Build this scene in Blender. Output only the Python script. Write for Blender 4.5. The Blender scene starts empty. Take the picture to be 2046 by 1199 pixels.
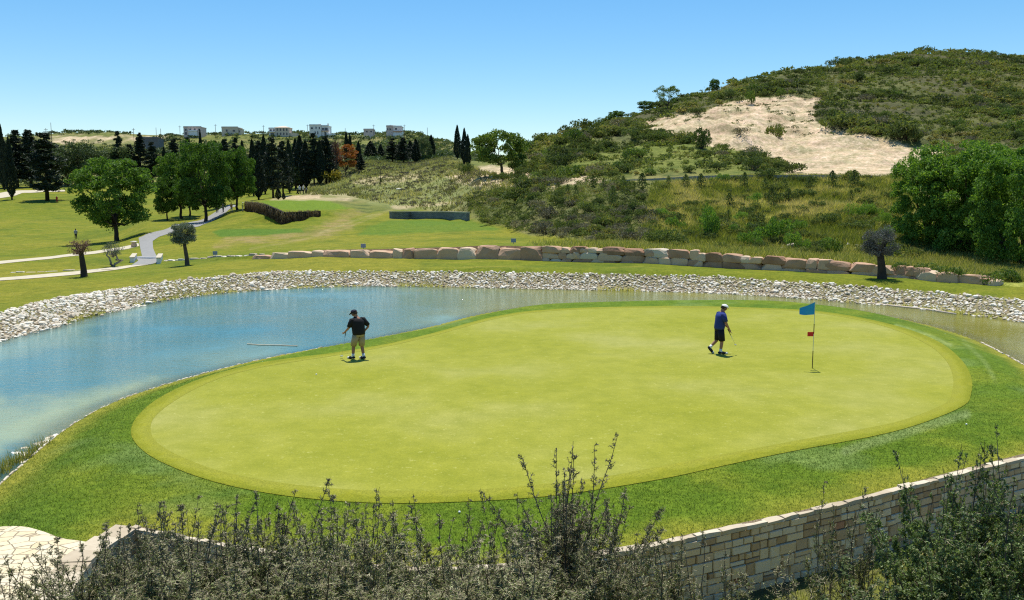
import bpy, bmesh, math
import numpy as np
from mathutils import Vector, Matrix, Euler

SC = bpy.context.scene
COLL = SC.collection
R = math.radians
RNG = np.random.default_rng(7)

# ------------------------------------------------------------------ camera
F, CX, CY = 1750.0, 1023.0, 599.5
H = 6.05
TH = R(7.0)
CT, ST = math.cos(TH), math.sin(TH)
cam_d = bpy.data.cameras.new('camera')
cam = bpy.data.objects.new('camera', cam_d)
COLL.objects.link(cam)
cam.location = (0, 0, H)
cam.rotation_euler = (math.pi / 2 - TH, 0, 0)
cam_d.sensor_width = 36
cam_d.lens = 36 * F / 2046
cam_d.clip_start = .1
cam_d.clip_end = 9000
SC.camera = cam


def pix(px, py, z=0.0):
    """meeting point of the sight line through a photo pixel with the level z"""
    xc = (px - CX) / F
    yc = (CY - py) / F
    dy, dz = CT + yc * ST, -ST + yc * CT
    t = (z - H) / dz
    return (xc * t, dy * t)


def proj(x, y, z):
    D = y * CT - (z - H) * ST
    D = np.maximum(D, .01)
    U = y * ST + (z - H) * CT
    return CX + F * x / D, CY - F * U / D


# ------------------------------------------------------------------ noise
def _hash(ix, iy, seed):
    h = (ix.astype(np.int64) * 374761393 + iy.astype(np.int64) * 668265263 + seed * 1442695041) & 0xFFFFFFFF
    h = ((h ^ (h >> 13)) * 1274126177) & 0xFFFFFFFF
    h = h ^ (h >> 16)
    return (h & 0xFFFFFF) / float(0xFFFFFF)


def vnoise(x, y, seed=0):
    ix, iy = np.floor(x), np.floor(y)
    fx, fy = x - ix, y - iy
    fx = fx * fx * (3 - 2 * fx)
    fy = fy * fy * (3 - 2 * fy)
    a = _hash(ix, iy, seed); b = _hash(ix + 1, iy, seed)
    c = _hash(ix, iy + 1, seed); d = _hash(ix + 1, iy + 1, seed)
    return (a * (1 - fx) + b * fx) * (1 - fy) + (c * (1 - fx) + d * fx) * fy


def fbm(x, y, scale, octv=4, seed=0):
    s, a, t = 0, 1.0, 0
    x = np.asarray(x, float) / scale; y = np.asarray(y, float) / scale
    for k in range(octv):
        s = s + a * vnoise(x * 2 ** k + 17.3 * k, y * 2 ** k + 5.1 * k, seed + k)
        t += a
        a *= .55
    return s / t - .5


def sm(t):
    t = np.clip(t, 0, 1)
    return t * t * (3 - 2 * t)


# ------------------------------------------------------------------ polygons
def inside(poly, x, y):
    r = np.zeros(np.shape(x), bool)
    n = len(poly)
    for i in range(n):
        x0, y0 = poly[i]; x1, y1 = poly[(i + 1) % n]
        if y0 == y1:
            continue
        c = (y0 > y) != (y1 > y)
        r ^= c & (x < (x1 - x0) * (y - y0) / (y1 - y0) + x0)
    return r


def dist(line, x, y, closed=False):
    d = np.full(np.shape(x), 1e9)
    n = len(line)
    for i in range(n if closed else n - 1):
        x0, y0 = line[i]; x1, y1 = line[(i + 1) % n]
        vx, vy = x1 - x0, y1 - y0
        L = vx * vx + vy * vy + 1e-12
        t = np.clip(((x - x0) * vx + (y - y0) * vy) / L, 0, 1)
        d = np.minimum(d, np.hypot(x - x0 - t * vx, y - y0 - t * vy))
    return d


def sd(poly, x, y):
    d = dist(poly, x, y, True)
    return np.where(inside(poly, x, y), d, -d)


def smooth_line(pts, k=6, closed=False):
    p = np.array(pts, float)
    n = len(p)
    out = []
    rng = range(n) if closed else range(n - 1)
    for i in rng:
        if closed:
            p0, p1, p2, p3 = p[i - 1], p[i], p[(i + 1) % n], p[(i + 2) % n]
        else:
            p0 = p[max(i - 1, 0)]; p1 = p[i]; p2 = p[i + 1]; p3 = p[min(i + 2, n - 1)]
        for j in range(k):
            t = j / k
            out.append(.5 * ((2 * p1) + (-p0 + p2) * t + (2 * p0 - 5 * p1 + 4 * p2 - p3) * t * t + (-p0 + 3 * p1 - 3 * p2 + p3) * t ** 3))
    if not closed:
        out.append(p[-1])
    return [tuple(q) for q in out]


def resample(pts, step):
    p = np.array(pts, float)
    seg = np.hypot(*np.diff(p[:, :2], axis=0).T)
    s = np.concatenate([[0], np.cumsum(seg)])
    n = max(2, int(s[-1] / step) + 1)
    t = np.linspace(0, s[-1], n)
    return np.stack([np.interp(t, s, p[:, k]) for k in range(p.shape[1])], 1), t


# ------------------------------------------------------------------ place geometry (photo pixels turned into ground points)
WZ = -0.45      # water level
# outline of the green's terrace: water side (left, back, right), then the retaining wall from right to left
isl_water_px = [(-420, 1330), (-230, 1150), (-90, 1035), (0, 965), (70, 905), (140, 850), (220, 806), (300, 777), (390, 750), (500, 722),
                (640, 694), (760, 672), (860, 652), (950, 629), (1050, 614), (1200, 607), (1400, 603.5), (1560, 606), (1680, 617),
                (1780, 632), (1880, 655), (1960, 683), (2046, 728), (2150, 800), (2250, 862)]
isl_water = smooth_line([pix(a, b, -.36) for a, b in isl_water_px], 5)
wall_px = [(2250, 868), (2150, 890), (2046, 915), (1850, 963), (1700, 1003), (1460, 1058), (1240, 1103), (1060, 1128), (900, 1140), (740, 1135), (600, 1118), (430, 1086), (270, 1054)]
wall_main = smooth_line([pix(a, b, 0) for a, b in wall_px], 5)
wall_left = smooth_line([pix(a, b, 0) for a, b in [(270, 1054), (205, 1098), (160, 1140), (132, 1185), (112, 1240), (90, 1330)]], 5)
island = isl_water + wall_main[:-1] + wall_left + [pix(-420, 1400, 0)]
paving_px = [(-300, 1000), (-120, 1030), (0, 1047), (60, 1057), (90, 1066), (120, 1078), (175, 1086), (205, 1075), (235, 1062), (268, 1053)]
near_poly = [pix(-420, 1400, 0)] + wall_left[::-1] + wall_main[::-1] + [(34, 24), (70, 24), (70, -5), (-60, -5), (-60, 10.5)]
shore_px = [(-700, 1050), (-400, 850), (-200, 750), (0, 683), (60, 668), (140, 647), (220, 626), (330, 601), (440, 587), (560, 578), (740, 572), (1000, 576),
            (1200, 580), (1400, 585), (1550, 593), (1700, 605), (1800, 613), (1900, 625), (2046, 645), (2300, 690), (2700, 800)]
shore = smooth_line([pix(a, b, WZ) for a, b in shore_px], 4)
pond = shore + [(60, 20), (40, 8), (-40, 8), (-30, 12)]

# big blocks wall across the picture: photo column, distance, height of its step
WALLROW = np.array([(-800, 84, 0), (380, 77, 0), (430, 76.5, .08), (540, 75, .32), (640, 74, .5), (800, 72.3, .76), (920, 71, .98), (1020, 70, 1.05), (1200, 67, 1.03),
                    (1350, 64.5, .9), (1500, 62, .8), (1650, 59, .7), (1800, 56, .5), (1950, 52.5, .22), (2046, 50, .08), (2300, 46, 0), (2900, 40, 0)], float)
# ground profiles: photo column -> (distance, photo row or 'z' height)
COLS = {
    -700: [(35, 'z', .3), (50, 'z', -.1), (66, 'z', -.4), (110, 'z', -1.2), (150, 'z', -1.6), (200, 'z', .8), (235, 'z', 4), (300, 'z', 8), (400, 'z', 18), (560, 275), (700, 'z', 40), (900, 'z', 0)],
    0: [(35, 'z', .3), (42, 'z', .15), (50, 'z', -.2), (60, 'z', -.4), (66, 558), (80, 525), (110, 501), (150, 472), (200, 430), (232, 400), (250, 391), (300, 372), (400, 330), (560, 272), (700, 'z', 38), (900, 'z', 0)],
    150: [(35, 'z', .3), (46, 'z', .2), (55, 'z', -.15), (66, 556), (80, 520), (110, 497), (138, 478), (160, 462), (200, 432), (232, 402), (250, 394), (300, 372), (400, 330), (500, 300), (545, 278), (600, 262), (700, 'z', 40), (900, 'z', 0)],
    230: [(35, 'z', .3), (48, 'z', .25), (60, 'z', -.1), (70, 545), (82, 518), (100, 500), (125, 481), (160, 457), (200, 428), (240, 395), (300, 372), (400, 330), (500, 300), (560, 270), (620, 262), (700, 'z', 40), (900, 'z', 0)],
    300: [(35, 'z', .3), (55, 'z', .3), (66, 'z', .0), (78, 528), (90, 509), (110, 478), (130, 456), (150, 441), (180, 420), (220, 398), (260, 385), (300, 372), (400, 330), (500, 300), (570, 275), (620, 267), (700, 'z', 40), (900, 'z', 0)],
    400: [(35, 'z', .3), (59, 'z', .35), (70, 'z', .2), (77, 522), (90, 497), (110, 468), (130, 453), (150, 441), (165, 427), (190, 411), (230, 395), (280, 378), (300, 370), (400, 330), (500, 300), (560, 272), (620, 270), (700, 'z', 38), (900, 'z', 0)],
    480: [(35, 'z', .5), (62, 'z', .55), (75, 'z', .5), (85, 502), (100, 478), (112, 463), (122, 445), (132, 428), (142, 424), (160, 412), (190, 402), (220, 394), (260, 382), (300, 368), (400, 325), (500, 297), (560, 270), (620, 270), (700, 'z', 38), (900, 'z', 0)],
    560: [(35, 'z', .65), (63, 'z', .7), (75, 508), (85, 494), (100, 477), (112, 461), (122, 447), (123.5, 421), (140, 414), (168, 401), (190, 397), (220, 389), (260, 378), (300, 364), (400, 325), (500, 297), (570, 270), (620, 270), (700, 'z', 38), (900, 'z', 0)],
    600: [(35, 'z', .72), (63, 'z', .78), (74.5, 504), (85, 491), (100, 475), (114, 457), (126.5, 438), (128, 420.5), (140, 414), (168, 401), (190, 396), (220, 385), (260, 370), (300, 356), (400, 322), (500, 295), (570, 270), (620, 270), (700, 'z', 38), (900, 'z', 0)],
    640: [(35, 'z', .8), (63, 'z', .85), (74, 500), (85, 488), (100, 473), (115, 455), (129.5, 433), (131.5, 419), (168, 401), (180, 396), (200, 386), (230, 370), (260, 357), (300, 345), (400, 318), (500, 292), (580, 270), (620, 270), (700, 'z', 38), (900, 'z', 0)],
    740: [(35, 'z', 1.05), (63, 'z', 1.1), (73, 499), (85, 485), (100, 470), (120, 448), (140, 428), (160, 409), (180, 393), (200, 376), (225, 352), (250, 331), (275, 323), (320, 322), (400, 308), (500, 288), (570, 270), (620, 270), (700, 'z', 38), (900, 'z', 0)],
    820: [(35, 'z', 1.15), (63, 'z', 1.25), (72, 497), (85, 481), (100, 466), (120, 449), (139, 439), (145, 421), (160, 405), (180, 386), (200, 366), (225, 346), (250, 332), (275, 327), (320, 325), (400, 308), (500, 288), (570, 268), (620, 268), (700, 'z', 36), (900, 'z', 0)],
    900: [(35, 'z', 1.4), (63, 'z', 1.5), (71, 495), (85, 478), (100, 464), (120, 448), (134, 440), (140, 422), (155, 402), (170, 380), (190, 355), (210, 337), (240, 318), (270, 313), (320, 320), (400, 318), (500, 305), (570, 286), (620, 290), (700, 'z', 20), (900, 'z', 0)],
    960: [(35, 'z', 1.55), (63, 'z', 1.65), (70, 493), (85, 475), (100, 461), (115, 449), (125, 424), (135, 400), (145, 378), (160, 358), (180, 343), (210, 330), (250, 322), (320, 330), (450, 335), (570, 318), (700, 'z', 10), (900, 'z', 0)],
    1020: [(35, 'z', 1.65), (63, 'z', 1.7), (70, 492), (85, 477), (95, 468), (105, 448), (115, 421), (125, 397), (138, 374), (152, 360), (170, 345), (190, 330), (220, 318), (250, 312), (320, 330), (450, 335), (700, 'z', 10), (900, 'z', 0)],
    1080: [(35, 'z', 1.6), (63, 'z', 1.65), (68.5, 495), (80, 483), (86, 472), (95, 443), (105, 412), (115, 380), (122, 366), (135, 358), (150, 338), (170, 312), (200, 285), (230, 290), (300, 320), (450, 335), (700, 'z', 10), (900, 'z', 0)],
    1150: [(35, 'z', 1.6), (60, 'z', 1.65), (67.5, 497), (76, 485), (84, 460), (95, 423), (105, 392), (114, 364), (122, 357), (135, 330), (150, 305), (170, 273), (188, 250), (205, 254), (230, 262), (300, 300), (450, 335), (700, 'z', 10), (900, 'z', 0)],
    1210: [(35, 'z', 1.6), (60, 'z', 1.65), (67, 497), (75, 486), (84, 455), (95, 415), (105, 380), (112, 360), (120, 355), (135, 325), (150, 300), (170, 268), (188, 248), (200, 250), (225, 243), (236, 236), (270, 262), (330, 300), (700, 'z', 10), (900, 'z', 0)],
    1290: [(35, 'z', 1.4), (55, 'z', 1.5), (65.5, 500), (75, 488), (84, 452), (95, 411), (105, 372), (110, 358), (118, 352), (132, 320), (146, 292), (160, 266), (166, 256), (180, 243), (200, 226), (236, 205), (270, 215), (330, 260), (700, 'z', 10), (900, 'z', 0)],
    1390: [(35, 'z', 1.3), (55, 'z', 1.35), (64, 507), (74, 492), (84, 452), (95, 410), (104, 372), (109, 356), (115, 352), (126, 325), (138, 296), (144, 291), (150, 287), (160, 256), (168, 236), (180, 222), (210, 200), (242, 172), (270, 185), (330, 220), (700, 'z', 10), (900, 'z', 0)],
    1480: [(35, 'z', 1.25), (55, 'z', 1.3), (62, 515), (72, 495), (84, 450), (95, 407), (103, 374), (108, 355), (114, 351), (124, 325), (132, 308), (138, 312), (145, 300), (158, 258), (170, 228), (185, 208), (215, 180), (252, 148), (280, 165), (330, 200), (700, 'z', 10), (900, 'z', 0)],
    1570: [(35, 'z', 1.1), (55, 'z', 1.2), (60, 520), (72, 495), (84, 450), (95, 406), (103, 373), (107, 355), (113, 352), (121, 344), (128, 342), (136, 326), (148, 300), (162, 268), (180, 215), (195, 192), (230, 155), (262, 131), (290, 150), (330, 190), (700, 'z', 10), (900, 'z', 0)],
    1700: [(35, 'z', .85), (50, 'z', .9), (57, 530), (68, 510), (80, 465), (92, 412), (101, 375), (106, 356), (112, 354), (122, 345), (132, 326), (145, 295), (155, 272), (165, 255), (180, 225), (200, 196), (240, 148), (280, 110), (300, 115), (340, 160), (700, 'z', 10), (900, 'z', 0)],
    1800: [(35, 'z', .7), (50, 'z', .75), (55, 541), (66, 520), (80, 468), (92, 415), (101, 378), (106, 358), (114, 356), (126, 340), (140, 308), (155, 275), (170, 248), (190, 214), (215, 178), (250, 132), (285, 99), (305, 104), (340, 150), (700, 'z', 10), (900, 'z', 0)],
    1900: [(35, 'z', .5), (47, 'z', .55), (52.5, 557), (64, 530), (80, 475), (92, 420), (102, 380), (108, 362), (118, 355), (130, 335), (145, 305), (160, 278), (180, 240), (200, 208), (225, 172), (260, 124), (290, 92), (310, 95), (350, 140), (700, 'z', 10), (900, 'z', 0)],
    2046: [(33, 'z', .35), (45, 'z', .4), (50, 570), (62, 540), (80, 480), (92, 425), (102, 385), (110, 368), (120, 355), (135, 330), (150, 300), (165, 276), (185, 240), (205, 208), (230, 174), (262, 130), (292, 101), (310, 104), (350, 140), (700, 'z', 10), (900, 'z', 0)],
    2900: [(33, 'z', .35), (50, 'z', .5), (62, 540), (80, 480), (92, 425), (102, 385), (110, 368), (120, 355), (150, 300), (185, 240), (230, 180), (292, 135), (350, 160), (700, 'z', 10), (900, 'z', 0)],
}
YT = np.concatenate([np.arange(30, 300, .5), np.arange(300, 910, 2.5)])
CKEYS = sorted(COLS)
ZT = []
for c in CKEYS:
    ys, zs = [], []
    for e in COLS[c]:
        ys.append(e[0])
        if e[1] == 'z':
            zs.append(e[2])
        else:
            yc = (CY - e[1]) / F
            zs.append(H + e[0] * (-ST + yc * CT) / (CT + yc * ST))
    zc = np.interp(YT, ys, zs)
    # round the corners a little where the spacing allows it
    k = np.array([1, 2, 3, 2, 1.]) / 9
    zc[2:-2] = np.convolve(zc, k, 'valid')
    ZT.append(zc)
ZT = np.array(ZT)
CK = np.array(CKEYS, float)


def cosint(s):
    """index and blend weight between profile columns"""
    s = np.clip(s, CK[0], CK[-1] - 1e-6)
    i = np.clip(np.searchsorted(CK, s, 'right') - 1, 0, len(CK) - 2)
    t = (s - CK[i]) / (CK[i + 1] - CK[i])
    return i, t * .5 + sm(t) * .5


def profile(x, y):
    x = np.asarray(x, float); y = np.asarray(y, float)
    yy = np.clip(y, 30, 900)
    s = CX + F * x / np.maximum(y, 1)
    i, t = cosint(s)
    fy = np.interp(yy, YT, np.arange(len(YT)))
    j = np.clip(fy.astype(int), 0, len(YT) - 2)
    u = fy - j
    a = ZT[i, j] * (1 - u) + ZT[i, j + 1] * u
    b = ZT[i + 1, j] * (1 - u) + ZT[i + 1, j + 1] * u
    return a * (1 - t) + b * t


def col(x, y):
    return CX + F * np.asarray(x, float) / np.maximum(y, 1)


def wall_y(x, y):
    return np.interp(col(x, y), WALLROW[:, 0], WALLROW[:, 1])


def wall_h(x, y):
    return np.interp(col(x, y), WALLROW[:, 0], WALLROW[:, 2])


SLOPE_Y = [-5, 0, 3, 6, 9, 11.5, 13.2, 60]
SLOPE_Z = [4.5, 4.35, 4.1, 2.5, .55, -.85, -1.25, -1.25]


def ground(x, y):
    x = np.asarray(x, float); y = np.asarray(y, float)
    isl = inside(island, x, y)
    near = inside(near_poly, x, y) & ~isl
    pnd = inside(pond, x, y) & ~isl & ~near
    # land beyond the pond
    z = profile(x, y)
    far = sm((y - 78) / 30)
    z = z + fbm(x, y, 9, 4, 3) * .5 * far + fbm(x, y, 40, 3, 9) * 2.2 * sm((y - 190) / 150)
    # gullies in the road cut
    cutz = sm((col(x, y) - 1270) / 60) * sm((y - 138) / 12) * (1 - sm((y - 200) / 14)) * (1 - sm((col(x, y) - 1860) / 60))
    z = z + cutz * (fbm(x * 1.0, y * .45, 1.8, 3, 41) * 1.3 + .35 * np.sin(z * 2.6 + 3 * fbm(x, y, 9, 2, 42)))
    right = sm((col(x, y) - 1040) / 120) * sm((y - 112) / 20)
    z = z - 1.5 * right * sm((y - 158) / 25)
    z = z + fbm(x, y, 3.2, 4, 21) * .9 * right + fbm(x, y, 16, 3, 5) * 1.6 * right
    z = np.where(y < wall_y(x, y) + .3, z - wall_h(x, y), z)
    ds = dist(shore, x, y)
    lowx = sm(ds / 3.6)
    z = np.where((~pnd) & (y < 80), (WZ - .02) * (1 - lowx) + z * lowx, z)
    # bed
    bed = WZ - .04 - np.minimum(ds, dist(isl_water, x, y)) * .16
    z = np.where(pnd, np.maximum(bed, WZ - 1.1), z)
    # terrace of the green
    dw = dist(isl_water, x, y)
    zi = -.37 + .37 * sm(dw / 2.0) + .05 * fbm(x, y, 7, 3, 11)
    dwall = np.minimum(dist(wall_main, x, y), dist(wall_left, x, y))
    zi = zi - .05 * (1 - sm(dwall / .5))
    z = np.where(isl, zi, z)
    # ditch and the bank under the camera
    zn = np.interp(y, SLOPE_Y, SLOPE_Z) + .1 * fbm(x, y, 1.2, 3, 31) + .25 * sm((dwall - .4) / 2)
    z = np.where(near, zn, z)
    return z


def gz(x, y):
    return float(ground(np.array([x]), np.array([y]))[0])


_HY = np.concatenate([np.arange(8, 60, .05), np.arange(60, 300, .15), np.arange(300, 640, .5)])


def hit(px, py, ymin=0, zoff=0.0):
    """first ground point along the sight line"""
    xc = (px - CX) / F; yc = (CY - py) / F
    dy, dz = CT + yc * ST, -ST + yc * CT
    Y = _HY[_HY >= ymin]
    X = Y / dy * xc
    Z = H + Y / dy * dz
    G = ground(X, Y) + zoff
    k = np.nonzero(G >= Z)[0]
    if len(k) == 0:
        k = int(np.argmin(Z - G))
    else:
        k = int(k[0])
    return float(X[k]), float(Y[k]), float(G[k] - zoff)


def depth(x, y, z):
    return y * CT - (z - H) * ST


def at(px, Y):
    """ground point at a known distance under a photo column"""
    x = (px - CX) / F * Y
    for _ in range(4):
        z = gz(x, Y)
        x = (px - CX) / F * depth(0, Y, z)
    return x, Y, gz(x, Y)


# ------------------------------------------------------------------ materials
def nodes(name):
    m = bpy.data.materials.new(name)
    m.use_nodes = True
    nt = m.node_tree
    for n in list(nt.nodes):
        nt.nodes.remove(n)
    out = nt.nodes.new('ShaderNodeOutputMaterial')
    return m, nt, out


def N(nt, typ, **kw):
    n = nt.nodes.new(typ)
    for k, v in kw.items():
        if k in n.inputs.keys() if isinstance(k, str) else False:
            n.inputs[k].default_value = v
        else:
            setattr(n, k, v)
    return n


def noise_node(nt, scale, detail=4, rough=.6, coord='Object'):
    tc = nt.nodes.new('ShaderNodeTexCoord')
    n = nt.nodes.new('ShaderNodeTexNoise')
    n.inputs['Scale'].default_value = scale
    n.inputs['Detail'].default_value = detail
    n.inputs['Roughness'].default_value = rough
    nt.links.new(tc.outputs[coord], n.inputs['Vector'])
    return n


def ramp(nt, src, stops):
    r = nt.nodes.new('ShaderNodeValToRGB')
    e = r.color_ramp.elements
    while len(e) < len(stops):
        e.new(.5)
    for q, (p, c) in zip(e, stops):
        q.position = p
        q.color = (*c, 1) if len(c) == 3 else c
    nt.links.new(src, r.inputs['Fac'])
    return r


def mix(nt, fac, a, b, mode='MIX'):
    m = nt.nodes.new('ShaderNodeMix')
    m.data_type = 'RGBA'
    m.blend_type = mode
    for sock, v in ((m.inputs[0], fac), (m.inputs[6], a), (m.inputs[7], b)):
        if hasattr(v, 'links') or hasattr(v, 'node'):
            nt.links.new(v, sock)
        elif isinstance(v, (int, float)):
            sock.default_value = v
        else:
            sock.default_value = (*v, 1) if len(v) == 3 else v
    return m.outputs[2]


def bsdf(nt, out, colr, rough=.8, spec=.3, metal=0):
    b = nt.nodes.new('ShaderNodeBsdfPrincipled')
    if hasattr(colr, 'node'):
        nt.links.new(colr, b.inputs['Base Color'])
    else:
        b.inputs['Base Color'].default_value = (*colr, 1)
    b.inputs['Roughness'].default_value = rough
    b.inputs['Specular IOR Level'].default_value = spec
    b.inputs['Metallic'].default_value = metal
    nt.links.new(b.outputs[0], out.inputs['Surface'])
    return b


def add_bump(nt, b, height, strength, distance):
    bp = nt.nodes.new('ShaderNodeBump')
    bp.inputs['Strength'].default_value = strength
    bp.inputs['Distance'].default_value = distance
    nt.links.new(height, bp.inputs['Height'])
    nt.links.new(bp.outputs[0], b.inputs['Normal'])
    return bp


def mat_plain(name, colr, rough=.7, spec=.3, var=.15, scale=8, bump=0, metal=0):
    m, nt, out = nodes(name)
    n = noise_node(nt, scale)
    c = np.array(colr)
    r = ramp(nt, n.outputs['Fac'], [(.3, tuple(c * (1 - var))), (.7, tuple(np.minimum(c * (1 + var), 1)))])
    b = bsdf(nt, out, r.outputs[0], rough, spec, metal)
    if bump:
        add_bump(nt, b, n.outputs['Fac'], 1, bump)
    return m


def attr(nt, name):
    a = nt.nodes.new('ShaderNodeAttribute')
    a.attribute_name = name
    return a


def mat_tint(name, stops, rough=.8, spec=.2, scale=3, nmix=.4, bump=0, objvar=.0, translucent=0, bscale=None):
    """colour from the per-piece 'tint' attribute through a ramp, with a noise over it"""
    m, nt, out = nodes(name)
    a = attr(nt, 'tint')
    n = noise_node(nt, scale)
    mm = nt.nodes.new('ShaderNodeMath'); mm.operation = 'MULTIPLY_ADD'
    nt.links.new(n.outputs['Fac'], mm.inputs[0]); mm.inputs[1].default_value = nmix; 
    m2 = nt.nodes.new('ShaderNodeMath'); m2.operation = 'ADD'
    nt.links.new(a.outputs['Fac'], m2.inputs[0]); m2.inputs[1].default_value = -nmix * .5
    nt.links.new(m2.outputs[0], mm.inputs[2])
    src = mm.outputs[0]
    if objvar:
        oi = nt.nodes.new('ShaderNodeObjectInfo')
        m3 = nt.nodes.new('ShaderNodeMath'); m3.operation = 'MULTIPLY_ADD'
        nt.links.new(oi.outputs['Random'], m3.inputs[0]); m3.inputs[1].default_value = objvar
        m4 = nt.nodes.new('ShaderNodeMath'); m4.operation = 'ADD'
        nt.links.new(src, m4.inputs[0]); m4.inputs[1].default_value = -objvar * .5
        nt.links.new(m4.outputs[0], m3.inputs[2])
        src = m3.outputs[0]
    r = ramp(nt, src, stops)
    b = bsdf(nt, out, r.outputs[0], rough, spec)
    if bump:
        nb = noise_node(nt, bscale or scale * 3, 5)
        add_bump(nt, b, nb.outputs['Fac'], 1, bump)
    if translucent:
        t = nt.nodes.new('ShaderNodeBsdfTranslucent')
        tc = mix(nt, 1.0, r.outputs[0], (1.25, 1.3, .55), 'MULTIPLY')
        nt.links.new(tc, t.inputs['Color'])
        ms = nt.nodes.new('ShaderNodeMixShader')
        ms.inputs[0].default_value = translucent
        nt.links.new(b.outputs[0], ms.inputs[1]); nt.links.new(t.outputs[0], ms.inputs[2])
        nt.links.new(ms.outputs[0], out.inputs['Surface'])
    return m


# ------------------------------------------------------------------ mesh building
class MB:
    def __init__(s):
        s.v, s.f, s.t, s.n = [], [], [], 0

    def add(s, V, Fc, t=.5):
        V = np.asarray(V, np.float32).reshape(-1, 3)
        s.v.append(V)
        for f in (Fc if isinstance(Fc, (list, tuple)) else [Fc]):
            f = np.asarray(f, np.int64)
            if f.size:
                s.f.append(f + s.n)
        s.t.append(np.broadcast_to(np.asarray(t, np.float32), (len(V),)).copy())
        s.n += len(V)
        return s

    def data(s, name, mats, smooth=False):
        V = np.concatenate(s.v); T = np.concatenate(s.t)
        me = bpy.data.meshes.new(name)
        me.vertices.add(len(V)); me.vertices.foreach_set('co', V.ravel())
        loops = np.concatenate([f.ravel() for f in s.f]).astype(np.int32)
        tot = np.concatenate([np.full(len(f), f.shape[1], np.int32) for f in s.f])
        st = np.concatenate([[0], np.cumsum(tot)[:-1]]).astype(np.int32)
        me.loops.add(len(loops)); me.loops.foreach_set('vertex_index', loops)
        me.polygons.add(len(tot)); me.polygons.foreach_set('loop_start', st); me.polygons.foreach_set('loop_total', tot)
        me.polygons.foreach_set('use_smooth', np.full(len(tot), bool(smooth)))
        a = me.attributes.new('tint', 'FLOAT', 'POINT'); a.data.foreach_set('value', T)
        me.materials.append(mats)
        me.update(calc_edges=True)
        return me


def link(name, me, parent=None, loc=(0, 0, 0), rz=0, sc=1):
    o = bpy.data.objects.new(name, me)
    COLL.objects.link(o)
    o.location = loc
    o.rotation_euler = (0, 0, rz)
    o.scale = (sc, sc, sc) if np.isscalar(sc) else sc
    if parent is not None:
        o.parent = parent
    return o


def tag(o, label=None, cat=None, group=None, kind=None):
    if label: o['label'] = label
    if cat: o['category'] = cat
    if group: o['group'] = group
    if kind: o['kind'] = kind
    return o


def thing(name, loc, label, cat, group=None, rz=0, sc=1):
    return tag(link(name, None, None, loc, rz, sc), label, cat, group)


def inst(parts, name, loc, label, cat, group=None, rz=0, sc=1):
    """a thing from shared part meshes [(part name, mesh)]; one mesh alone becomes the thing itself"""
    if len(parts) == 1:
        return tag(link(name, parts[0][1], None, loc, rz, sc), label, cat, group)
    e = thing(name, loc, label, cat, group, rz, sc)
    for pn, me in parts:
        link(pn, me, e)
    return e


def unit(n, rng):
    v = rng.normal(size=(n, 3))
    return v / np.linalg.norm(v, axis=1, keepdims=True)


def leaf_quads(P, size, rng, aspect=.5, axis=None, spread=1.0):
    """one rhombic leaf (or leaf clump) per point"""
    n = len(P)
    a = unit(n, rng)
    if axis is not None:
        a = axis + a * spread
        a /= np.linalg.norm(a, axis=1, keepdims=True)
    b = np.cross(a, unit(n, rng)); b /= np.linalg.norm(b, axis=1, keepdims=True) + 1e-9
    s = (np.asarray(size) * rng.uniform(.6, 1.35, n))[:, None]
    c = np.cross(a, b) * s * .12
    V = np.stack([P - a * s * .5, P + b * s * aspect * .5 + c, P + a * s * .5, P - b * s * aspect * .5 + c], 1).reshape(-1, 3)
    return V, np.arange(n * 4).reshape(n, 4)


def blades(P, h, w, rng, lean=.35):
    """grass blades: one triangle each"""
    n = len(P)
    ang = rng.uniform(0, 2 * np.pi, n)
    d = np.stack([np.cos(ang), np.sin(ang), np.zeros(n)], 1)
    l = rng.normal(size=(n, 3)) * lean; l[:, 2] = 1
    hh = (np.asarray(h) * rng.uniform(.5, 1.3, n))[:, None]
    V = np.stack([P - d * w * .5, P + d * w * .5, P + l * hh], 1).reshape(-1, 3)
    return V, np.arange(n * 3).reshape(n, 3)


def segs(P0, P1, r0, r1, sides=3):
    """many straight tapered sticks at once"""
    n = len(P0)
    d = P1 - P0
    d = d / (np.linalg.norm(d, axis=1, keepdims=True) + 1e-9)
    ref = np.where(np.abs(d[:, 2:3]) > .9, np.array([[1., 0, 0]]), np.array([[0, 0, 1.]]))
    a = np.cross(d, ref); a /= np.linalg.norm(a, axis=1, keepdims=True)
    b = np.cross(d, a)
    r0 = np.broadcast_to(np.asarray(r0, float), (n,))[:, None]; r1 = np.broadcast_to(np.asarray(r1, float), (n,))[:, None]
    vs = []
    for k in range(sides):
        c, s_ = math.cos(2 * math.pi * k / sides), math.sin(2 * math.pi * k / sides)
        vs.append(P0 + (a * c + b * s_) * r0)
    for k in range(sides):
        c, s_ = math.cos(2 * math.pi * k / sides), math.sin(2 * math.pi * k / sides)
        vs.append(P1 + (a * c + b * s_) * r1)
    V = np.stack(vs, 1).reshape(-1, 3)
    base = (np.arange(n) * sides * 2)[:, None]
    fs = []
    for k in range(sides):
        k2 = (k + 1) % sides
        fs.append(np.concatenate([base + k, base + k2, base + sides + k2, base + sides + k], 1))
    return V, np.concatenate(fs)


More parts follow.
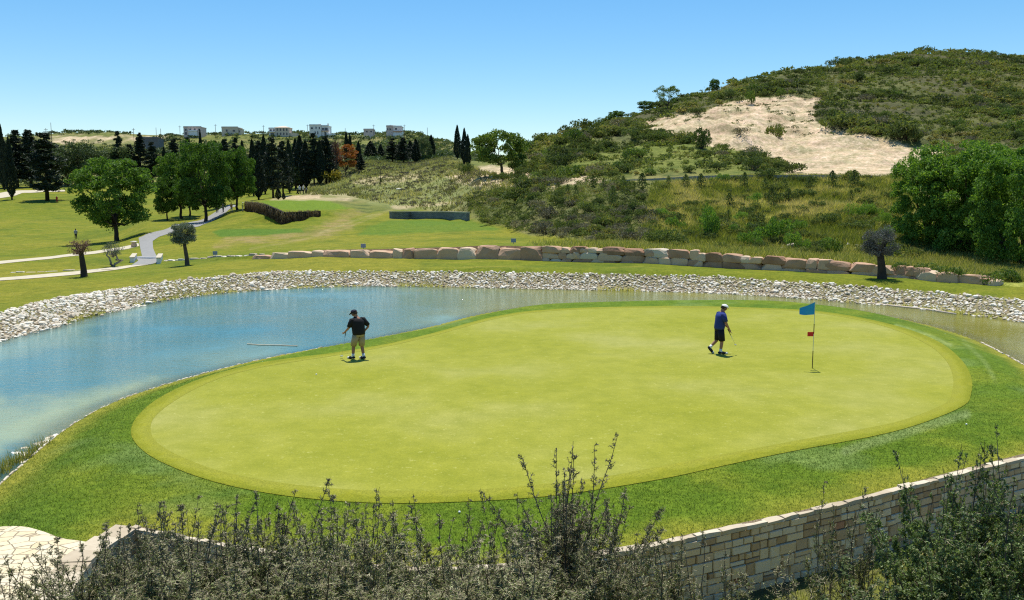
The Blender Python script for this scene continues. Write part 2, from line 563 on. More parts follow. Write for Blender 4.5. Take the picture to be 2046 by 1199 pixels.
def tube(pts, rad, sides=8, cap=True, ry=None):
    pts = np.asarray(pts, float); n = len(pts)
    rad = np.broadcast_to(np.asarray(rad, float), (n,))
    d = np.gradient(pts, axis=0)
    d /= np.linalg.norm(d, axis=1, keepdims=True) + 1e-9
    a = np.cross(d[0], [0, 1, 0] if abs(d[0][1]) < .8 else [1, 0, 0])
    V = []
    for i in range(n):
        a = a - d[i] * np.dot(a, d[i]); a /= np.linalg.norm(a) + 1e-9
        b = np.cross(d[i], a)
        for k in range(sides):
            t = 2 * math.pi * k / sides
            V.append(pts[i] + (a * math.cos(t) + b * math.sin(t)) * rad[i])
    Fq = [[i * sides + k, i * sides + (k + 1) % sides, (i + 1) * sides + (k + 1) % sides, (i + 1) * sides + k] for i in range(n - 1) for k in range(sides)]
    fs = [np.array(Fq)]
    if cap:
        V.append(pts[0]); V.append(pts[-1])
        m = n * sides
        fs.append(np.array([[m, (k + 1) % sides, k] for k in range(sides)] + [[m + 1, (n - 1) * sides + k, (n - 1) * sides + (k + 1) % sides] for k in range(sides)]))
    return np.array(V), fs


def loft(rings, sides=14):
    """closed body from level ellipses (x, y, z, rx, ry)"""
    V = []
    for (x, y, z, rx, ry) in rings:
        for k in range(sides):
            t = 2 * math.pi * k / sides
            V.append((x + rx * math.cos(t), y + ry * math.sin(t), z))
    n = len(rings)
    Fq = [[i * sides + k, i * sides + (k + 1) % sides, (i + 1) * sides + (k + 1) % sides, (i + 1) * sides + k] for i in range(n - 1) for k in range(sides)]
    V.append(rings[0][:3]); V.append(rings[-1][:3])
    m = n * sides
    tri = [[m, (k + 1) % sides, k] for k in range(sides)] + [[m + 1, (n - 1) * sides + k, (n - 1) * sides + (k + 1) % sides] for k in range(sides)]
    return np.array(V), [np.array(Fq), np.array(tri)]


def box(x0, x1, y0, y1, z0, z1):
    V = np.array([(x, y, z) for z in (z0, z1) for (x, y) in ((x0, y0), (x1, y0), (x1, y1), (x0, y1))], float)
    Fq = np.array([[3, 2, 1, 0], [4, 5, 6, 7], [0, 1, 5, 4], [1, 2, 6, 5], [2, 3, 7, 6], [3, 0, 4, 7]])
    return V, Fq


def ico(sub=1):
    bm = bmesh.new()
    bmesh.ops.create_icosphere(bm, subdivisions=sub, radius=1)
    V = np.array([v.co[:] for v in bm.verts]); Fc = np.array([[v.index for v in f.verts] for f in bm.faces])
    bm.free()
    return V, Fc


ICO1, ICO2, ICO3 = ico(1), ico(2), ico(3)


def rock(rng, base=ICO2, flat=.6, jit=.18, cut=5):
    V = base[0].copy()
    # plane cuts give flat faces and edges
    for _ in range(cut):
        n = unit(1, rng)[0]; d = rng.uniform(.55, .85)
        h = V @ n
        V = V - np.outer(np.maximum(h - d, 0), n)
    V = V * (1 + rng.normal(size=(len(V), 1)) * jit * .25)
    V = V * np.array([1, rng.uniform(.65, .95), flat])
    return V, base[1]
from mathutils.geometry import delaunay_2d_cdt

# ------------------------------------------------------------------ ground colours (turf, earth and sand, plus a painted shadow along the terrace wall)
def band(px, py, line, half, soft=1.5):
    return 1 - sm((dist(line, px, py) - half) / soft)


def region(px, py, poly, soft=6, wob=0, seed=0):
    d = sd(poly, px, py)
    if wob:
        d = d + wob * fbm(px, py * 1.8, 24, 4, seed) * 2
    return sm(.5 + d / soft)


SAND_CUT = [(1268, 252), (1300, 240), (1350, 228), (1400, 226), (1440, 208), (1490, 196), (1560, 190), (1640, 197), (1700, 214), (1740, 232), (1790, 262), (1840, 285), (1880, 300), (1900, 330), (1880, 362),
            (1700, 356), (1560, 351), (1590, 338), (1560, 322), (1480, 300), (1400, 289), (1340, 272)]
SCRUB_ISLE = [(1628, 214), (1650, 198), (1700, 200), (1760, 214), (1830, 232), (1880, 262), (1880, 300), (1820, 292), (1770, 276), (1720, 268), (1660, 262), (1630, 240)]
DARKBANK = [(930, 395), (1000, 385), (1100, 372), (1230, 362), (1290, 380), (1330, 470), (1240, 482), (1120, 474), (1040, 462), (960, 440)]


def ground_colour(x, y, z):
    px, py = proj(x, y, z)
    n1 = fbm(x, y, 14, 4, 50); n2 = fbm(x, y, 2.2, 4, 60); n3 = fbm(x, y, .7, 3, 70)
    A = lambda *c: np.array(c, float)
    def lay(C, c, w):
        w = np.clip(w, 0, 1)[:, None]
        return C * (1 - w) + np.asarray(c, float) * w
    C = np.tile(A(.145, .17, .010), (len(x), 1))
    st_ = fbm(x * .25, y, 1.1, 4, 56); pa_ = fbm(x, y, 6, 4, 57)
    C = lay(C, A(.225, .205, .018), sm(n1 * 3 + .35) * .6)
    C = lay(C, A(.085, .135, .010), sm(n2 * 3 - .0) * .6)
    C = lay(C, A(.24, .215, .03), sm(st_ * 5 - .2) * .45)
    C = lay(C, A(.075, .115, .008), sm(pa_ * 5 - .3) * .5)
    isl = inside(island, x, y)
    near = inside(near_poly, x, y) & ~isl
    pnd = inside(pond, x, y) & ~isl & ~near
    land = ~(isl | near | pnd)
    wy = wall_y(x, y)
    # strip between stones and block wall: a shade drier
    C = lay(C, A(.21, .20, .018), land * (y < wy) * sm(.5 + n1 * 2) * .8)
    # dry patch and the vivid tees on the left terrace
    C = lay(C, A(.27, .205, .07), land * region(px, py, [(430, 492), (450, 474), (560, 468), (640, 458), (650, 440), (700, 420), (740, 418), (700, 440), (700, 458), (640, 474), (560, 484)], 18, 12, 3) * (.35 + .5 * sm(n2 * 5 + .5)))
    C = lay(C, A(.085, .155, .014), land * region(px, py, [(425, 464), (440, 458), (600, 457), (608, 464), (520, 470), (440, 473)], 4, 1, 5))
    C = lay(C, A(.10, .165, .013), land * (.75 + .3 * sm(n1 * 5)) * region(px, py, [(715, 470), (735, 452), (783, 440), (935, 440), (985, 452), (1000, 460), (900, 462), (800, 468)], 8, 3, 6))
    C = lay(C, A(.125, .19, .012), land * region(px, py, [(520, 402), (560, 399), (690, 399), (735, 408), (690, 418), (600, 421), (545, 417)], 4, 1, 7))
    C = lay(C, A(.28, .23, .08), land * band(px, py, [(500, 497), (600, 480), (700, 452), (760, 428), (810, 412)], .6, 3) * (.25 + .4 * sm(n2 * 5 + .4)))
    C = lay(C, A(.30, .26, .10), land * band(px, py, [(640, 465), (720, 437), (800, 412), (870, 408)], .5, 3) * (.25 + .45 * sm(n2 * 5 + .4)))
    # wild ground: slopes and hills
    wild = np.zeros(len(x))
    wild = np.maximum(wild, region(px, py, [(735, 425), (640, 395), (600, 392), (590, 372), (640, 350), (720, 320), (900, 280), (1100, 200), (2900, 60), (2900, 640), (2046, 560), (1880, 532), (1600, 500), (1330, 484), (1180, 480), (1060, 468), (1000, 452), (935, 440), (940, 424), (783, 420)], 8, 6, 8))
    wild = np.maximum(wild, sm((y - 285) / 30))
    wild = np.maximum(wild, ((y > 116) & (px > 1060)).astype(float))
    wild = wild * (y > 60) * land
    wc = np.tile(A(.15, .165, .035), (len(x), 1))
    wc = lay(wc, A(.21, .19, .06), sm(n1 * 3.2 + .3))
    wc = lay(wc, A(.07, .095, .022), sm(n2 * 3.2 + .1))
    wc = lay(wc, A(.33, .29, .13), sm(n2 * 4 - 1.1))
    C = C * (1 - wild[:, None]) + wc * wild[:, None]
    # grassy light slope in the middle of the picture
    C = lay(C, A(.23, .245, .085), wild * region(px, py, [(640, 395), (700, 370), (800, 345), (930, 350), (1080, 372), (1000, 385), (900, 420), (780, 416), (700, 400)], 14, 10, 9) * (.35 + sm(n2 * 3 + .5) * .5))
    C = lay(C, A(.08, .09, .03), wild * region(px, py, DARKBANK, 24, 14, 10) * .5)
    C = lay(C, A(.34, .34, .06), wild * region(px, py, [(1340, 484), (1330, 380), (1500, 368), (1760, 372), (1800, 470), (1700, 500)], 20, 10, 12) * (.3 + sm(n2 * 3 + .4) * .7))
    C = lay(C, A(.26, .28, .05), land * (y > wy) * region(px, py, [(1100, 492), (1240, 484), (1500, 492), (1700, 505), (2046, 545), (2046, 590), (1800, 560), (1500, 522), (1300, 505)], 8, 4, 13))
    C = lay(C, A(.14, .17, .03), wild * region(px, py, [(1060, 300), (1170, 255), (1290, 260), (1500, 300), (1580, 340), (1200, 352), (1060, 345)], 14, 8, 14) * .6)
    # bare earth
    sandn = sm(n3 * 4 + .6) * .35
    sc = np.tile(A(.50, .385, .22), (len(x), 1))
    sc = lay(sc, A(.42, .32, .19), sm(n2 * 4))
    sc = lay(sc, A(.60, .50, .33), sandn)
    def sandy(poly, soft, wob, seed, k=1.0):
        nonlocal C
        w = np.clip(region(px, py, poly, soft, wob, seed) * k, 0, 1) * land * (y > 90)
        C = C * (1 - w[:, None]) + sc * w[:, None]
    cutw = region(px, py, SAND_CUT, 4, 6, 15) * (1 - region(px, py, SCRUB_ISLE, 5, 6, 16))
    streak = sm(fbm(x * .5, y * .9 + z * .8, 2.6, 4, 47) * 5 + .1)
    sc = lay(sc, A(.38, .27, .16), streak * (.25 + .5 * (py < 268)))
    sc = lay(sc, A(.30, .22, .14), sm(np.abs(py - (262 + (px - 1400) * .11) - 3 * n2) / -2.5 + 1) * (px > 1380) * .6)
    cutw = cutw * (1 - .8 * sm(fbm(x, y, 4, 4, 17) * 5 - 1.1) * (py < 262)) * land * (y > 112)
    C = C * (1 - cutw[:, None]) + sc * cutw[:, None]
    sandy([(1035, 352), (1090, 350), (1200, 354), (1215, 364), (1120, 370), (1050, 364)], 4, 4, 18)
    sandy([(890, 352), (940, 342), (985, 330), (1060, 336), (1075, 352), (1010, 362), (1060, 370), (1140, 378), (1060, 384), (980, 374), (920, 364)], 7, 8, 19, .85)
    sandy([(590, 392), (610, 384), (660, 384), (700, 388), (735, 396), (765, 404), (735, 405), (690, 398), (640, 394)], 6, 16, 20, .36)
    sandy([(700, 366), (760, 352), (830, 348), (840, 354), (780, 362), (730, 372)], 6, 8, 21, .6)
    sandy([(780, 413), (870, 405), (930, 404), (880, 411), (800, 418)], 5, 4, 22, .6)
    sandy([(560, 393), (575, 390), (640, 390), (640, 397), (570, 397)], 3, 2, 23, .8)
    sandy([(540, 400), (548, 395), (700, 396), (690, 400)], 3, 2, 23, .5)
    w = region(px, py, [(98, 275), (120, 267), (200, 274), (300, 272), (345, 264), (420, 264), (400, 268), (330, 274), (300, 284), (160, 288), (104, 284)], 4, 10, 24) * (y > 400) * (.15 + .85 * sm(fbm(x, y * .4, 14, 4, 26) * 6 + .3))
    C = C * (1 - w[:, None]) + sc * w[:, None]
    # dark scrub floor of the big hill
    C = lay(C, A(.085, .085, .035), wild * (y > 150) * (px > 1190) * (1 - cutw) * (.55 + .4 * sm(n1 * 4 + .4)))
    C = lay(C, A(.17, .11, .065), land * (np.abs(y - wy - .2) < .45) * (px > 640) * (px < 1900))
    # earth under the round stones and the damp edge
    rb = np.minimum(1, sm(1 - (dist(shore, x, y) - .2) / 5.0)) * land * (y < 64.5)
    C = lay(C, A(.24, .20, .12), rb * region(px, py, RIP, 3, 1.5, 25))
    edge = land * (y < 64) * sm(1 - dist(shore, x, y) / 1.4) * sm(fbm(x, y, 3.5, 3, 33) * 5 + .6)
    C = lay(C, A(.30, .29, .05), edge)
    # terrace of the green
    dw = dist(isl_water, x, y)
    ic = np.tile(A(.105, .17, .010), (len(x), 1))
    ic = lay(ic, A(.19, .22, .016), sm(n2 * 3.5 + .1) * .6)
    ic = lay(ic, A(.07, .135, .016), sm(n1 * 4 + .1) * .65)
    ic = lay(ic, A(.15, .22, .06), sm(fbm(x, y, 3.3, 4, 80) * 6 - .7) * .55)
    ic = lay(ic, A(.27, .25, .03), sm(1 - dw / (1.1 + n3)) * .8)
    dwall = np.minimum(dist(wall_main, x, y), dist(wall_left, x, y))
    ic = lay(ic, A(.28, .26, .03), sm(1 - dwall / (1.2 + 1.5 * n2)) * .75)
    ic = lay(ic, A(.30, .36, .13), (.4 + .8 * sm(n3 * 4 + .5)) * band(px, py, smooth_line([(1925, 682), (1950, 705), (1972, 730), (1990, 765)], 5), 1, 6) * .22 + band(px, py, smooth_line([(1790, 650), (1850, 668), (1900, 690)], 4), 1.2, 4) * .4)
    ic = lay(ic, A(.30, .35, .17), band(px, py, smooth_line([(1690, 900), (1790, 870), (1880, 842), (1930, 828)], 4), 3, 12) * .28)
    C = np.where(isl[:, None], ic, C)
    # bed of the pond, ditch, bank
    bc = np.tile(A(.33, .31, .07), (len(x), 1))
    bc = lay(bc, A(.20, .19, .05), sm(n2 * 4 + .3))
    C = np.where(pnd[:, None], bc, C)
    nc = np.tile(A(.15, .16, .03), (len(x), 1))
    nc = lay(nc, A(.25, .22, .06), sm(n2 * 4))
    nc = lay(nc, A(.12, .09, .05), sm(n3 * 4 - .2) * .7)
    nc = lay(nc, A(.09, .07, .045), sm(1 - dwall / .8) * .8)  # shadow at the wall foot, painted into the ditch colour
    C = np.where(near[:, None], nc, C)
    return np.clip(C, 0, 1)


RIP = [(-200, 700), (0, 628), (60, 610), (100, 601), (200, 584), (330, 565), (440, 553), (560, 545), (700, 543), (1000, 545), (1200, 548), (1440, 554), (1600, 565), (1800, 579), (2046, 600), (2500, 650),
       (2500, 760), (2046, 646), (1900, 626), (1800, 614), (1700, 606), (1550, 594), (1400, 586), (1200, 581), (1000, 577), (740, 573), (560, 579), (440, 588), (330, 602), (220, 627), (140, 648), (60, 669), (0, 684), (-200, 750)]


def mat_ground(name, bump=.03, fine=1.0):
    m, nt, out = nodes(name)
    a = attr(nt, 'Col')
    n1 = noise_node(nt, 38, 3, .7); n2 = noise_node(nt, 6, 5, .8)
    n3 = noise_node(nt, 1.1, 4, .75)
    r1 = ramp(nt, n1.outputs['Fac'], [(.28, (.45, .48, .4)), (.5, (1, 1, 1)), (.72, (1.65, 1.6, 1.8))])
    r2 = ramp(nt, n2.outputs['Fac'], [(.32, (.6, .66, .55)), (.5, (1, 1, 1)), (.68, (1.42, 1.36, 1.5))])
    r3 = ramp(nt, n3.outputs['Fac'], [(.32, (.72, .8, .7)), (.68, (1.28, 1.2, 1.3))])
    c = mix(nt, .75 * fine, a.outputs['Color'], r1.outputs[0], 'MULTIPLY')
    c = mix(nt, 1.0, c, r2.outputs[0], 'MULTIPLY')
    c = mix(nt, 1.0, c, r3.outputs[0], 'MULTIPLY')
    b = bsdf(nt, out, c, .95, .12)
    add_bump(nt, b, n1.outputs['Fac'], .9, bump)
    return m


M_GROUND = mat_ground('turf_and_earth')
M_HILL = mat_ground('hill_earth', .12, .8)
_nt = M_HILL.node_tree
for _n in _nt.nodes:
    if _n.type == 'TEX_NOISE':
        _n.inputs['Scale'].default_value = 3.2 if _n.inputs['Scale'].default_value > 20 else .9 if _n.inputs['Scale'].default_value > 3 else .25

S = np.concatenate([np.arange(-760, -60, 20.), np.arange(-60, 2112, 4.), np.arange(2120, 2900, 20.)])
ys = [1.5]
while ys[-1] < 905:
    v = ys[-1]
    ys.append(v + (.3 if v < 9 else .09 if v < 23 else min(.8, max(.09, 2 * v * v / 10600)) if v < 49 else .25 if v < 79 else .5 if v < 130 else .8 if v < 300 else 2.2 if v < 400 else 3.5))
YS = np.array(ys)
SS, YY = np.meshgrid(S, YS)
GX = ((SS - CX) / F * YY).ravel(); GY = YY.ravel()
GZ = ground(GX, GY)
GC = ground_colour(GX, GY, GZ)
nc_, nr_ = len(S), len(YS)
idx = np.arange(nc_ * nr_).reshape(nr_, nc_)
Q = np.stack([idx[:-1, :-1], idx[:-1, 1:], idx[1:, 1:], idx[1:, :-1]], -1)


def grid_object(name, quads, mat, kind='structure'):
    q = quads.reshape(-1, 4)
    used = np.unique(q)
    re_ = np.zeros(len(GX), np.int64); re_[used] = np.arange(len(used))
    mb = MB().add(np.stack([GX, GY, GZ], 1)[used], re_[q])
    me = mb.data(name, mat, True)
    a = me.attributes.new('Col', 'FLOAT_COLOR', 'POINT')
    a.data.foreach_set('color', np.concatenate([GC[used], np.ones((len(used), 1))], 1).astype(np.float32).ravel())
    return tag(link(name, me), kind=kind)


rowmid = YS[:-1]
srow = (S[:-1] + S[1:]) / 2
# the ground and, beyond it, the hills
hill_start = np.interp(srow, [-760, 300, 560, 700, 800, 960, 1040, 1100, 3000], [285, 285, 285, 240, 175, 150, 135, 122, 112])
hm = rowmid[:, None] >= hill_start[None, :]
gobj = grid_object('ground', Q[~hm], M_GROUND)
hobj = grid_object('hills', Q[hm], M_HILL)
# flat land out to the horizon and behind the camera
far = MB()
rr = [905, 1500, 3000, 7000]
V = []
for r_ in rr:
    for s_ in np.linspace(-3600, 5600, 24):
        V.append(((s_ - CX) / F * r_, r_, -6.0 if r_ > 905 else -3.0))
fq = [[i * 24 + k, i * 24 + k + 1, (i + 1) * 24 + k + 1, (i + 1) * 24 + k] for i in range(3) for k in range(23)]
far.add(V, np.array(fq))
M_PLAIN = mat_plain('far_plain', (.16, .16, .06), .95, .1, .3, .01)
tag(link('terrain', far.data('terrain', M_PLAIN)), kind='structure')
bk = MB().add([(-60, -40, 4.4), (60, -40, 4.4), (60, 1.5, 4.3), (-60, 1.5, 4.3)], np.array([[0, 1, 2, 3]]))
tag(link('bank', bk.data('bank', mat_plain('bank_earth', (.12, .11, .05), .95, .1, .3, 2))), kind='structure')


# ------------------------------------------------------------------ sheets laid on the ground
def sheet(name, poly, step, zoff, mat, inner=None, kind='structure', smooth=True):
    """poly in world coordinates; dense outline, grid inside, draped over the ground"""
    P, _ = resample(list(poly) + [poly[0]], step)
    P = P[:-1]
    out = [tuple(p) for p in P]
    edges = [(i, (i + 1) % len(out)) for i in range(len(out))]
    hx = None
    if inner is not None:
        I, _ = resample(list(inner) + [inner[0]], step)
        I = I[:-1]
        n0 = len(out)
        out += [tuple(p) for p in I]
        edges += [(n0 + i, n0 + (i + 1) % len(I)) for i in range(len(I))]
        hx = [tuple(p) for p in I]
    x0, y0 = P.min(0); x1, y1 = P.max(0)
    gx, gy = np.meshgrid(np.arange(x0, x1, step), np.arange(y0, y1, step))
    gx = gx.ravel() + RNG.uniform(-.1, .1, gx.size) * step; gy = gy.ravel()
    ok = sd([tuple(p) for p in P], gx, gy) > step * .4
    if hx: ok &= sd(hx, gx, gy) < -step * .4
    pts = out + list(zip(gx[ok], gy[ok]))
    r = delaunay_2d_cdt([Vector(p) for p in pts], edges, [], 1, 1e-5)
    v = np.array([tuple(p) for p in r[0]]); f = np.array([t for t in r[2] if len(t) == 3])
    if hx:
        c = v[f].mean(1)
        f = f[~inside(hx, c[:, 0], c[:, 1])]
    a, b, c = v[f[:, 0]], v[f[:, 1]], v[f[:, 2]]
    cr = (b[:, 0] - a[:, 0]) * (c[:, 1] - a[:, 1]) - (b[:, 1] - a[:, 1]) * (c[:, 0] - a[:, 0])
    f[cr < 0] = f[cr < 0][:, ::-1]
    z = ground(v[:, 0], v[:, 1]) + zoff
    me = MB().add(np.column_stack([v, z]), f).data(name, mat, smooth)
    return tag(link(name, me), kind=kind)


green_out_px = [(263, 872), (268, 842), (300, 808), (345, 781), (410, 752), (480, 732), (560, 719), (650, 708), (720, 697), (790, 684), (870, 664), (930, 647), (990, 632), (1060, 621), (1150, 615.5), (1280, 612.5), (1420, 612.5), (1560, 617),
                (1650, 624), (1740, 639), (1820, 660), (1880, 686), (1922, 720), (1941, 755), (1940, 787), (1926, 810), (1850, 843), (1754, 870), (1581, 903), (1450, 931), (1340, 955), (1200, 979), (1085, 994), (950, 1003), (811, 1007), (680, 1003), (547, 989), (424, 963), (335, 930), (287, 902)]
green_in_px = [(302, 866), (306, 838), (340, 808), (390, 778), (450, 753), (520, 735), (600, 722), (660, 713), (730, 701), (800, 687), (880, 667), (940, 650), (1000, 635), (1070, 624), (1160, 618), (1280, 615), (1420, 615.5), (1560, 620),
               (1645, 628), (1730, 643), (1800, 664), (1855, 690), (1890, 720), (1904, 752), (1902, 784), (1888, 806), (1810, 838), (1720, 858), (1581, 883), (1450, 908), (1340, 929), (1200, 955), (1064, 971), (950, 980), (811, 982), (690, 979), (560, 966), (438, 942), (360, 912), (318, 888)]
green_out = smooth_line([pix(a, b, 0) for a, b in green_out_px], 4, True)
green_in = smooth_line([pix(a, b, 0) for a, b in green_in_px], 4, True)


def mat_green():
    m, nt, out = nodes('putting_green_turf')
    n0 = noise_node(nt, .16, 3, .5); n1 = noise_node(nt, 1.3, 5, .7); n2 = noise_node(nt, 34, 4, .75); n3 = noise_node(nt, 5, 5, .85)
    c = ramp(nt, n0.outputs['Fac'], [(.33, (.232, .246, .010)), (.5, (.262, .270, .022)), (.68, (.30, .300, .058))])
    r1 = ramp(nt, n1.outputs['Fac'], [(.3, (.84, .87, .74)), (.7, (1.12, 1.09, 1.3))])
    r2 = ramp(nt, n2.outputs['Fac'], [(.32, (.78, .80, .7)), (.68, (1.2, 1.18, 1.3))])
    r3 = ramp(nt, n3.outputs['Fac'], [(.58, (0, 0, 0)), (.68, (1, 1, 1))])
    q = mix(nt, 1.0, c.outputs[0], r1.outputs[0], 'MULTIPLY')
    q = mix(nt, 1.0, q, r2.outputs[0], 'MULTIPLY')
    mm = nt.nodes.new('ShaderNodeMath'); mm.operation = 'MULTIPLY'; mm.inputs[1].default_value = .5
    nt.links.new(r3.outputs[0], mm.inputs[0])
    q = mix(nt, mm.outputs[0], q, (.52, .50, .16))
    b = bsdf(nt, out, q, .85, .2)
    add_bump(nt, b, n2.outputs['Fac'], .6, .008)
    return m


M_GREEN = mat_green()


def mat_fringe():
    m, nt, out = nodes('fringe_turf')
    n1 = noise_node(nt, 1.4, 5, .75); n2 = noise_node(nt, 32, 4, .75)
    c = ramp(nt, n1.outputs['Fac'], [(.3, (.175, .20, .008)), (.7, (.255, .255, .014))])
    r2 = ramp(nt, n2.outputs['Fac'], [(.32, (.6, .64, .5)), (.68, (1.35, 1.3, 1.45))])
    a = attr(nt, 'tint')
    w1 = nt.nodes.new('ShaderNodeMath'); w1.operation = 'MULTIPLY_ADD'; w1.inputs[1].default_value = 1.1; w1.inputs[2].default_value = -.62
    nt.links.new(n1.outputs['Fac'], w1.inputs[0])
    w2 = nt.nodes.new('ShaderNodeMath'); w2.operation = 'ADD'
    nt.links.new(a.outputs['Fac'], w2.inputs[0]); nt.links.new(w1.outputs[0], w2.inputs[1])
    wr = ramp(nt, w2.outputs[0], [(0, (0, 0, 0)), (.30, (1, 1, 1))])
    # two mowing passes inside the band
    w3 = nt.nodes.new('ShaderNodeMath'); w3.operation = 'SINE'
    w4 = nt.nodes.new('ShaderNodeMath'); w4.operation = 'MULTIPLY'; w4.inputs[1].default_value = 9.5
    nt.links.new(w2.outputs[0], w4.inputs[0]); nt.links.new(w4.outputs[0], w3.inputs[0])
    sr_ = ramp(nt, w3.outputs[0], [(0, (.93, .94, .9)), (1, (1.06, 1.05, 1.1))])
    q = mix(nt, wr.outputs[0], (.262, .265, .026), c.outputs[0])
    q = mix(nt, 1.0, q, sr_.outputs[0], 'MULTIPLY')
    q = mix(nt, 1.0, q, r2.outputs[0], 'MULTIPLY')
    b = bsdf(nt, out, q, .9, .15)
    add_bump(nt, b, n2.outputs['Fac'], .8, .015)
    return m


M_FRINGE = mat_fringe()
fo = sheet('fringe', green_out, .2, .012, M_FRINGE, inner=green_in)
co = np.empty(len(fo.data.vertices) * 3, np.float32); fo.data.vertices.foreach_get('co', co); co = co.reshape(-1, 3)
fo.data.attributes['tint'].data.foreach_set('value', dist(green_in, co[:, 0], co[:, 1], True).astype(np.float32))
sheet('putting_green', green_in, .3, .008, M_GREEN)


def world_poly(px, zfix=None, k=3):
    out = []
    for a, b in smooth_line(px, k, True) if k else px:
        x, y, z = hit(a, b, 30)
        out.append((x, y))
    return out


M_ASPH = mat_plain('path_asphalt', (.27, .265, .245), .9, .2, .14, 3, .003)
M_CREAM = mat_plain('path_gravel', (.52, .46, .33), .95, .1, .12, 2, .003)
asph = [(262, 531), (300, 529), (322, 522), (326, 514), (314, 513), (306, 497), (305, 482), (317, 474), (345, 465), (372, 458), (412, 447), (432, 438), (452, 424), (474, 411), (458, 409), (436, 420), (415, 434), (398, 441), (370, 446), (335, 457), (300, 466), (277, 476), (280, 495), (284, 512), (272, 514), (276, 522)]
sheet('path', [hit(a, b, 30)[:2] for a, b in asph], .5, .035, M_ASPH)
lo = [(-300, 588), (0, 555.5), (150, 543), (262, 530.5), (300, 529.5), (250, 537), (150, 550), (0, 561.5), (-300, 599)]
sheet('path', [hit(a, b, 30)[:2] for a, b in lo], .5, .03, M_CREAM)
up = [(-300, 546), (0, 522), (100, 513), (170, 504), (230, 496), (276, 486), (278, 492), (230, 501.5), (170, 509.5), (100, 518), (0, 528), (-300, 555)]
sheet('path', [hit(a, b, 30)[:2] for a, b in up], .5, .03, M_CREAM)
fp = [(-200, 400), (0, 386), (40, 381), (85, 379.5), (130, 380), (130, 383), (85, 384), (45, 386), (32, 391), (0, 396.5), (-200, 412)]
sheet('path', [hit(a, b, 30)[:2] for a, b in fp], 1.0, .08, M_CREAM)
# paved apron of pale flagstones, bottom left
pav_in = [pix(a, b, 0) for a, b in paving_px]
pav = pav_in + [p for p in wall_left[2:]] + [pix(-420, 1380, 0)]


# ------------------------------------------------------------------ pond water
def mat_water():
    m, nt, out = nodes('pond_water')
    tc = nt.nodes.new('ShaderNodeTexCoord')
    mp = nt.nodes.new('ShaderNodeMapping'); mp.inputs['Scale'].default_value = (1.0, 2.2, 1)
    mp.inputs['Rotation'].default_value = (0, 0, R(20))
    nt.links.new(tc.outputs['Object'], mp.inputs['Vector'])
    n = nt.nodes.new('ShaderNodeTexNoise'); n.inputs['Scale'].default_value = 2.6; n.inputs['Detail'].default_value = 4; n.inputs['Roughness'].default_value = .62
    nt.links.new(mp.outputs[0], n.inputs['Vector'])
    n2 = noise_node(nt, .13, 3, .5)
    amp = ramp(nt, n2.outputs['Fac'], [(.36, (.12, .12, .12)), (.62, (1, 1, 1))])
    mu = nt.nodes.new('ShaderNodeMath'); mu.operation = 'MULTIPLY'
    nt.links.new(n.outputs['Fac'], mu.inputs[0]); nt.links.new(amp.outputs[0], mu.inputs[1])
    bp = nt.nodes.new('ShaderNodeBump'); bp.inputs['Strength'].default_value = 1; bp.inputs['Distance'].default_value = .07
    nt.links.new(mu.outputs[0], bp.inputs['Height'])
    a = attr(nt, 'turbid'); ac = attr(nt, 'Col')
    dif = nt.nodes.new('ShaderNodeBsdfDiffuse'); nt.links.new(ac.outputs['Color'], dif.inputs['Color'])
    tr = nt.nodes.new('ShaderNodeBsdfTransparent'); tr.inputs['Color'].default_value = (.85, .80, .45, 1)
    body = nt.nodes.new('ShaderNodeMixShader')
    nt.links.new(a.outputs['Fac'], body.inputs[0]); nt.links.new(tr.outputs[0], body.inputs[1]); nt.links.new(dif.outputs[0], body.inputs[2])
    gl = nt.nodes.new('ShaderNodeBsdfGlossy'); gl.inputs['Roughness'].default_value = .06; gl.inputs['Color'].default_value = (.84, .93, .88, 1)
    nt.links.new(bp.outputs[0], gl.inputs['Normal'])
    fr = nt.nodes.new('ShaderNodeFresnel'); fr.inputs['IOR'].default_value = 1.33
    nt.links.new(bp.outputs[0], fr.inputs['Normal'])
    ms = nt.nodes.new('ShaderNodeMixShader')
    nt.links.new(fr.outputs[0], ms.inputs[0]); nt.links.new(body.outputs[0], ms.inputs[1]); nt.links.new(gl.outputs[0], ms.inputs[2])
    nt.links.new(ms.outputs[0], out.inputs['Surface'])
    return m


SW = np.arange(-760, 2900, 12.)
yw = [9.0]
while yw[-1] < 66: yw.append(yw[-1] + .3)
SWg, YWg = np.meshgrid(SW, np.array(yw))
wx = ((SWg - CX) / F * YWg); wyy = YWg
keep = inside(pond, wx, wyy) | (dist(shore, wx, wyy) < 1.2)
keep &= ~(inside(near_poly, wx, wyy) & ~inside(island, wx, wyy))
di = sd(island, wx, wyy)
keep &= di < 1.0
ix = np.arange(wx.size).reshape(wx.shape)
qk = keep[:-1, :-1] & keep[:-1, 1:] & keep[1:, 1:] & keep[1:, :-1]
qw = np.stack([ix[:-1, :-1], ix[:-1, 1:], ix[1:, 1:], ix[1:, :-1]], -1)[qk]
used = np.unique(qw); re_ = np.zeros(wx.size, np.int64); re_[used] = np.arange(len(used))
wme = MB().add(np.stack([wx.ravel()[used], wyy.ravel()[used], np.full(len(used), WZ)], 1), re_[qw]).data('pond_water', mat_water(), True)
ux, uy = wx.ravel()[used], wyy.ravel()[used]
uc, ur = proj(ux, uy, np.full(len(ux), WZ))
edge_d = np.minimum(dist(shore, ux, uy), dist(isl_water, ux, uy))
milky = sm((uc * -1 + 1150) / 500)              # silted blue water on the left, clear and shallow to the right
turb = .62 + .32 * milky
turb = turb * (.35 + .65 * sm(edge_d / (1.2 + fbm(ux, uy, 3, 3, 90))))
silt = sm(fbm(ux, uy, 6, 3, 91) * 5 + .1) * sm(1 - edge_d / 7)
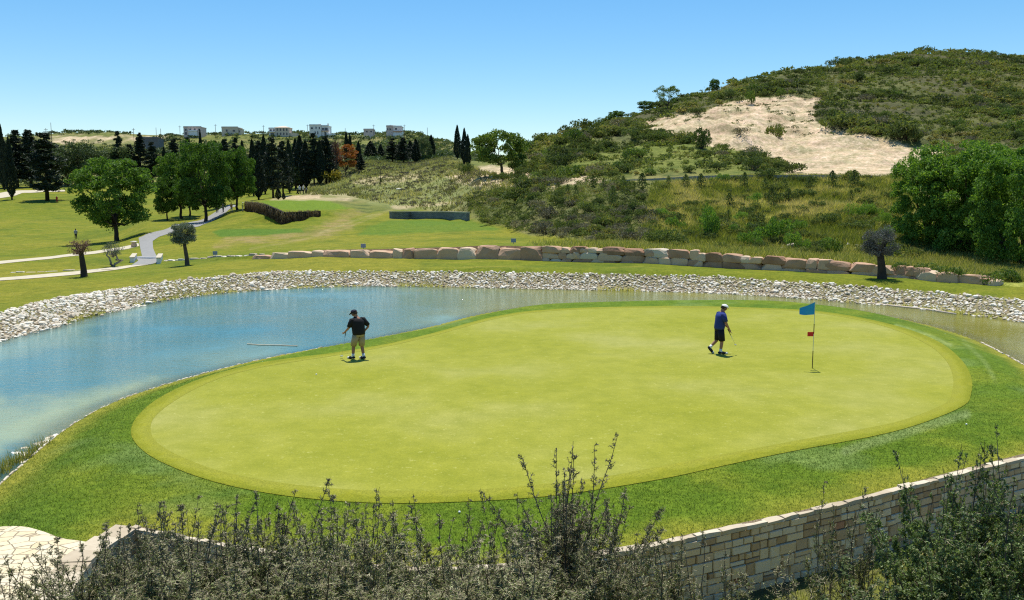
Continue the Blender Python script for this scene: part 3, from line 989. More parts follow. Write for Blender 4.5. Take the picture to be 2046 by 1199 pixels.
silt2 = region(uc, ur, [(-200, 760), (0, 800), (150, 805), (300, 765), (240, 790), (120, 850), (0, 905), (-200, 1000)], 50, 20, 3)
cw = np.stack([.075 + 0 * ux, .205 + 0 * ux, .225 + 0 * ux], 1)
teal = (sm(fbm(ux, uy, 9, 3, 95) * 5 + .5) * sm((uy - 30) / 12))[:, None] * .7
cw = cw * (1 - teal) + np.array([.11, .21, .19]) * teal
w_ = np.clip(silt * .5 + silt2 * .75, 0, 1)[:, None]
cw = cw * (1 - w_) + np.array([.30, .37, .22]) * w_
cw = cw * milky[:, None] + np.array([.29, .275, .04]) * (1 - milky[:, None])  # olive on the right carries the green bank's reflection in the body colour
a = wme.attributes.new('turbid', 'FLOAT', 'POINT'); a.data.foreach_set('value', turb.astype(np.float32))
a = wme.attributes.new('Col', 'FLOAT_COLOR', 'POINT'); a.data.foreach_set('color', np.concatenate([cw, np.ones((len(cw), 1))], 1).astype(np.float32).ravel())
tag(link('pond_water', wme), kind='structure')

# ------------------------------------------------------------------ vegetation: materials
def leafmat(name, stops, tl=.28, objvar=.25, rough=.6):
    return mat_tint(name, stops, rough, .25, .5, .25, 0, objvar, tl)


L_BROAD = leafmat('broad_leaf', [(.1, (.035, .08, .012)), (.5, (.09, .175, .025)), (.9, (.21, .33, .055))], .38)
L_BRIGHT = leafmat('bright_leaf', [(.1, (.05, .12, .018)), (.5, (.15, .27, .04)), (.9, (.32, .44, .08))], .4)
L_DARK = leafmat('cypress_leaf', [(.1, (.010, .018, .010)), (.5, (.020, .034, .018)), (.9, (.045, .065, .035))], .1)
L_MID = leafmat('mid_leaf', [(.1, (.05, .08, .03)), (.5, (.10, .14, .05)), (.9, (.18, .22, .08))], .2, .5)
L_OLIVE = leafmat('olive_leaf', [(.1, (.06, .08, .055)), (.5, (.14, .17, .12)), (.9, (.30, .33, .25))], .2)
L_DUSK = leafmat('dusky_leaf', [(.1, (.045, .05, .05)), (.5, (.10, .105, .10)), (.9, (.2, .21, .2))], .12)
L_FIG = leafmat('fig_leaf', [(.1, (.04, .085, .018)), (.5, (.12, .19, .03)), (.9, (.30, .36, .07))], .3)
L_ORANGE = leafmat('autumn_leaf', [(.1, (.20, .06, .012)), (.5, (.42, .15, .02)), (.9, (.55, .28, .05))], .3)
L_YELLOW = leafmat('yellow_leaf', [(.1, (.14, .12, .02)), (.5, (.35, .28, .03)), (.9, (.5, .42, .08))], .3)
L_RUST = leafmat('rust_twig', [(.1, (.12, .07, .05)), (.5, (.24, .13, .09)), (.9, (.36, .22, .16))], .1)
L_SCRUB = leafmat('scrub_leaf', [(.1, (.07, .09, .03)), (.35, (.125, .16, .045)), (.6, (.185, .22, .055)), (.8, (.23, .235, .075)), (.95, (.27, .235, .10))], .35, .7, .8)
L_DEEP = leafmat('deep_scrub_leaf', [(.1, (.05, .075, .025)), (.5, (.10, .14, .04)), (.9, (.18, .22, .06))], .3, .5, .8)
L_GREY = leafmat('grey_scrub_leaf', [(.1, (.11, .10, .075)), (.5, (.21, .19, .12)), (.9, (.34, .31, .19))], .2, .5, .8)
L_GRASS = leafmat('long_grass_blade', [(.1, (.13, .16, .03)), (.5, (.27, .28, .06)), (.9, (.50, .42, .19))], .4, 0, .8)
L_GRASSD = leafmat('dry_grass_blade', [(.1, (.13, .13, .06)), (.5, (.24, .25, .09)), (.9, (.42, .38, .2))], .35, 0, .8)
L_ROUGH = leafmat('rough_blade', [(.1, (.06, .11, .010)), (.5, (.12, .185, .014)), (.9, (.26, .29, .05))], .2, 0, .8)
L_THORN = leafmat('thorn_leaf', [(.1, (.075, .10, .03)), (.5, (.215, .27, .08)), (.9, (.62, .67, .32))], .35, .2, .45)
L_THORNG = leafmat('green_thorn_leaf', [(.1, (.07, .11, .035)), (.5, (.15, .22, .07)), (.9, (.38, .46, .22))], .35, .2, .45)
M_BARK = mat_tint('bark', [(.2, (.05, .04, .03)), (.8, (.15, .12, .09))], .9, .1, 3, .8, .03, 0, 0, 12)
M_BARKD = mat_tint('dark_bark', [(.2, (.03, .025, .02)), (.8, (.08, .065, .05))], .9, .1, 3, .8, .03, 0, 0, 12)
M_BARKP = mat_tint('pale_bark', [(.2, (.20, .18, .15)), (.8, (.42, .39, .33))], .9, .1, 3, .8, .03, 0, 0, 12)
M_TWIG = mat_tint('thorn_twig', [(.1, (.05, .04, .035)), (.6, (.12, .10, .08)), (.95, (.30, .26, .20))], .85, .15, 4, .5, 0, .1)

M_TWIG2 = mat_tint('pale_twig', [(.1, (.06, .05, .032)), (.5, (.19, .165, .10)), (.95, (.50, .45, .28))], .85, .15, 4, .5, 0, .1)


# ------------------------------------------------------------------ vegetation: shapes
def limb(rng, p0, p1, r0, r1, n=6, bend=.12):
    t = np.linspace(0, 1, n)[:, None]
    L = np.linalg.norm(np.array(p1) - np.array(p0))
    P = np.array(p0) * (1 - t) + np.array(p1) * t
    P[1:-1] += rng.normal(size=(n - 2, 3)) * L * bend * .35
    P += np.array([0, 0, 1]) * (np.sin(t * math.pi) * L * bend * -.4)
    return P, np.linspace(r0, r1, n)


def crown_mesh(name, rng, c, rad, nblob, br, nleaf, size, mat, gap=0.0, under=.35, aspect=.55, flat=.8, core=0.25):
    """leaf clumps over a set of uneven boughs"""
    c = np.array(c, float); rad = np.array(rad, float)
    u = unit(nblob * 4, rng)
    u = u[u[:, 2] > -under - .35][:nblob]
    rr = rng.uniform(.35, 1.0, len(u)) ** .55
    u = np.sign(u) * np.abs(u) ** .8
    B = c + u * rad * rr[:, None] * (1 - br * .5)
    br_ = br * rad.mean() * rng.uniform(.6, 1.35, len(B))
    k = rng.integers(0, len(B), nleaf)
    v = unit(nleaf, rng)
    v[:, 2] = np.where(v[:, 2] < -.3, v[:, 2] * rng.uniform(-1, 1, nleaf), v[:, 2])
    r = rng.uniform(core, 1.08, nleaf) ** .5
    P = B[k] + v * (br_[k] * r)[:, None] * np.array([1.15, 1.15, flat])
    if gap:
        g = fbm(P[:, 0] * 3 + P[:, 2] * 2.1, P[:, 1] * 3 + P[:, 2] * 1.7, rad.mean() * .7, 2, int(rng.integers(99)))
        P = P[g > -.5 + gap]; k = None
    V, Q_ = leaf_quads(P, size, rng, aspect)
    tb = rng.uniform(.0, .35, len(P)) + .3
    me = MB().add(V, Q_, np.repeat(np.clip(tb + rng.normal(size=len(P)) * .12, 0, 1), 4)).data(name, mat)
    return me, B


def broadleaf(seed, mat, bark, h=10., w=10., base=.16, nleaf=9000, size=.36, nblob=55, br=.28, trunk=.28, gap=0, lean=0, flat=.8, fork=False, cz=.58, rim=.35, core=.25):
    rng = np.random.default_rng(seed)
    ch = h * (1 - base)
    c = (lean * .3, 0, h * base + ch * .5)
    cm, B = crown_mesh('crown', rng, c, (w / 2, w / 2, ch / 2), nblob, br, nleaf, size, mat, gap, under=rim, flat=flat, core=core)
    mb = MB()
    top = np.array([lean * .2, 0, h * (max(base, .05) + .12)])
    P, r = limb(rng, (0, 0, -.25), top, trunk, trunk * .72, 7, .05)
    r[0] *= 1.45; r[1] *= 1.12
    mb.add(*tube(P, r, 9), .5)
    order = rng.permutation(len(B))[:14]
    for i in order:
        b = B[i]
        mid = top + (b - top) * .5 + np.array([0, 0, -.05 * h])
        s0 = P[-2] * .5 + P[-1] * .5
        Q1, r1 = limb(rng, s0, mid, trunk * .5, trunk * .26, 5)
        mb.add(*tube(Q1, r1, 6), .5)
        Q2, r2 = limb(rng, mid, b, trunk * .26, trunk * .07, 4)
        mb.add(*tube(Q2, r2, 5), .5)
    return [('trunk', mb.data('trunk', bark, True)), ('crown', cm)]


def cypress(seed, h=12., w=2., nleaf=3600, size=.5, mat=None, power=.75, base=.05, trunk=.16, rag=.1):
    rng = np.random.default_rng(seed)
    t = rng.uniform(0, 1, nleaf) ** .85
    prof = np.sin(np.clip(t, 0, 1) ** .55 * math.pi) ** power
    prof = np.maximum(prof, .03)
    prof = np.where(t < .18, prof * (.55 + t * 2.5), prof)
    a = rng.uniform(0, 2 * math.pi, nleaf)
    wob = 1 + .22 * np.sin(a * 3 + t * 9 + seed) * .6 + rng.normal(size=nleaf) * rag
    r = w / 2 * prof * wob * rng.uniform(.35, 1, nleaf) ** .35
    P = np.stack([r * np.cos(a), r * np.sin(a), h * base + t * h * (1 - base)], 1)
    V, Q_ = leaf_quads(P, size, rng, .4, np.array([0, 0, 1.]), .55)
    me = MB().add(V, Q_, np.repeat(rng.uniform(.2, .8, nleaf), 4)).data('crown', mat or L_DARK)
    tr = MB().add(*tube([(0, 0, -.3), (0, 0, h * .3), (0, 0, h * .85)], [trunk, trunk * .7, .03], 7), .5).data('trunk', M_BARKD, True)
    return [('trunk', tr), ('crown', me)]


def conifer(seed, h=14., w=6., nleaf=6500, size=.5, mat=None, base=.14, rag=.22):
    """dark broad conifer: uneven tiers of drooping boughs"""
    rng = np.random.default_rng(seed)
    nb = 90
    t = rng.uniform(0, 1, nb) ** .9
    L = w / 2 * np.clip(1.02 - t, .04, 1) ** .62 * rng.uniform(.6, 1.15, nb)
    L = np.where(t < .12, L * .75, L)
    a = rng.uniform(0, 2 * math.pi, nb)
    z0 = h * base + t * h * (1 - base) * .97
    k = rng.integers(0, nb, nleaf)
    s = rng.uniform(.05, 1, nleaf) ** .7
    P = np.stack([np.cos(a[k]) * L[k] * s, np.sin(a[k]) * L[k] * s, z0[k] + L[k] * s * .12 - s * s * L[k] * .1], 1)
    P += rng.normal(size=P.shape) * (.14 + .16 * (1 - t[k]))[:, None] * np.array([1, 1, .8]) * w / 6
    V, Q_ = leaf_quads(P, size, rng, .42)
    me = MB().add(V, Q_, np.repeat(rng.uniform(.15, .8, nleaf), 4)).data('crown', mat or L_DARK)
    tr = MB().add(*tube([(0, 0, -.3), (0, 0, h * .4), (0, 0, h * .93)], [.24, .16, .03], 7), .5)
    i = rng.permutation(nb)[:22]
    tr.add(*segs(np.stack([0 * z0[i], 0 * z0[i], z0[i]], 1), np.stack([np.cos(a[i]) * L[i] * .8, np.sin(a[i]) * L[i] * .8, z0[i] + L[i] * .06], 1), .05, .015, 4), .5)
    return [('trunk', tr.data('trunk', M_BARKD, True)), ('crown', me)]


def bush(seed, mat, n=420, size=.2, w=1.0, h=.8, spiky=.3, name='foliage', stems=True):
    """low rounded shrub about 2 w wide"""
    rng = np.random.default_rng(seed)
    nb = 9
    B = np.stack([rng.normal(size=nb) * .42 * w, rng.normal(size=nb) * .42 * w, rng.uniform(.25, .62, nb) * h], 1)
    rb = rng.uniform(.3, .52, nb) * w
    k = rng.integers(0, nb, n)
    v = unit(n, rng); v[:, 2] = np.abs(v[:, 2]) * np.where(rng.uniform(size=n) < .75, 1, -.6)
    P = B[k] + v * (rb[k] * rng.uniform(.5, 1.1, n) ** .5)[:, None] * np.array([1, 1, .85 * h / w])
    P[:, 2] = np.maximum(P[:, 2], .03)
    V, Q_ = leaf_quads(P, size, rng, .42, np.array([0, 0, 1.]) * spiky, 1)
    tt = np.clip(rng.uniform(.15, .75, n) + .08 * rng.normal(size=n), 0, 1)
    mb = MB().add(V, Q_, np.repeat(tt, 4))
    me = mb.data(name, mat)
    if not stems:
        return [(name, me)]
    m = 9
    P0 = rng.normal(size=(m, 3)) * .08 * w; P0[:, 2] = -.08
    st = MB().add(*segs(P0, B[rng.integers(0, nb, m)], .03 * w, .008, 4), .4).data('stem', M_BARKD)
    return [('stem', st), ('foliage', me)]


def place(parts, name, px, py, ptop, wpx, nat_h, nat_w, label, cat, group=None, ymin=0, Y=None, seed=0, sink=0):
    if Y is None:
        x, y, z = hit(px, py, ymin)
    else:
        x, y, z = at(px, Y)
    D = depth(x, y, z)
    h = (py - ptop) / F * D * 1.01
    if Y is not None:
        u_, v_ = proj(np.array([x]), np.array([y]), np.array([z]))
        h = (float(v_[0]) - ptop) / F * D * 1.01
    w = wpx / F * D * (.9 if name == 'broadleaf_tree' else 1)
    return inst(parts, name, (x, y, z - sink), label, cat, group, rz=(seed * 2.399) % 6.28, sc=(w / nat_w, w / nat_w, h / nat_h))


# ------------------------------------------------------------------ the larger trees
BR = [broadleaf(s, L_BROAD, M_BARKD, 10, 9.6, .10, 21000, .32, 150, .17, .30, rim=.6, core=.45) for s in (11, 12, 13)]
BRIGHTS = [broadleaf(s, L_BRIGHT, M_BARKD, 10, 10, -.06, 38000, .27, 210, .135, .26, flat=.85, rim=.75, core=.5) for s in (21, 22)]
G_BIG = 'broadleaf trees along the cart path'
place(BR[0], 'broadleaf_tree', 233, 482, 312, 178, 10, 10, 'large round-crowned dark green tree standing alone on the left fairway', 'tree', seed=1)
place(BR[1], 'broadleaf_tree', 412, 443, 282, 130, 10, 10, 'tallest of the broadleaf trees by the cart path, trunk at the path edge', 'tree', G_BIG, seed=2)
place(BR[2], 'broadleaf_tree', 362, 437, 303, 104, 10, 10, 'paler broadleaf tree left of the tallest one by the cart path', 'tree', G_BIG, seed=3)
place(BR[0], 'broadleaf_tree', 334, 441, 352, 62, 10, 10, 'short thin-trunked dark tree at the left end of the cart path group', 'tree', G_BIG, seed=4)
place(BR[1], 'broadleaf_tree', 380, 432, 330, 70, 10, 10, 'small tree with forked trunk half hidden behind the tallest path tree', 'tree', G_BIG, seed=5)
place(BR[2], 'broadleaf_tree', 474, 420, 295, 92, 10, 10, 'broadleaf tree at the right end of the cart path group beside the hedge', 'tree', G_BIG, seed=6)
place(BR[0], 'broadleaf_tree', 447, 412, 300, 80, 10, 10, 'dark tree between the tallest and rightmost trees of the path group', 'tree', G_BIG, seed=8)
G_R = 'big trees closing the right edge'
RT = [(1855, 515, 292, 150, 1, 'left and lowest of the dense bright green trees at the right edge', 0), (1935, 520, 278, 205, 2, 'tallest dense bright green tree in the clump at the right edge', 1),
      (2040, 535, 292, 190, 3, 'bright green tree cut by the right edge of the photo', 0), (1992, 520, 288, 150, 4, 'bright green tree behind, between the tallest and the edge-cut one', 1)]
for i, (a, b, t, w_, s_, lab, k_) in enumerate(RT):
    x, y, z = at(a, [74, 71, 64, 76][i])
    D = depth(x, y, z)
    pv = float(proj(np.array([x]), np.array([y]), np.array([z]))[1][0])
    inst(BRIGHTS[k_], 'broadleaf_tree', (x, y, z), lab, 'tree', G_R, rz=s_ * 1.7, sc=(w_ / F * D / 10, w_ / F * D / 10, (pv - t) / F * D / 10))

FIG = broadleaf(31, L_FIG, M_BARK, 8, 10.5, .17, 10000, .42, 80, .19, .30, gap=.12, lean=-1.0, rim=.6, core=.4)
place(FIG, 'fig_tree', 1004, 352, 261, 118, 8, 10.5, 'yellow-green spreading tree on the bare rise left of the hill', 'tree', seed=0)

# olives on the grass by the pond
def olive(seed, mat, h, w, base, nleaf, size, trunk, bark, lean=0, fork=False, dens=.25, power=1):
    rng = np.random.default_rng(seed)
    ch = h * (1 - base)
    me, B = crown_mesh('crown', rng, (lean, 0, h * base + ch * .5), (w / 2, w / 2, ch / 2), 40, .34, nleaf, size, mat, flat=.9, aspect=.32, under=.75)
    mb = MB()
    if fork:
        for (dx, dz) in ((-.22 * w, .62), (.26 * w, .7)):
            P, r = limb(rng, (0, 0, -.1), (dx, 0, h * dz), trunk, trunk * .5, 7, .25)
            mb.add(*tube(P, r, 8), rng.uniform(.3, .8))
        root = np.array([0, 0, h * .4])
    else:
        P = np.array([(0, 0, -.15), (0, 0, .05), (lean * .1, .02, h * base * .4), (lean * .45, 0, h * base * .8), (lean * .9, 0, h * (base + .12))])
        mb.add(*tube(P, [trunk * 1.5, trunk * 1.2, trunk, trunk * .92, trunk * .75], 9), .5)
        root = P[-1]
    for i in rng.permutation(len(B))[:18]:
        s0 = root + rng.normal(size=3) * trunk * .3
        Q1, r1 = limb(rng, s0, B[i], trunk * .38, trunk * .06, 5)
        mb.add(*tube(Q1, r1, 5), rng.uniform(.2, .9))
    return [('trunk', mb.data('trunk', bark, True)), ('crown', me)]


G_O = 'old olive trees on the pond bank'
place(olive(41, L_OLIVE, 3.6, 2.1, .42, 9500, .14, .17, M_BARK, -.2), 'olive_tree', 374, 530, 444, 50, 3.6, 2.1, 'grey-green round-headed olive tree beside the white bridge wall', 'tree', G_O, seed=0)
place(olive(42, L_RUST, 3.0, 1.9, .50, 1500, .12, .24, M_BARKD, -.15), 'olive_tree', 168, 553, 477, 46, 3.0, 1.9, 'stubby olive tree with a reddish almost bare head beside the lower path', 'tree', G_O, seed=0)
place(olive(43, L_OLIVE, 2.2, 2.0, .42, 1500, .11, .12, M_BARKP, 0, True), 'olive_tree', 227, 533, 484, 44, 2.2, 2.0, 'small forked olive tree with pale trunk between the two gravel paths', 'tree', G_O, seed=0)
place(olive(44, L_DUSK, 3.3, 2.1, .36, 8500, .10, .26, M_BARKD, -.2), 'olive_tree', 1762, 557, 455, 66, 3.3, 2.1, 'dark thick-trunked olive tree in front of the right end of the block wall', 'tree', G_O, seed=0)

# conifers and the tree line
CYP = [cypress(s, 12, 2, 3600, .42, rag=.09) for s in (51, 52, 53)]
CON = [conifer(s, 14, 6) for s in (61, 62, 63)]
MIDT = [broadleaf(s, L_MID, M_BARK, 10, 9, .08, 5500, .42, 50, .27, .25) for s in (71, 72, 73)]
ORG = broadleaf(75, L_ORANGE, M_BARK, 10, 7, .04, 5500, .34, 46, .24, .2, gap=.25)
YEL = bush(76, L_YELLOW, 900, .26, 1.0, 1.0, .5)
G_C, G_K, G_M = 'cypresses of the far tree line', 'dark conifers of the far tree line', 'mixed trees behind the conifers'
# kind, base column, base row, top row, width, label, [distance]
TL = [
    ('k', 8, 377, 283, 74, 'dark conifer with its trunk at the far left edge of the photo'),
    ('c', 9, 380, 252, 17, 'pointed cypress spire rising at the far left behind the conifers'),
    ('k', 36, 374, 262, 62, 'dark conifer behind the lone cypress at the far left'),
    ('k', 62, 374, 262, 70, 'dark conifer with a ragged double top at the far left'),
    ('c', 24, 399, 278, 21, 'tall narrow cypress with bare stem standing in front on the far fairway'),
    ('k', 95, 401, 268, 104, 'broad dark conifer standing in its own pool of shadow on the far fairway'),
    ('m', 100, 372, 292, 70, 'grey-green tree just behind the broad dark conifer'),
    ('m', 135, 370, 296, 66, 'grey-green tree right of the broad dark conifer'),
    ('m', 168, 370, 285, 70, 'yellowish green tree behind the round tree, left of its crown top'),
    ('m', 205, 368, 296, 70, 'grey-green tree directly behind the lone round tree'),
    ('m', 240, 366, 292, 66, 'grey-green tree behind the right half of the lone round tree'),
    ('k', 240, 366, 264, 38, 'dark pointed conifer above the lone round tree'),
    ('k', 262, 366, 290, 46, 'low dark conifer right of the pointed one above the round tree'),
    ('k', 283, 364, 264, 40, 'tall dark conifer in front of the grey shed'),
    ('k', 306, 366, 285, 46, 'dark conifer in the gap between the round tree and the path group'),
    ('c', 330, 366, 296, 16, 'narrow cypress left of the pale broadleaf crown by the path'),
    ('k', 350, 366, 276, 36, 'dark conifer peeping over the pale broadleaf tree of the path group'),
    ('m', 400, 366, 290, 60, 'mid green tree hidden behind the path group'),
    ('k', 433, 380, 283, 34, 'slim dark conifer above the right shoulder of the path group'),
    ('c', 404, 372, 262, 11, 'single cypress tip rising behind the tallest path tree'),
    ('k', 473, 386, 277, 40, 'dark conifer above the rightmost path tree'),
    ('c', 487, 388, 284, 20, 'cypress right beside the rightmost path tree'),
    ('m', 500, 384, 300, 50, 'grey-green tree filling the gap right of the path group'),
    ('c', 507, 392, 282, 22, 'cypress between the path group and the big dark conifer pair'),
    ('c', 517, 399, 300, 26, 'near cypress standing lower beside the hedge end'),
    ('c', 530, 388, 274, 24, 'tall thin cypress left of the big dark conifer pair'),
    ('k', 546, 396, 276, 58, 'left tree of the big dark conifer pair above the hedge'),
    ('k', 566, 392, 284, 50, 'right tree of the big dark conifer pair above the hedge'),
    ('c', 579, 386, 282, 20, 'cypress closing the right side of the big conifer pair'),
    ('m', 590, 380, 334, 40, 'pale shrubby tree in the gap of the dark tree line'),
    ('c', 601, 378, 274, 30, 'cypress at the left of the central dark row'),
    ('c', 612, 377, 284, 26, 'cypress second from the left of the central dark row'),
    ('k', 628, 372, 268, 46, 'tallest broad conifer of the central dark row'),
    ('c', 640, 370, 283, 22, 'cypress squeezed between two broad conifers of the central dark row'),
    ('k', 652, 366, 270, 52, 'broad conifer next to the orange tree'),
    ('c', 693, 330, 265, 12, 'cypress tip rising above the orange tree'),
    ('c', 700, 330, 268, 11, 'second cypress tip just right above the orange tree'),
    ('c', 717, 340, 284, 15, 'slim cypress right of the orange tree'),
    ('k', 722, 345, 310, 24, 'small dark conifer at the foot of the slim cypress by the orange tree'),
    ('c', 741, 322, 283, 26, 'dark cypress behind the rounded grey-green bush'),
    ('c', 761, 322, 289, 15, 'slim cypress right of the rounded grey-green bush'),
    ('k', 784, 326, 277, 40, 'left tree of the four-tree conifer clump on the middle rise'),
    ('k', 806, 328, 276, 40, 'second tree of the conifer clump on the middle rise'),
    ('c', 820, 326, 282, 20, 'narrow tree in the middle of the conifer clump on the rise'),
    ('c', 831, 326, 279, 20, 'right dark tree of the conifer clump on the middle rise'),
    ('m', 845, 323, 272, 34, 'yellow-olive tree behind the right end of the conifer clump'),
    ('c', 862, 319, 271, 16, 'lone cypress right of the conifer clump on the rise'),
    ('c', 914, 318, 252, 15, 'tall lone cypress against the sky left of the spreading tree'),
    ('c', 928, 330, 258, 15, 'left cypress of the pair touching the spreading tree'),
    ('c', 935, 334, 270, 13, 'right cypress of the pair touching the spreading tree'),
    ('k', 380, 384, 276, 46, 'dark conifer directly behind the top of the tallest path tree'),
    ('k', 452, 384, 280, 44, 'dark conifer in the notch between two crowns of the path group'),
    ('k', 520, 380, 280, 44, 'dark conifer behind the cypresses right of the path group'),
    ('c', 592, 376, 280, 22, 'cypress filling the gap between the two dark conifer rows'),
    ('k', 664, 360, 290, 34, 'dark conifer behind the leafless reddish tree'),
    ('k', 800, 324, 284, 36, 'dark conifer in the back of the clump on the middle rise'),
    ('c', 556, 399, 375, 12, 'small young cypress on the tee edge, left of two'),
    ('c', 567, 399, 384, 7, 'smallest young cypress on the tee edge, right of two'),
]
for i, row in enumerate(TL):
    k, a, b, t, w_, lab = row[:6]
    if k == 'c':
        place(CYP[i % 3], 'cypress_tree', a, b, t, w_, 12, 2.0, lab, 'tree', G_C, 110, seed=i)
    elif k == 'k':
        place(CON[i % 3], 'conifer_tree', a, b, t, w_, 14, 6.0, lab, 'tree', G_K, 110, seed=i)
    else:
        place(MIDT[i % 3], 'leafy_tree', a, b, t, w_, 10, 9.0, lab, 'tree', G_M, 110, seed=i)
place(ORG, 'autumn_tree', 691, 350, 287, 50, 10, 7.0, 'bright orange autumn tree at the end of the dark row', 'tree', None, 110, seed=2)
# bare tree beside it
rng = np.random.default_rng(77)
mb = MB().add(*tube(limb(rng, (0, 0, -.3), (0, 0, 5), .16, .1)[0], np.linspace(.16, .1, 6), 6), .5)
n = 70
t_ = rng.uniform(.25, 1, n); a_ = rng.uniform(0, 6.28, n)
P0 = np.stack([0 * t_, 0 * t_, t_ * 8], 1)
L_ = (1.25 - t_) * 2.6
P1 = P0 + np.stack([np.cos(a_) * L_ * .55, np.sin(a_) * L_ * .55, L_ * 1.0 + .5], 1)
tr = [('trunk', mb.add(*segs(np.array([[0, 0, 4.5]]), np.array([[0, 0, 9.]]), .1, .03, 5)).data('trunk', M_BARK, True)),
      ('branches', MB().add(*segs(P0, P1, .06, .02, 3)).add(*segs(np.repeat(P1, 4, 0) * .6 + np.repeat(P0, 4, 0) * .4, np.repeat(P1, 4, 0) + rng.normal(size=(n * 4, 3)) * .6, .03, .015, 3)).data('branches', L_RUST))]
place(tr, 'bare_tree', 672, 358, 268, 42, 11, 4.2, 'leafless reddish tree between the dark row and the orange tree', 'tree', None, 110, seed=1)
place(YEL, 'yellow_bush', 657, 366, 338, 42, 1.1, 2.0, 'golden yellow bush in front of the tree line', 'bush', None, 110)
sap = [('stem', MB().add(*tube([(0, 0, -.1), (.02, 0, 1.4), (0, 0, 2.8)], [.05, .04, .02], 6)).data('stem', M_BARKD)), ('foliage', bush(78, L_DEEP, 130, .16, .35, 1.2, .3, stems=False)[0][1])]
place(sap, 'dead_sapling', 760, 371, 336, 22, 2.8, 1.5, 'thin dark half-dead sapling on the pale slope', 'tree', None, 110)

# ------------------------------------------------------------------ shrubs one can point at
BU = {
    'deep': [bush(s, L_DEEP, 700, .17, 1, .9) for s in (81, 82)],
    'scrub': [bush(s, L_SCRUB, 520, .19, 1, .8) for s in (83, 84, 85)],
    'bright': [bush(s, L_BRIGHT, 1500, .12, 1, 1.25, .4) for s in (86, 87)],
    'grey': [bush(s, L_GREY, 520, .15, 1, .8, .8) for s in (88, 89)],
    'fig': [bush(90, L_FIG, 700, .15, 1, .9)],
}
NB = [
    ('deep', 1398, 297, 249, 46, 'round dark green bush standing on the pale road cut'),
    ('bright', 1420, 478, 389, 60, 'tall bright green shrub on the overgrown slope, largest of them'),
    ('bright', 1545, 488, 418, 66, 'dark-footed green shrub right of the largest bright shrub'),
    ('bright', 1712, 440, 392, 38, 'green shrub on the slope left of the big right trees'),
    ('fig', 1665, 508, 466, 48, 'pale green leafy bush low on the slope beside the boulders'),
    ('deep', 1655, 452, 415, 40, 'dark shrub on the slope midway between two green shrubs'),
    ('fig', 1503, 208, 176, 26, 'yellow-green bush above the upper edge of the road cut'),
    ('fig', 1560, 194, 172, 22, 'small pale green bush on the upper edge of the road cut'),
    ('deep', 1170, 300, 280, 34, 'dark bush on the grassy spot of the left ridge'),
    ('deep', 1095, 355, 334, 34, 'dark bush on the pale earth at the foot of the left ridge'),
    ('scrub', 1555, 276, 240, 40, 'olive bush alone on the pale cut face'),
    ('deep', 1003, 362, 338, 40, 'very dark bush under the spreading yellow-green tree'),
    ('deep', 1037, 356, 330, 30, 'dark bush right of the trunk of the spreading tree'),
    ('deep', 932, 352, 318, 26, 'dark brush around the stem of the cypress pair'),
    ('scrub', 745, 322, 302, 30, 'rounded grey-green bush on the far lawn before a cypress'),
    ('fig', 1792, 541, 520, 44, 'light green weedy bush just right of the dark olive tree behind the wall'),
    ('fig', 1850, 549, 522, 60, 'spreading light green bush above the right end of the block wall'),
    ('fig', 1908, 560, 530, 56, 'light green bush between the block wall end and the big right trees'),
    ('fig', 1966, 570, 536, 62, 'light green bush near the right edge below the big trees'),
    ('fig', 2024, 578, 542, 60, 'light green bush at the right edge above the lawn strip'),
    ('grey', 1480, 268, 250, 40, 'grass-brown bush on the pale slope near the round dark one'),
]
for i, (k, a, b, t, w_, lab) in enumerate(NB):
    v = BU[k][i % len(BU[k])]
    hh = {'deep': 1.0, 'scrub': .95, 'bright': 1.5, 'grey': .95, 'fig': 1.0}[k]
    place(v, 'shrub', a, b, t, w_, hh, 1.9, lab, 'shrub', None, 64 if a < 1790 else 52, seed=i, sink=.1)
SKT = broadleaf(95, L_FIG, M_BARK, 8, 9, .12, 2600, .4, 40, .2, .2, gap=.35)
place(SKT, 'leafy_tree', 1333, 222, 172, 58, 8, 9, 'airy light green tree on the skyline where the big hill begins', 'tree', None, 150, seed=3)
for k, (a, b, t, w_, lab) in enumerate([(1232, 250, 221, 40, 'squat dark tree at the stepped left end of the big hill skyline'), (1292, 222, 202, 40, 'dark tree on the second step of the big hill skyline'), (1427, 172, 158, 22, 'small dark tree breaking the skyline left of the summit slope')]):
    place(BR[k % 3], 'leafy_tree', a, b, t, w_, 10, 10, lab, 'tree', None, 150, Y=[222, 232, 240][k], seed=k)

# young conifers planted along the grey fence
YNG = [cypress(s, 2.6, .9, 420, .22, L_DEEP, .6, .0, .03, .35) for s in (54, 55, 56)]
G_Y = 'young conifers planted on the slope below the grey fence'
YC = [(1115, 382, 364, 8), (1134, 388, 369, 8), (1185, 373, 352, 10), (1206, 378, 357, 9), (1245, 376, 353, 9), (1283, 378, 347, 14), (1335, 374, 352, 9), (1370, 372, 349, 12), (1400, 376, 348, 12), (1487, 376, 345, 12), (1528, 380, 356, 11),
      (1568, 378, 356, 11), (1616, 379, 356, 11), (1662, 374, 342, 14), (1706, 373, 341, 15), (1575, 404, 377, 15), (1541, 400, 376, 12), (1224, 410, 372, 14), (1457, 414, 386, 12), (1455, 440, 420, 12), (1150, 398, 372, 9), (1700, 400, 380, 10)]
YCN = ['first', 'second', 'third', 'fourth', 'fifth', 'sixth', 'seventh', 'eighth', 'ninth', 'tenth', 'eleventh', 'twelfth', 'thirteenth', 'fourteenth', 'fifteenth']
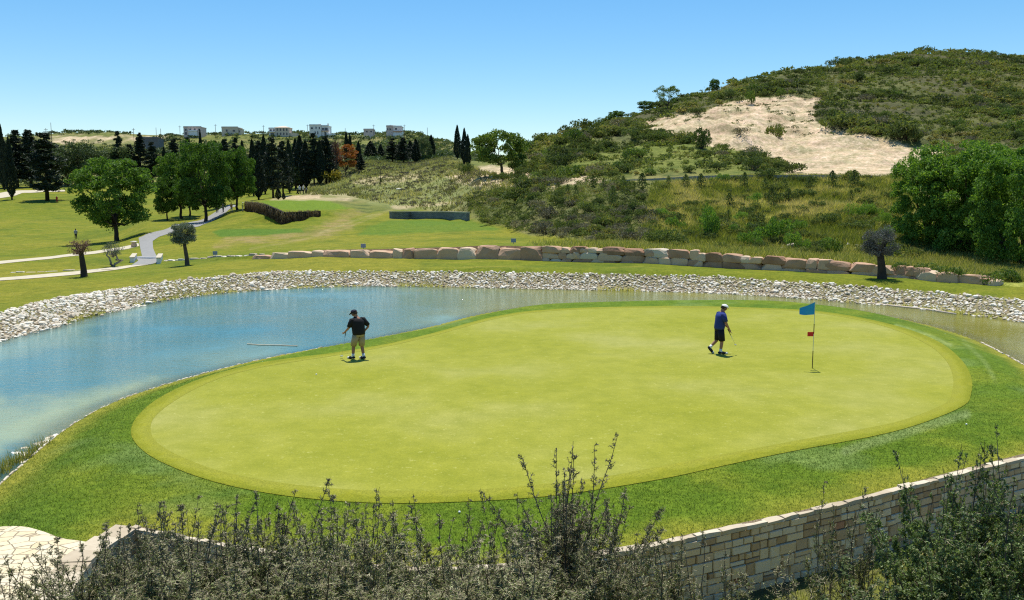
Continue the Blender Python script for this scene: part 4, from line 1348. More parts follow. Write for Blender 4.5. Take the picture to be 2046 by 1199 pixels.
for i, (a, b, t, w_) in enumerate(YC):
    if i < 15:
        lab = 'young dark conifer, %s from the left along the grey fence' % YCN[i]
    else:
        lab = ['young conifer one row below the fence, right of the slope middle', 'smaller young conifer left beside the lower-row one', 'tall young conifer below the fence near its left third', 'slim young conifer above the largest bright shrub',
               'short young conifer right above the largest bright shrub', 'young conifer below the fence left end, second row', 'short young conifer left of the big right trees'][i - 15]
    place(YNG[i % 3], 'young_conifer', a, b + 2, t, w_ * 1.5, 2.6, .95, lab, 'tree', G_Y, 70, seed=i)

# ------------------------------------------------------------------ scrub over slopes and hills
def scatter(x0, x1, y0, y1, step, seed, jit=.48):
    rng = np.random.default_rng(seed)
    gx, gy = np.meshgrid(np.arange(x0, x1, step), np.arange(y0, y1, step))
    gx = gx.ravel() + rng.uniform(-jit, jit, gx.size) * step
    gy = gy.ravel() + rng.uniform(-jit, jit, gy.size) * step
    return gx, gy


def in_view(px, py, m=60):
    return (px > -m) & (px < 2046 + m) & (py > -m) & (py < 1199 + m)


def hidden(x, y, z, n=34):
    """which points lie behind the ground as seen from the camera (checked along the sight line)"""
    hid = np.zeros(len(x), bool)
    for t in np.linspace(.25, .97, n):
        gx, gy = x * t, y * t
        zz = H + (z + .9 - H) * t
        ok = gy > 30
        g = profile(gx, gy)
        hid |= ok & (g > zz + .3)
    return hid


def mass(name, mat, x, y, z, size, seed, leaves, lsize, label, cat, hfac=.8, spiky=.3, clumps=24):
    """one object holding many shrubs nobody could count"""
    rng = np.random.default_rng(seed)
    protos = []
    for k in range(clumps):
        nb = 7
        B = np.stack([rng.normal(size=nb) * .42, rng.normal(size=nb) * .42, rng.uniform(.25, .62, nb) * hfac], 1)
        rb = rng.uniform(.3, .52, nb)
        i = rng.integers(0, nb, leaves)
        v = unit(leaves, rng); v[:, 2] = np.abs(v[:, 2])
        P = B[i] + v * (rb[i] * rng.uniform(.5, 1.1, leaves) ** .5)[:, None]
        P[:, 2] = np.maximum(P[:, 2] * .85, .02)
        protos.append(leaf_quads(P, lsize, rng, .45, np.array([0, 0, 1.]) * spiky, 1)[0])
    mb = MB()
    k = rng.integers(0, clumps, len(x))
    for c in range(clumps):
        s = np.nonzero(k == c)[0]
        if len(s) == 0: continue
        V = protos[c]
        sc = size[s][:, None, None]
        an = rng.uniform(0, 6.28, len(s))
        ca, sa = np.cos(an)[:, None], np.sin(an)[:, None]
        X = V[None, :, 0] * ca - V[None, :, 1] * sa
        Yy = V[None, :, 0] * sa + V[None, :, 1] * ca
        W = np.stack([X, Yy, np.broadcast_to(V[None, :, 2], X.shape)], 2) * sc
        W += np.stack([x[s], y[s], z[s] - .08], 1)[:, None, :]
        sp_ = fbm(x[s], y[s], 14 if y.mean() > 115 else 5, 3, 77)
        tt = (.36 + sp_ * 1.7 + rng.uniform(-.2, .2, len(s)))[:, None] + rng.uniform(-.15, .2, (len(s), leaves))
        mb.add(W.reshape(-1, 3), np.arange(len(s) * leaves * 4).reshape(-1, 4), np.repeat(np.clip(tt, 0, 1).ravel(), 4))
    return tag(link(name, mb.data(name, mat)), label, cat, kind='stuff')


# ------------------------------------------------------------------ long grass
def grass(name, x, y, z, h, w, mat, label, seed, lean=.4, tint=None):
    r_ = np.random.default_rng(seed)
    V, Tq = blades(np.stack([x, y, z], 1), h, w, r_, lean)
    t = r_.uniform(.1, .9, len(x)) if tint is None else tint
    return tag(link(name, MB().add(V, Tq, np.repeat(t, 3)).data(name, mat)), label, 'grass', kind='stuff')


def rand_in(n, x0, x1, y0, y1, seed):
    r_ = np.random.default_rng(seed)
    return r_.uniform(x0, x1, n), r_.uniform(y0, y1, n)


rng = np.random.default_rng(100)
CUTP, ISLEP = SAND_CUT, SCRUB_ISLE


def on_sand(px, py, y):
    return (sd(CUTP, px, py) > -1) & ~(sd(ISLEP, px, py) > 0) & (y > 110)


# the big hill and the left ridge
gx, gy = scatter(0, 190, 118, 300, 2.15, 101)
z = ground(gx, gy); px, py = proj(gx, gy, z)
ok = in_view(px, py, 90) & (col(gx, gy) > 1035)
ok &= (sd(SAND_CUT, px, py) < -2 + 7 * (rng.uniform(size=len(gx)) < .3)) | (sd(ISLEP, px, py) > 0)
open_ = sm(fbm(gx, gy, 11, 3, 102) * 6 + .9)        # open grassy spots on the lower ridge
lower = region(px, py, [(1040, 320), (1170, 245), (1300, 255), (1480, 296), (1590, 345), (1200, 356), (1040, 356)], 20) > .5
ok &= ~(lower & (rng.uniform(size=len(gx)) > .35 + .65 * open_))
ok &= ~((sd(ISLEP, px, py) < 0) & (px > 1640) & (py > 200) & (sd(SAND_CUT, px, py) > -6))
gx, gy, z, px, py = gx[ok], gy[ok], z[ok], px[ok], py[ok]
h_ = hidden(gx, gy, z)
gx, gy, z, px, py = gx[~h_], gy[~h_], z[~h_], px[~h_], py[~h_]
size = rng.uniform(.55, 1.5, len(gx)) * (1 + 1.3 * np.clip(fbm(gx, gy, 13, 3, 107), -.3, .5)) * np.where(rng.uniform(size=len(gx)) < .06, 1.5, 1) * (1 + .5 * (fbm(gx, gy, 9, 2, 103) > .06))
D = depth(gx, gy, z)
order = np.argsort(-(size / D) * ((px > 0) & (px < 2046)))
pick = order[:285]; rest = order[285:]
hd = BU['scrub'] + BU['deep'] + BU['grey'][:1] + BU['fig']
wts = [0, 1, 2, 0, 1, 3, 4, 3, 4, 5, 6]
labs = {'ridge': ('scrub bush on the left ridge between the spreading tree and the pale cut', 'scrub bushes on the left ridge'),
        'isle': ('brownish scrub bush on the dark patch surrounded by the pale cut', 'scrub bushes on the dark patch in the cut'),
        'hill': ('dark scrub bush on the big hill above the pale cut', 'scrub bushes on the big hill')}
for i in pick:
    where = 'isle' if sd(ISLEP, px[i:i + 1], py[i:i + 1])[0] > 0 else 'ridge' if gy[i] < 200 and px[i] < 1600 and py[i] > 242 else 'hill'
    k = wts[int(rng.integers(len(wts)))]
    s_ = size[i]
    inst(hd[k], 'scrub_bush', (gx[i], gy[i], z[i] - .1), labs[where][0], 'bush', labs[where][1], rz=rng.uniform(0, 6.28), sc=(s_, s_, s_ * rng.uniform(.85, 1.25)))
mass('hillside_scrub', L_SCRUB, gx[rest], gy[rest], z[rest], size[rest], 104, 64, .42, 'dense dark maquis covering the big hill and its left ridge', 'scrub')
# sparse tufts on the cut itself
gx, gy = scatter(20, 130, 122, 215, 2.2, 105)
z = ground(gx, gy); px, py = proj(gx, gy, z)
ok = on_sand(px, py, gy) & (fbm(gx, gy, 4, 4, 17) > np.where(px < 1640, .03, .12)) & (py < 262 + (px - 1400) * .05)
mass('cut_scrub', L_SCRUB, gx[ok], gy[ok], z[ok], rng.uniform(.4, .9, ok.sum()), 106, 60, .3, 'small brown tufts scattered over the pale road cut', 'scrub')

# brush on the middle slope
gx, gy = scatter(-16, 62, 66, 142, 1.15, 110)
z = ground(gx, gy); px, py = proj(gx, gy, z)
wy = wall_y(gx, gy)
dk = sd(DARKBANK, px, py + 6 * fbm(gx, gy, 4, 2, 111))
rt = sd([(1320, 486), (1330, 378), (1500, 364), (1780, 366), (1830, 520), (1720, 512), (1560, 494)], px, py)
u = rng.uniform(size=len(gx))
ok = (gy > wy + 3) & (gy < np.where(px < 1120, 140, 114)) & (((dk > -4) & (u < .95)) | ((rt > -8) & (u < .52)))
gx, gy, z, px, py, dk = [q[ok] for q in (gx, gy, z, px, py, dk)]
size = rng.uniform(.38, .95, len(gx))
big = rng.uniform(size=len(gx)) < .14
size = np.where(big, size * 1.5, size)
D = depth(gx, gy, z)
order = np.argsort(-(size / D))
pick, rest = order[:230], order[230:]
md = BU['scrub'] + BU['deep'] + BU['grey'] + BU['bright'][:1]
for i in pick:
    left = dk[i] > -4
    k = int(rng.choice([0, 1, 2, 3, 4, 5, 6, 6, 5] if left else [0, 1, 2, 3, 4, 7, 0, 1]))
    lab = 'brownish shrub in the dense brush left on the slope behind the block wall' if left else 'green shrub scattered on the yellow-green slope below the grey fence'
    grp = 'shrubs of the dense brush behind the block wall' if left else 'shrubs on the slope below the grey fence'
    s_ = size[i]
    inst(md[k], 'slope_shrub', (gx[i], gy[i], z[i] - .06), lab, 'shrub', grp, rz=rng.uniform(0, 6.28), sc=(s_, s_, s_ * rng.uniform(.9, 1.5)))
m_ = dk[rest] > -4
r1, r2 = rest[m_], rest[~m_]
mass('slope_brush', L_SCRUB, gx[r1], gy[r1], z[r1], size[r1] * 1.1, 112, 90, .26, 'dense olive brown brush on the slope behind the block wall', 'brush', 1.1, .8)
mass('slope_brush', L_SCRUB, gx[r2], gy[r2], z[r2], size[r2], 113, 90, .24, 'low green brush between the shrubs below the grey fence', 'brush', 1.0, .6)

# scrub on the pale middle slope and the fall under the tree line
gx, gy = scatter(-60, 30, 118, 285, 1.7, 115)
z = ground(gx, gy); px, py = proj(gx, gy, z)
ok = (sd([(610, 384), (640, 350), (720, 330), (900, 318), (960, 345), (1060, 372), (1000, 385), (940, 420), (800, 412), (740, 400), (690, 385)], px, py) > 0) & (rng.uniform(size=len(gx)) < .5 * sm(fbm(gx, gy, 9, 3, 116) * 5 + .8))
mass('slope_brush', L_GREY, gx[ok], gy[ok], z[ok], rng.uniform(.3, .95, ok.sum()), 117, 60, .36, 'low mottled brush on the pale rise in the middle distance', 'brush', 1.0, 1.2)
gx, gy = rand_in(150000, -60, 30, 118, 285, 121)
z = ground(gx, gy); px, py = proj(gx, gy, z)
ok = (sd([(610, 390), (640, 345), (720, 322), (900, 314), (960, 340), (1070, 370), (1000, 392), (940, 430), (800, 414), (740, 402), (690, 390)], px, py) > 0) & (rng.uniform(size=len(gx)) < .15 + .85 * sm(fbm(gx, gy, 7, 4, 122) * 6 + .3))
tn_ = np.clip(.45 + fbm(gx, gy, 12, 3, 123) * 1.6 + rng.normal(size=len(gx)) * .2, 0, 1)[ok]
grass('long_grass', gx[ok], gy[ok], z[ok], .6, .22, L_GRASSD, 'mottled dry grass on the pale rise in the middle distance', 124, .6, tn_)
# far hill
gx, gy = scatter(-420, 60, 285, 640, 5.5, 118)
z = ground(gx, gy); px, py = proj(gx, gy, z)
ok = in_view(px, py, 40) & (px < 980) & (rng.uniform(size=len(gx)) < .25 + .75 * sm(fbm(gx, gy, 45, 3, 119) * 5 + .5)) & (z > 8)
ok &= ~((region(px, py, [(98, 275), (120, 266), (200, 272), (345, 264), (300, 288), (160, 296)], 6) > .5) & (gy > 400) & (rng.uniform(size=len(gx)) < .8))
mass('hillside_scrub', L_MID, gx[ok], gy[ok], z[ok], rng.uniform(1.2, 3.2, ok.sum()), 120, 46, .5, 'scrub and small trees over the distant hill with the houses', 'scrub', .8, .2)

gx, gy = rand_in(330000, 0, 52, 52, 82, 130)
z = ground(gx, gy); px, py = proj(gx, gy, z)
wy = wall_y(gx, gy)
dn = gy - wy
pr = np.interp(px, [1050, 1120, 1240, 2046], [0, .25, .9, 1]) * sm((dn - .3) / .8) * np.interp(px, [1200, 1700, 2100], [.9, .8, 1]) * (1 - sm((dn - np.interp(px, [1200, 1500, 1900], [6, 9, 12])) / 4) * .7)
ok = (gx > 0) & in_view(px, py, 20) & (rng.uniform(size=len(gx)) < pr * .55)
grass('long_grass', gx[ok], gy[ok], z[ok], .38, .05, L_GRASS, 'pale unmown grass along the top of the block wall', 131)
gx, gy = rand_in(200000, 12, 60, 72, 112, 132)
z = ground(gx, gy); px, py = proj(gx, gy, z)
rt = sd([(1290, 486), (1310, 375), (1500, 364), (1800, 366), (1900, 480), (1720, 512), (1560, 494)], px, py)
ok = (rt > -10) & (rng.uniform(size=len(gx)) < .25 + .75 * sm(fbm(gx, gy, 4, 3, 133) * 5 + .6))
tn_ = np.clip(.45 + fbm(gx, gy, 5, 4, 144) * 2.4 + rng.normal(size=len(gx)) * .2, 0, 1)[ok]
grass('long_grass', gx[ok], gy[ok], z[ok], .55, .07, L_GRASS, 'rank yellow-green grass on the slope below the grey fence', 134, .5, tn_)
# short weeds at the stones and in the ditch
gx, gy = rand_in(170000, -26, 34, 30, 64, 135)
ds = dist(shore, gx, gy)
ok = ~inside(pond, gx, gy) & ~inside(island, gx, gy) & (ds < 2.2) & (fbm(gx, gy, 3.5, 3, 33) * 5 + .4 > rng.uniform(size=len(gx)) * 1.2 + ds * .35)
gx, gy = gx[ok], gy[ok]
grass('waterside_weeds', gx, gy, ground(gx, gy), .17, .035, L_GRASS, 'yellowish weeds between the stones at the water line', 136)
gx, gy = rand_in(90000, -9, 16, 12.3, 24, 137)
ok = inside(near_poly, gx, gy) & ~inside(island, gx, gy)
dw_ = np.minimum(dist(wall_main, gx, gy), dist(wall_left, gx, gy))
ok &= (dw_ > .35) & (rng.uniform(size=len(gx)) < sm(fbm(gx, gy, .9, 3, 138) * 4 + .7) * sm((dw_ - .2) / .8))
gx, gy = gx[ok], gy[ok]
grass('ditch_grass', gx, gy, ground(gx, gy), .16, .018, L_GRASS, 'grass and weeds on the floor of the ditch below the stone wall', 139, .6)
# mown rough round the green: short blades near the camera
gx, gy = rand_in(620000, -15, 23, 14, 32, 140)
ok = inside(island, gx, gy) & (sd(green_out, gx, gy) < .04) & ~inside(pav, gx, gy) & (rng.uniform(size=len(gx)) < np.interp(gy, [14, 19, 24, 32], [1, .75, .45, 0]))
gx, gy = gx[ok], gy[ok]
z = ground(gx, gy); px, py = proj(gx, gy, z)
k_ = in_view(px, py, 10)
gx, gy, z = gx[k_], gy[k_], z[k_]
r_ = np.random.default_rng(141)
edge_w = sm(1 - np.minimum(dist(isl_water, gx, gy), np.minimum(dist(wall_main, gx, gy), dist(wall_left, gx, gy))) / 1.3)
tn = np.clip(.42 + fbm(gx, gy, 2.2, 4, 60) * 1.0 - .3 * sm(fbm(gx, gy, 14, 4, 50) * 4) + .45 * edge_w + r_.normal(size=len(gx)) * .16, 0, 1)
grass('rough_grass', gx, gy, z - .005, .040, .012, L_ROUGH, 'mown rough grass in a belt around the putting green', 142, .7, tn)


# ------------------------------------------------------------------ thorny shrubs in front
def thorn_shrub(seed, Hh=2.2, spread=.8, nstem=14, twigs=26, sub=5, leaves=4, lsize=.022, mat=None, leafy=1.0, tilt=.35, r0=.011, asp=.34):
    rng = np.random.default_rng(seed)
    SP0, SP1, SR0, SR1 = [], [], [], []
    TP0, TP1 = [], []
    for s in range(nstem):
        p = np.array([rng.normal() * .16 * spread, rng.normal() * .16 * spread, -.1])
        a = rng.uniform(0, 6.28); tl = abs(rng.normal()) * tilt
        d = np.array([math.cos(a) * math.sin(tl), math.sin(a) * math.sin(tl), math.cos(tl)])
        L = Hh * rng.uniform(.55, 1.0) * (1 - .25 * tl)
        n = 11
        pts = [p]
        for i in range(n):
            d = d + rng.normal(size=3) * .07 + np.array([0, 0, .03]); d /= np.linalg.norm(d)
            p = p + d * L / n
            pts.append(p)
        pts = np.array(pts)
        rr = np.linspace(r0, .0022, n + 1)
        SP0.append(pts[:-1]); SP1.append(pts[1:]); SR0.append(rr[:-1]); SR1.append(rr[1:])
        m = twigs
        t = rng.uniform(.08, 1, m) ** .9
        j = np.clip((t * n).astype(int), 0, n - 1); f = (t * n - j)[:, None]
        b = pts[j] * (1 - f) + pts[j + 1] * f
        ax = pts[j + 1] - pts[j]; ax /= np.linalg.norm(ax, axis=1, keepdims=True)
        q = unit(m, rng); q -= ax * (q * ax).sum(1, keepdims=True); q /= np.linalg.norm(q, axis=1, keepdims=True)
        dd = ax * rng.uniform(.45, 1.0, (m, 1)) + q * rng.uniform(.6, 1.0, (m, 1)); dd /= np.linalg.norm(dd, axis=1, keepdims=True)
        ln = (Hh * rng.uniform(.04, .24, m) * np.clip(1.0 - t, .03, 1) ** 1.1)[:, None] + .02
        TP0.append(b); TP1.append(b + dd * ln)
    SP0, SP1 = np.concatenate(SP0), np.concatenate(SP1)
    TP0, TP1 = np.concatenate(TP0), np.concatenate(TP1)
    # side twigs bend once
    mid = (TP0 + TP1) / 2 + rng.normal(size=TP0.shape) * .02
    st = MB().add(*segs(SP0, SP1, np.concatenate(SR0), np.concatenate(SR1), 4), np.repeat(rng.uniform(.2, .8, len(SP0)), 8))
    A0 = np.concatenate([TP0, mid]); A1 = np.concatenate([mid, TP1])
    tw = MB().add(*segs(A0, A1, np.concatenate([np.full(len(TP0), .004), np.full(len(TP0), .003)]), np.concatenate([np.full(len(TP0), .003), np.full(len(TP0), .0014)]), 3), np.repeat(rng.uniform(.1, .9, len(A0)), 6))
    k = np.repeat(np.arange(len(A0)), sub)
    f = rng.uniform(.1, 1, (len(k), 1))
    b = A0[k] * (1 - f) + A1[k] * f
    ax = A1[k] - A0[k]; ax /= np.linalg.norm(ax, axis=1, keepdims=True) + 1e-9
    k_h = b[:, 2] / Hh
    dd = ax * .6 + unit(len(k), rng) * .9; dd[:, 2] += .15; dd /= np.linalg.norm(dd, axis=1, keepdims=True)
    e = b + dd * rng.uniform(.025, .1, (len(k), 1)) * np.clip(1.1 - k_h, .28, 1)[:, None]
    tw.add(*segs(b, e, .0026, .0014, 3), np.repeat(rng.uniform(.2, .95, len(k)), 6))
    # leaves on the spurs
    nl = int(len(k) * leaves * leafy)
    q = rng.integers(0, len(k), nl); f = rng.uniform(.1, 1.05, (nl, 1))
    keep_ = rng.uniform(size=nl) < np.interp(k_h[q], [0, .45, .65, .95], [1, 1, .35, .02]); q = q[keep_]; f = f[keep_]; nl = len(q)
    P = b[q] * (1 - f) + e[q] * f + rng.normal(size=(nl, 3)) * .006
    V, Q_ = leaf_quads(P, lsize, rng, asp, dd[q] * .8, 1)
    lf = MB().add(V, Q_, np.repeat(np.clip(rng.uniform(.1, .6, nl) + (rng.uniform(size=nl) < .22) * .35, 0, 1), 4))
    return [('stem', st.data('stem', M_TWIG)), ('twigs', tw.data('twigs', M_TWIG2)), ('leaves', lf.data('leaves', mat or L_THORN))]


TS = [thorn_shrub(s, 2.2, 1.0, 32, 36, 8, 2.0, .021) for s in (201, 202, 203)]
TSS = [thorn_shrub(s, 2.2, .5, 11, 34, 4, 3, .020, leafy=.8, tilt=.24) for s in (204, 205)]
TSG = [thorn_shrub(s, 2.2, 1.1, 24, 32, 4, 7, .029, L_THORNG, 1.0, .42, .013, .45) for s in (206, 207)]
TST = [thorn_shrub(208, 2.4, .75, 46, 50, 6, 1.5, .018, leafy=.8, tilt=.17)]
G_F = 'thorny shrubs along the bottom of the photo'
# kind, column, distance, row of the tips, width factor, label
FS = [
    ('s', 25, 9.0, 1095, 1.0, 'sparse twiggy shrub in the bottom left corner over the pale paving'),
    ('s', 95, 8.6, 1085, 1.0, 'second sparse twiggy shrub from the bottom left corner'),
    ('d', 190, 8.4, 1080, 1.0, 'low dense thorny shrub beside the left end of the stone wall'),
    ('d', 285, 9.2, 1045, 1.1, 'thorny shrub just right of the white wall corner at bottom left'),
    ('s', 385, 9.4, 985, 1.1, 'tall straight-twigged shrub in front of the left part of the rough'),
    ('d', 420, 8.6, 1030, 1.2, 'dense dark thorny shrub below the left part of the green'),
    ('d', 545, 9.2, 990, 1.2, 'dense thorny shrub with several upright twigs left of bottom centre'),
    ('s', 640, 9.6, 968, 1.2, 'twiggy shrub whose tips overlap the fringe left of bottom centre'),
    ('d', 690, 8.5, 1020, 1.2, 'thick thorny shrub at the bottom, just left of the centre'),
    ('s', 760, 9.6, 985, 1.1, 'open shrub with leaning twigs left of the golf ball in the rough'),
    ('d', 830, 9.0, 1040, 1.2, 'low thick thorny shrub right below the golf ball in the rough'),
    ('s', 955, 9.6, 990, 1.1, 'open thorny shrub right of the golf ball in the rough'),
    ('d', 985, 8.5, 1055, 1.2, 'low thorny shrub at the bottom centre left of the tall dense one'),
    ('s', 1010, 9.8, 968, .9, 'single upright twigs just left of the tallest front shrub'),
    ('t', 1128, 9.6, 893, 1.3, 'tallest dense shrub of the front row, reaching over the green'),
    ('d', 1120, 8.6, 1050, 1.2, 'low dense shrub at the foot of the tallest front shrub'),
    ('s', 1215, 9.6, 965, 1.1, 'shrub with leaning bare twigs right of the tallest front shrub'),
    ('d', 1250, 8.4, 1085, 1.1, 'brownish low shrub where the stone wall comes out of the brush'),
    ('s', 1345, 9.2, 1040, 1.0, 'thin shrub in front of the near end of the stone wall'),
    ('s', 1430, 8.8, 1075, 1.1, 'spindly shrub before the stone wall, second from its near end'),
    ('s', 1560, 8.6, 1090, 1.1, 'low spindly shrub below the middle of the stone wall'),
    ('s', 1655, 10.0, 950, 1.0, 'tall twiggy shrub rising above the middle of the stone wall'),
    ('s', 1718, 10.0, 962, 1.0, 'tall twiggy shrub rising above the wall, right of its neighbour'),
    ('g', 1760, 8.3, 1150, 1.1, 'leafy green low shrub below the right part of the stone wall'),
    ('g', 1860, 9.6, 905, 1.1, 'leafy shrub with a forked top standing over the right part of the wall'),
    ('g', 1900, 8.4, 1000, 1.2, 'leafy low shrub at bottom right below the forked one'),
    ('g', 1955, 9.8, 895, 1.1, 'leafy tall shrub left of the one at the right edge'),
    ('g', 2005, 8.6, 960, 1.3, 'dense leafy shrub near the bottom right corner'),
    ('g', 2070, 9.8, 850, 1.2, 'leafy shrub cut by the right edge, the highest on the right'),
    ('d', 320, 11.3, 1040, 1.2, 'dark thorny shrub growing against the left end of the stone wall'),
    ('d', 440, 11.6, 1030, 1.2, 'dense thorny shrub close to the wall left of bottom centre'),
    ('d', 575, 11.9, 1040, 1.3, 'dense thorny shrub at the foot of the wall below the green'),
    ('d', 700, 12.1, 1055, 1.3, 'thorny shrub at the foot of the wall near the bottom centre'),
    ('d', 850, 12.2, 1065, 1.3, 'low thorny shrub at the foot of the wall right of the centre'),
    ('d', 330, 7.6, 1110, 1.3, 'low dark shrub at the bottom edge under the left shrubs'),
    ('d', 560, 7.6, 1100, 1.3, 'low dark shrub at the bottom edge left of the centre'),
    ('d', 780, 7.6, 1105, 1.3, 'low dark shrub at the bottom edge near the centre'),
    ('d', 1010, 7.6, 1110, 1.3, 'low dark shrub at the bottom edge right of the centre'),
]
for i, (k, a, Y_, t, wf, lab) in enumerate(FS):
    lib = {'d': TS, 's': TSS, 'g': TSG, 't': TST}[k]
    x, y, z = at(a, Y_)
    yc = (CY - t) / F
    ztop = H + Y_ * (-ST + yc * CT) / (CT + yc * ST)
    hh = (ztop - z) * (1.13 if k == 'd' else 1.08 if k == 'g' else 1.05)
    nat = 2.4 if k == 't' else 2.2
    inst(lib[i % len(lib)], 'thorny_shrub', (x, y, z), lab, 'shrub', G_F, rz=i * 1.9, sc=(wf * .95, wf * .95, hh / (nat * .93)))

# ------------------------------------------------------------------ stone retaining wall of the terrace
M_WSTONE = mat_tint('wall_limestone', [(.05, (.42, .28, .16)), (.3, (.60, .44, .27)), (.6, (.74, .58, .38)), (.85, (.70, .60, .44)), (.98, (.44, .22, .13))], .9, .15, 6, .22, .012, 0, 0, 30)
M_COPE = mat_tint('coping_stone', [(.1, (.42, .34, .23)), (.9, (.64, .55, .40))], .9, .15, 5, .5, .01, 0, 0, 25)
M_MORTAR = mat_plain('mortar', (.20, .15, .10), .95, .1, .3, 12, .01)


def frame_line(line):
    """points, arc length, outward normals (away from the terrace)"""
    P, s = resample(line, .12)
    T = np.gradient(P, axis=0); T /= np.linalg.norm(T, axis=1, keepdims=True)
    Nn = np.stack([T[:, 1], -T[:, 0]], 1)
    m = len(P) // 2
    if inside(island, np.array([P[m, 0] + Nn[m, 0] * .3]), np.array([P[m, 1] + Nn[m, 1] * .3]))[0]:
        Nn = -Nn
    return P, s, Nn


def wall_from(line, zb, name_label, seed, cope_w=.34):
    rng = np.random.default_rng(seed)
    P, s, Nn = frame_line(line)
    def pt(a, d, z):
        return np.array([np.interp(a, s, P[:, 0]) + d * np.interp(a, s, Nn[:, 0]), np.interp(a, s, P[:, 1]) + d * np.interp(a, s, Nn[:, 1]), z])
    L = s[-1]
    e = thing('retaining_wall', (float(P[0, 0]), float(P[0, 1]), 0), name_label, 'wall')
    off = np.array([P[0, 0], P[0, 1], 0])
    # mortar core
    n = max(4, int(L / .3))
    A = np.linspace(0, L, n)
    V = []
    for a in A:
        V += [pt(a, .03, zb - .2), pt(a, .03, -.03), pt(a, -.30, -.03), pt(a, -.30, zb - .2)]
    fq = [[i * 4 + k, i * 4 + k + 1, i * 4 + 5 + k, i * 4 + 4 + k] for i in range(n - 1) for k in range(3)]
    fq += [[0, 1, 2, 3], [n * 4 - 1, n * 4 - 2, n * 4 - 3, n * 4 - 4]]
    link('core', MB().add(np.array(V) - off, np.array(fq)).data('core', M_MORTAR), e)
    mb = MB()
    z = zb - .1
    while z < -.06:
        hc = min(rng.uniform(.13, .25), -.03 - z)
        if -.03 - (z + hc) < .07: hc = -.03 - z
        a = rng.uniform(-.2, 0)
        while a < L:
            w_ = rng.uniform(.16, .46)
            cells = [(a, a + w_, z, z + hc)]
            if hc > .17 and rng.uniform() < .35:
                q = rng.uniform(.4, .6)
                cells = [(a, a + w_, z, z + hc * q), (a, a + w_, z + hc * q, z + hc)]
                if rng.uniform() < .5:
                    x_ = a + w_ * rng.uniform(.35, .65)
                    cells = [(a, a + w_, z, z + hc * q), (a, x_, z + hc * q, z + hc), (x_, a + w_, z + hc * q, z + hc)]
            for (a0, a1, z0, z1) in cells:
                g = .008
                a0c, a1c = max(a0 + g, 0), min(a1 - g, L)
                if a1c - a0c < .04: continue
                d = rng.uniform(.055, .09)
                j = lambda k=.010: rng.uniform(-k, k)
                b_ = [pt(a0c + j(), .03, z0 + g), pt(a1c + j(), .03, z0 + g), pt(a1c + j(), .03, z1 - g), pt(a0c + j(), .03, z1 - g)]
                m_ = [pt(a0c + .004 + j(.006), d - .012, z0 + g + .004), pt(a1c - .004 + j(.006), d - .012, z0 + g + .004), pt(a1c - .004, d - .012, z1 - g - .004 + j(.006)), pt(a0c + .004, d - .012, z1 - g - .004)]
                i_ = .018
                f_ = [pt(a0c + i_, d + j(), z0 + g + i_ * .7), pt(a1c - i_, d + j(), z0 + g + i_ * .7), pt(a1c - i_, d + j(), z1 - g - i_ * .7), pt(a0c + i_, d + j(), z1 - g - i_ * .7)]
                V = np.array(b_ + m_ + f_) - off
                fq = [[8, 9, 10, 11]] + [[k, (k + 1) % 4, 4 + (k + 1) % 4, 4 + k] for k in range(4)] + [[4 + k, 4 + (k + 1) % 4, 8 + (k + 1) % 4, 8 + k] for k in range(4)]
                tt = rng.uniform(.05, .85) if rng.uniform() < .985 else .99
                mb.add(V, np.array(fq), tt)
            a += w_
        z += hc
    link('stones', mb.data('stones', M_WSTONE), e)
    cp = MB()
    a = 0
    while a < L:
        w_ = rng.uniform(.28, .62)
        a1 = min(a + w_ - .012, L)
        d0, d1 = rng.uniform(.07, .11), -cope_w + rng.uniform(-.05, .06)
        z0, z1 = -.03, rng.uniform(.02, .05)
        ds_ = np.linspace(d0, d1, 3); as_ = np.linspace(a, a1, 3)
        top = [[pt(x_ + rng.uniform(-.006, .006), y_ + rng.uniform(-.02, .02), z1 + rng.uniform(-.008, .008)) for x_ in as_] for y_ in ds_]
        bot = [[pt(x_, y_, z0) for x_ in as_] for y_ in ds_]
        V = np.array([p for r__ in top for p in r__] + [p for r__ in bot for p in r__]) - off
        fq = [[r__ * 3 + c_, r__ * 3 + c_ + 1, r__ * 3 + c_ + 4, r__ * 3 + c_ + 3] for r__ in range(2) for c_ in range(2)]
        ring = [0, 1, 2, 5, 8, 7, 6, 3]
        fq += [[ring[k], ring[(k + 1) % 8], ring[(k + 1) % 8] + 9, ring[k] + 9] for k in range(8)]
        cp.add(V, np.array(fq), rng.uniform(.1, .9))
        a += w_
    link('coping', cp.data('coping', M_COPE), e)
    return e


wall_from(wall_main, -1.35, 'long curved limestone retaining wall with pale coping at the near edge of the rough', 301, .06)
wall_from(wall_left, -1.35, 'short stone wall with broad white coping running down beside the pale paving', 302, .42)

# pale flagstone paving, bottom left
m, nt, out = nodes('flagstones')
tc = nt.nodes.new('ShaderNodeTexCoord')
dn = nt.nodes.new('ShaderNodeTexNoise'); dn.inputs['Scale'].default_value = 2.0
nt.links.new(tc.outputs['Object'], dn.inputs['Vector'])
mpp = nt.nodes.new('ShaderNodeMapping'); mpp.inputs['Scale'].default_value = (1, 1.5, 1); mpp.inputs['Rotation'].default_value = (0, 0, R(-25)); nt.links.new(tc.outputs['Object'], mpp.inputs[0])
vm = nt.nodes.new('ShaderNodeVectorMath'); vm.operation = 'MULTIPLY_ADD'
nt.links.new(dn.outputs['Color'], vm.inputs[0]); vm.inputs[1].default_value = (.16, .16, 0); nt.links.new(mpp.outputs[0], vm.inputs[2])
v1 = nt.nodes.new('ShaderNodeTexVoronoi'); v1.feature = 'DISTANCE_TO_EDGE'; v1.inputs['Scale'].default_value = 2.9
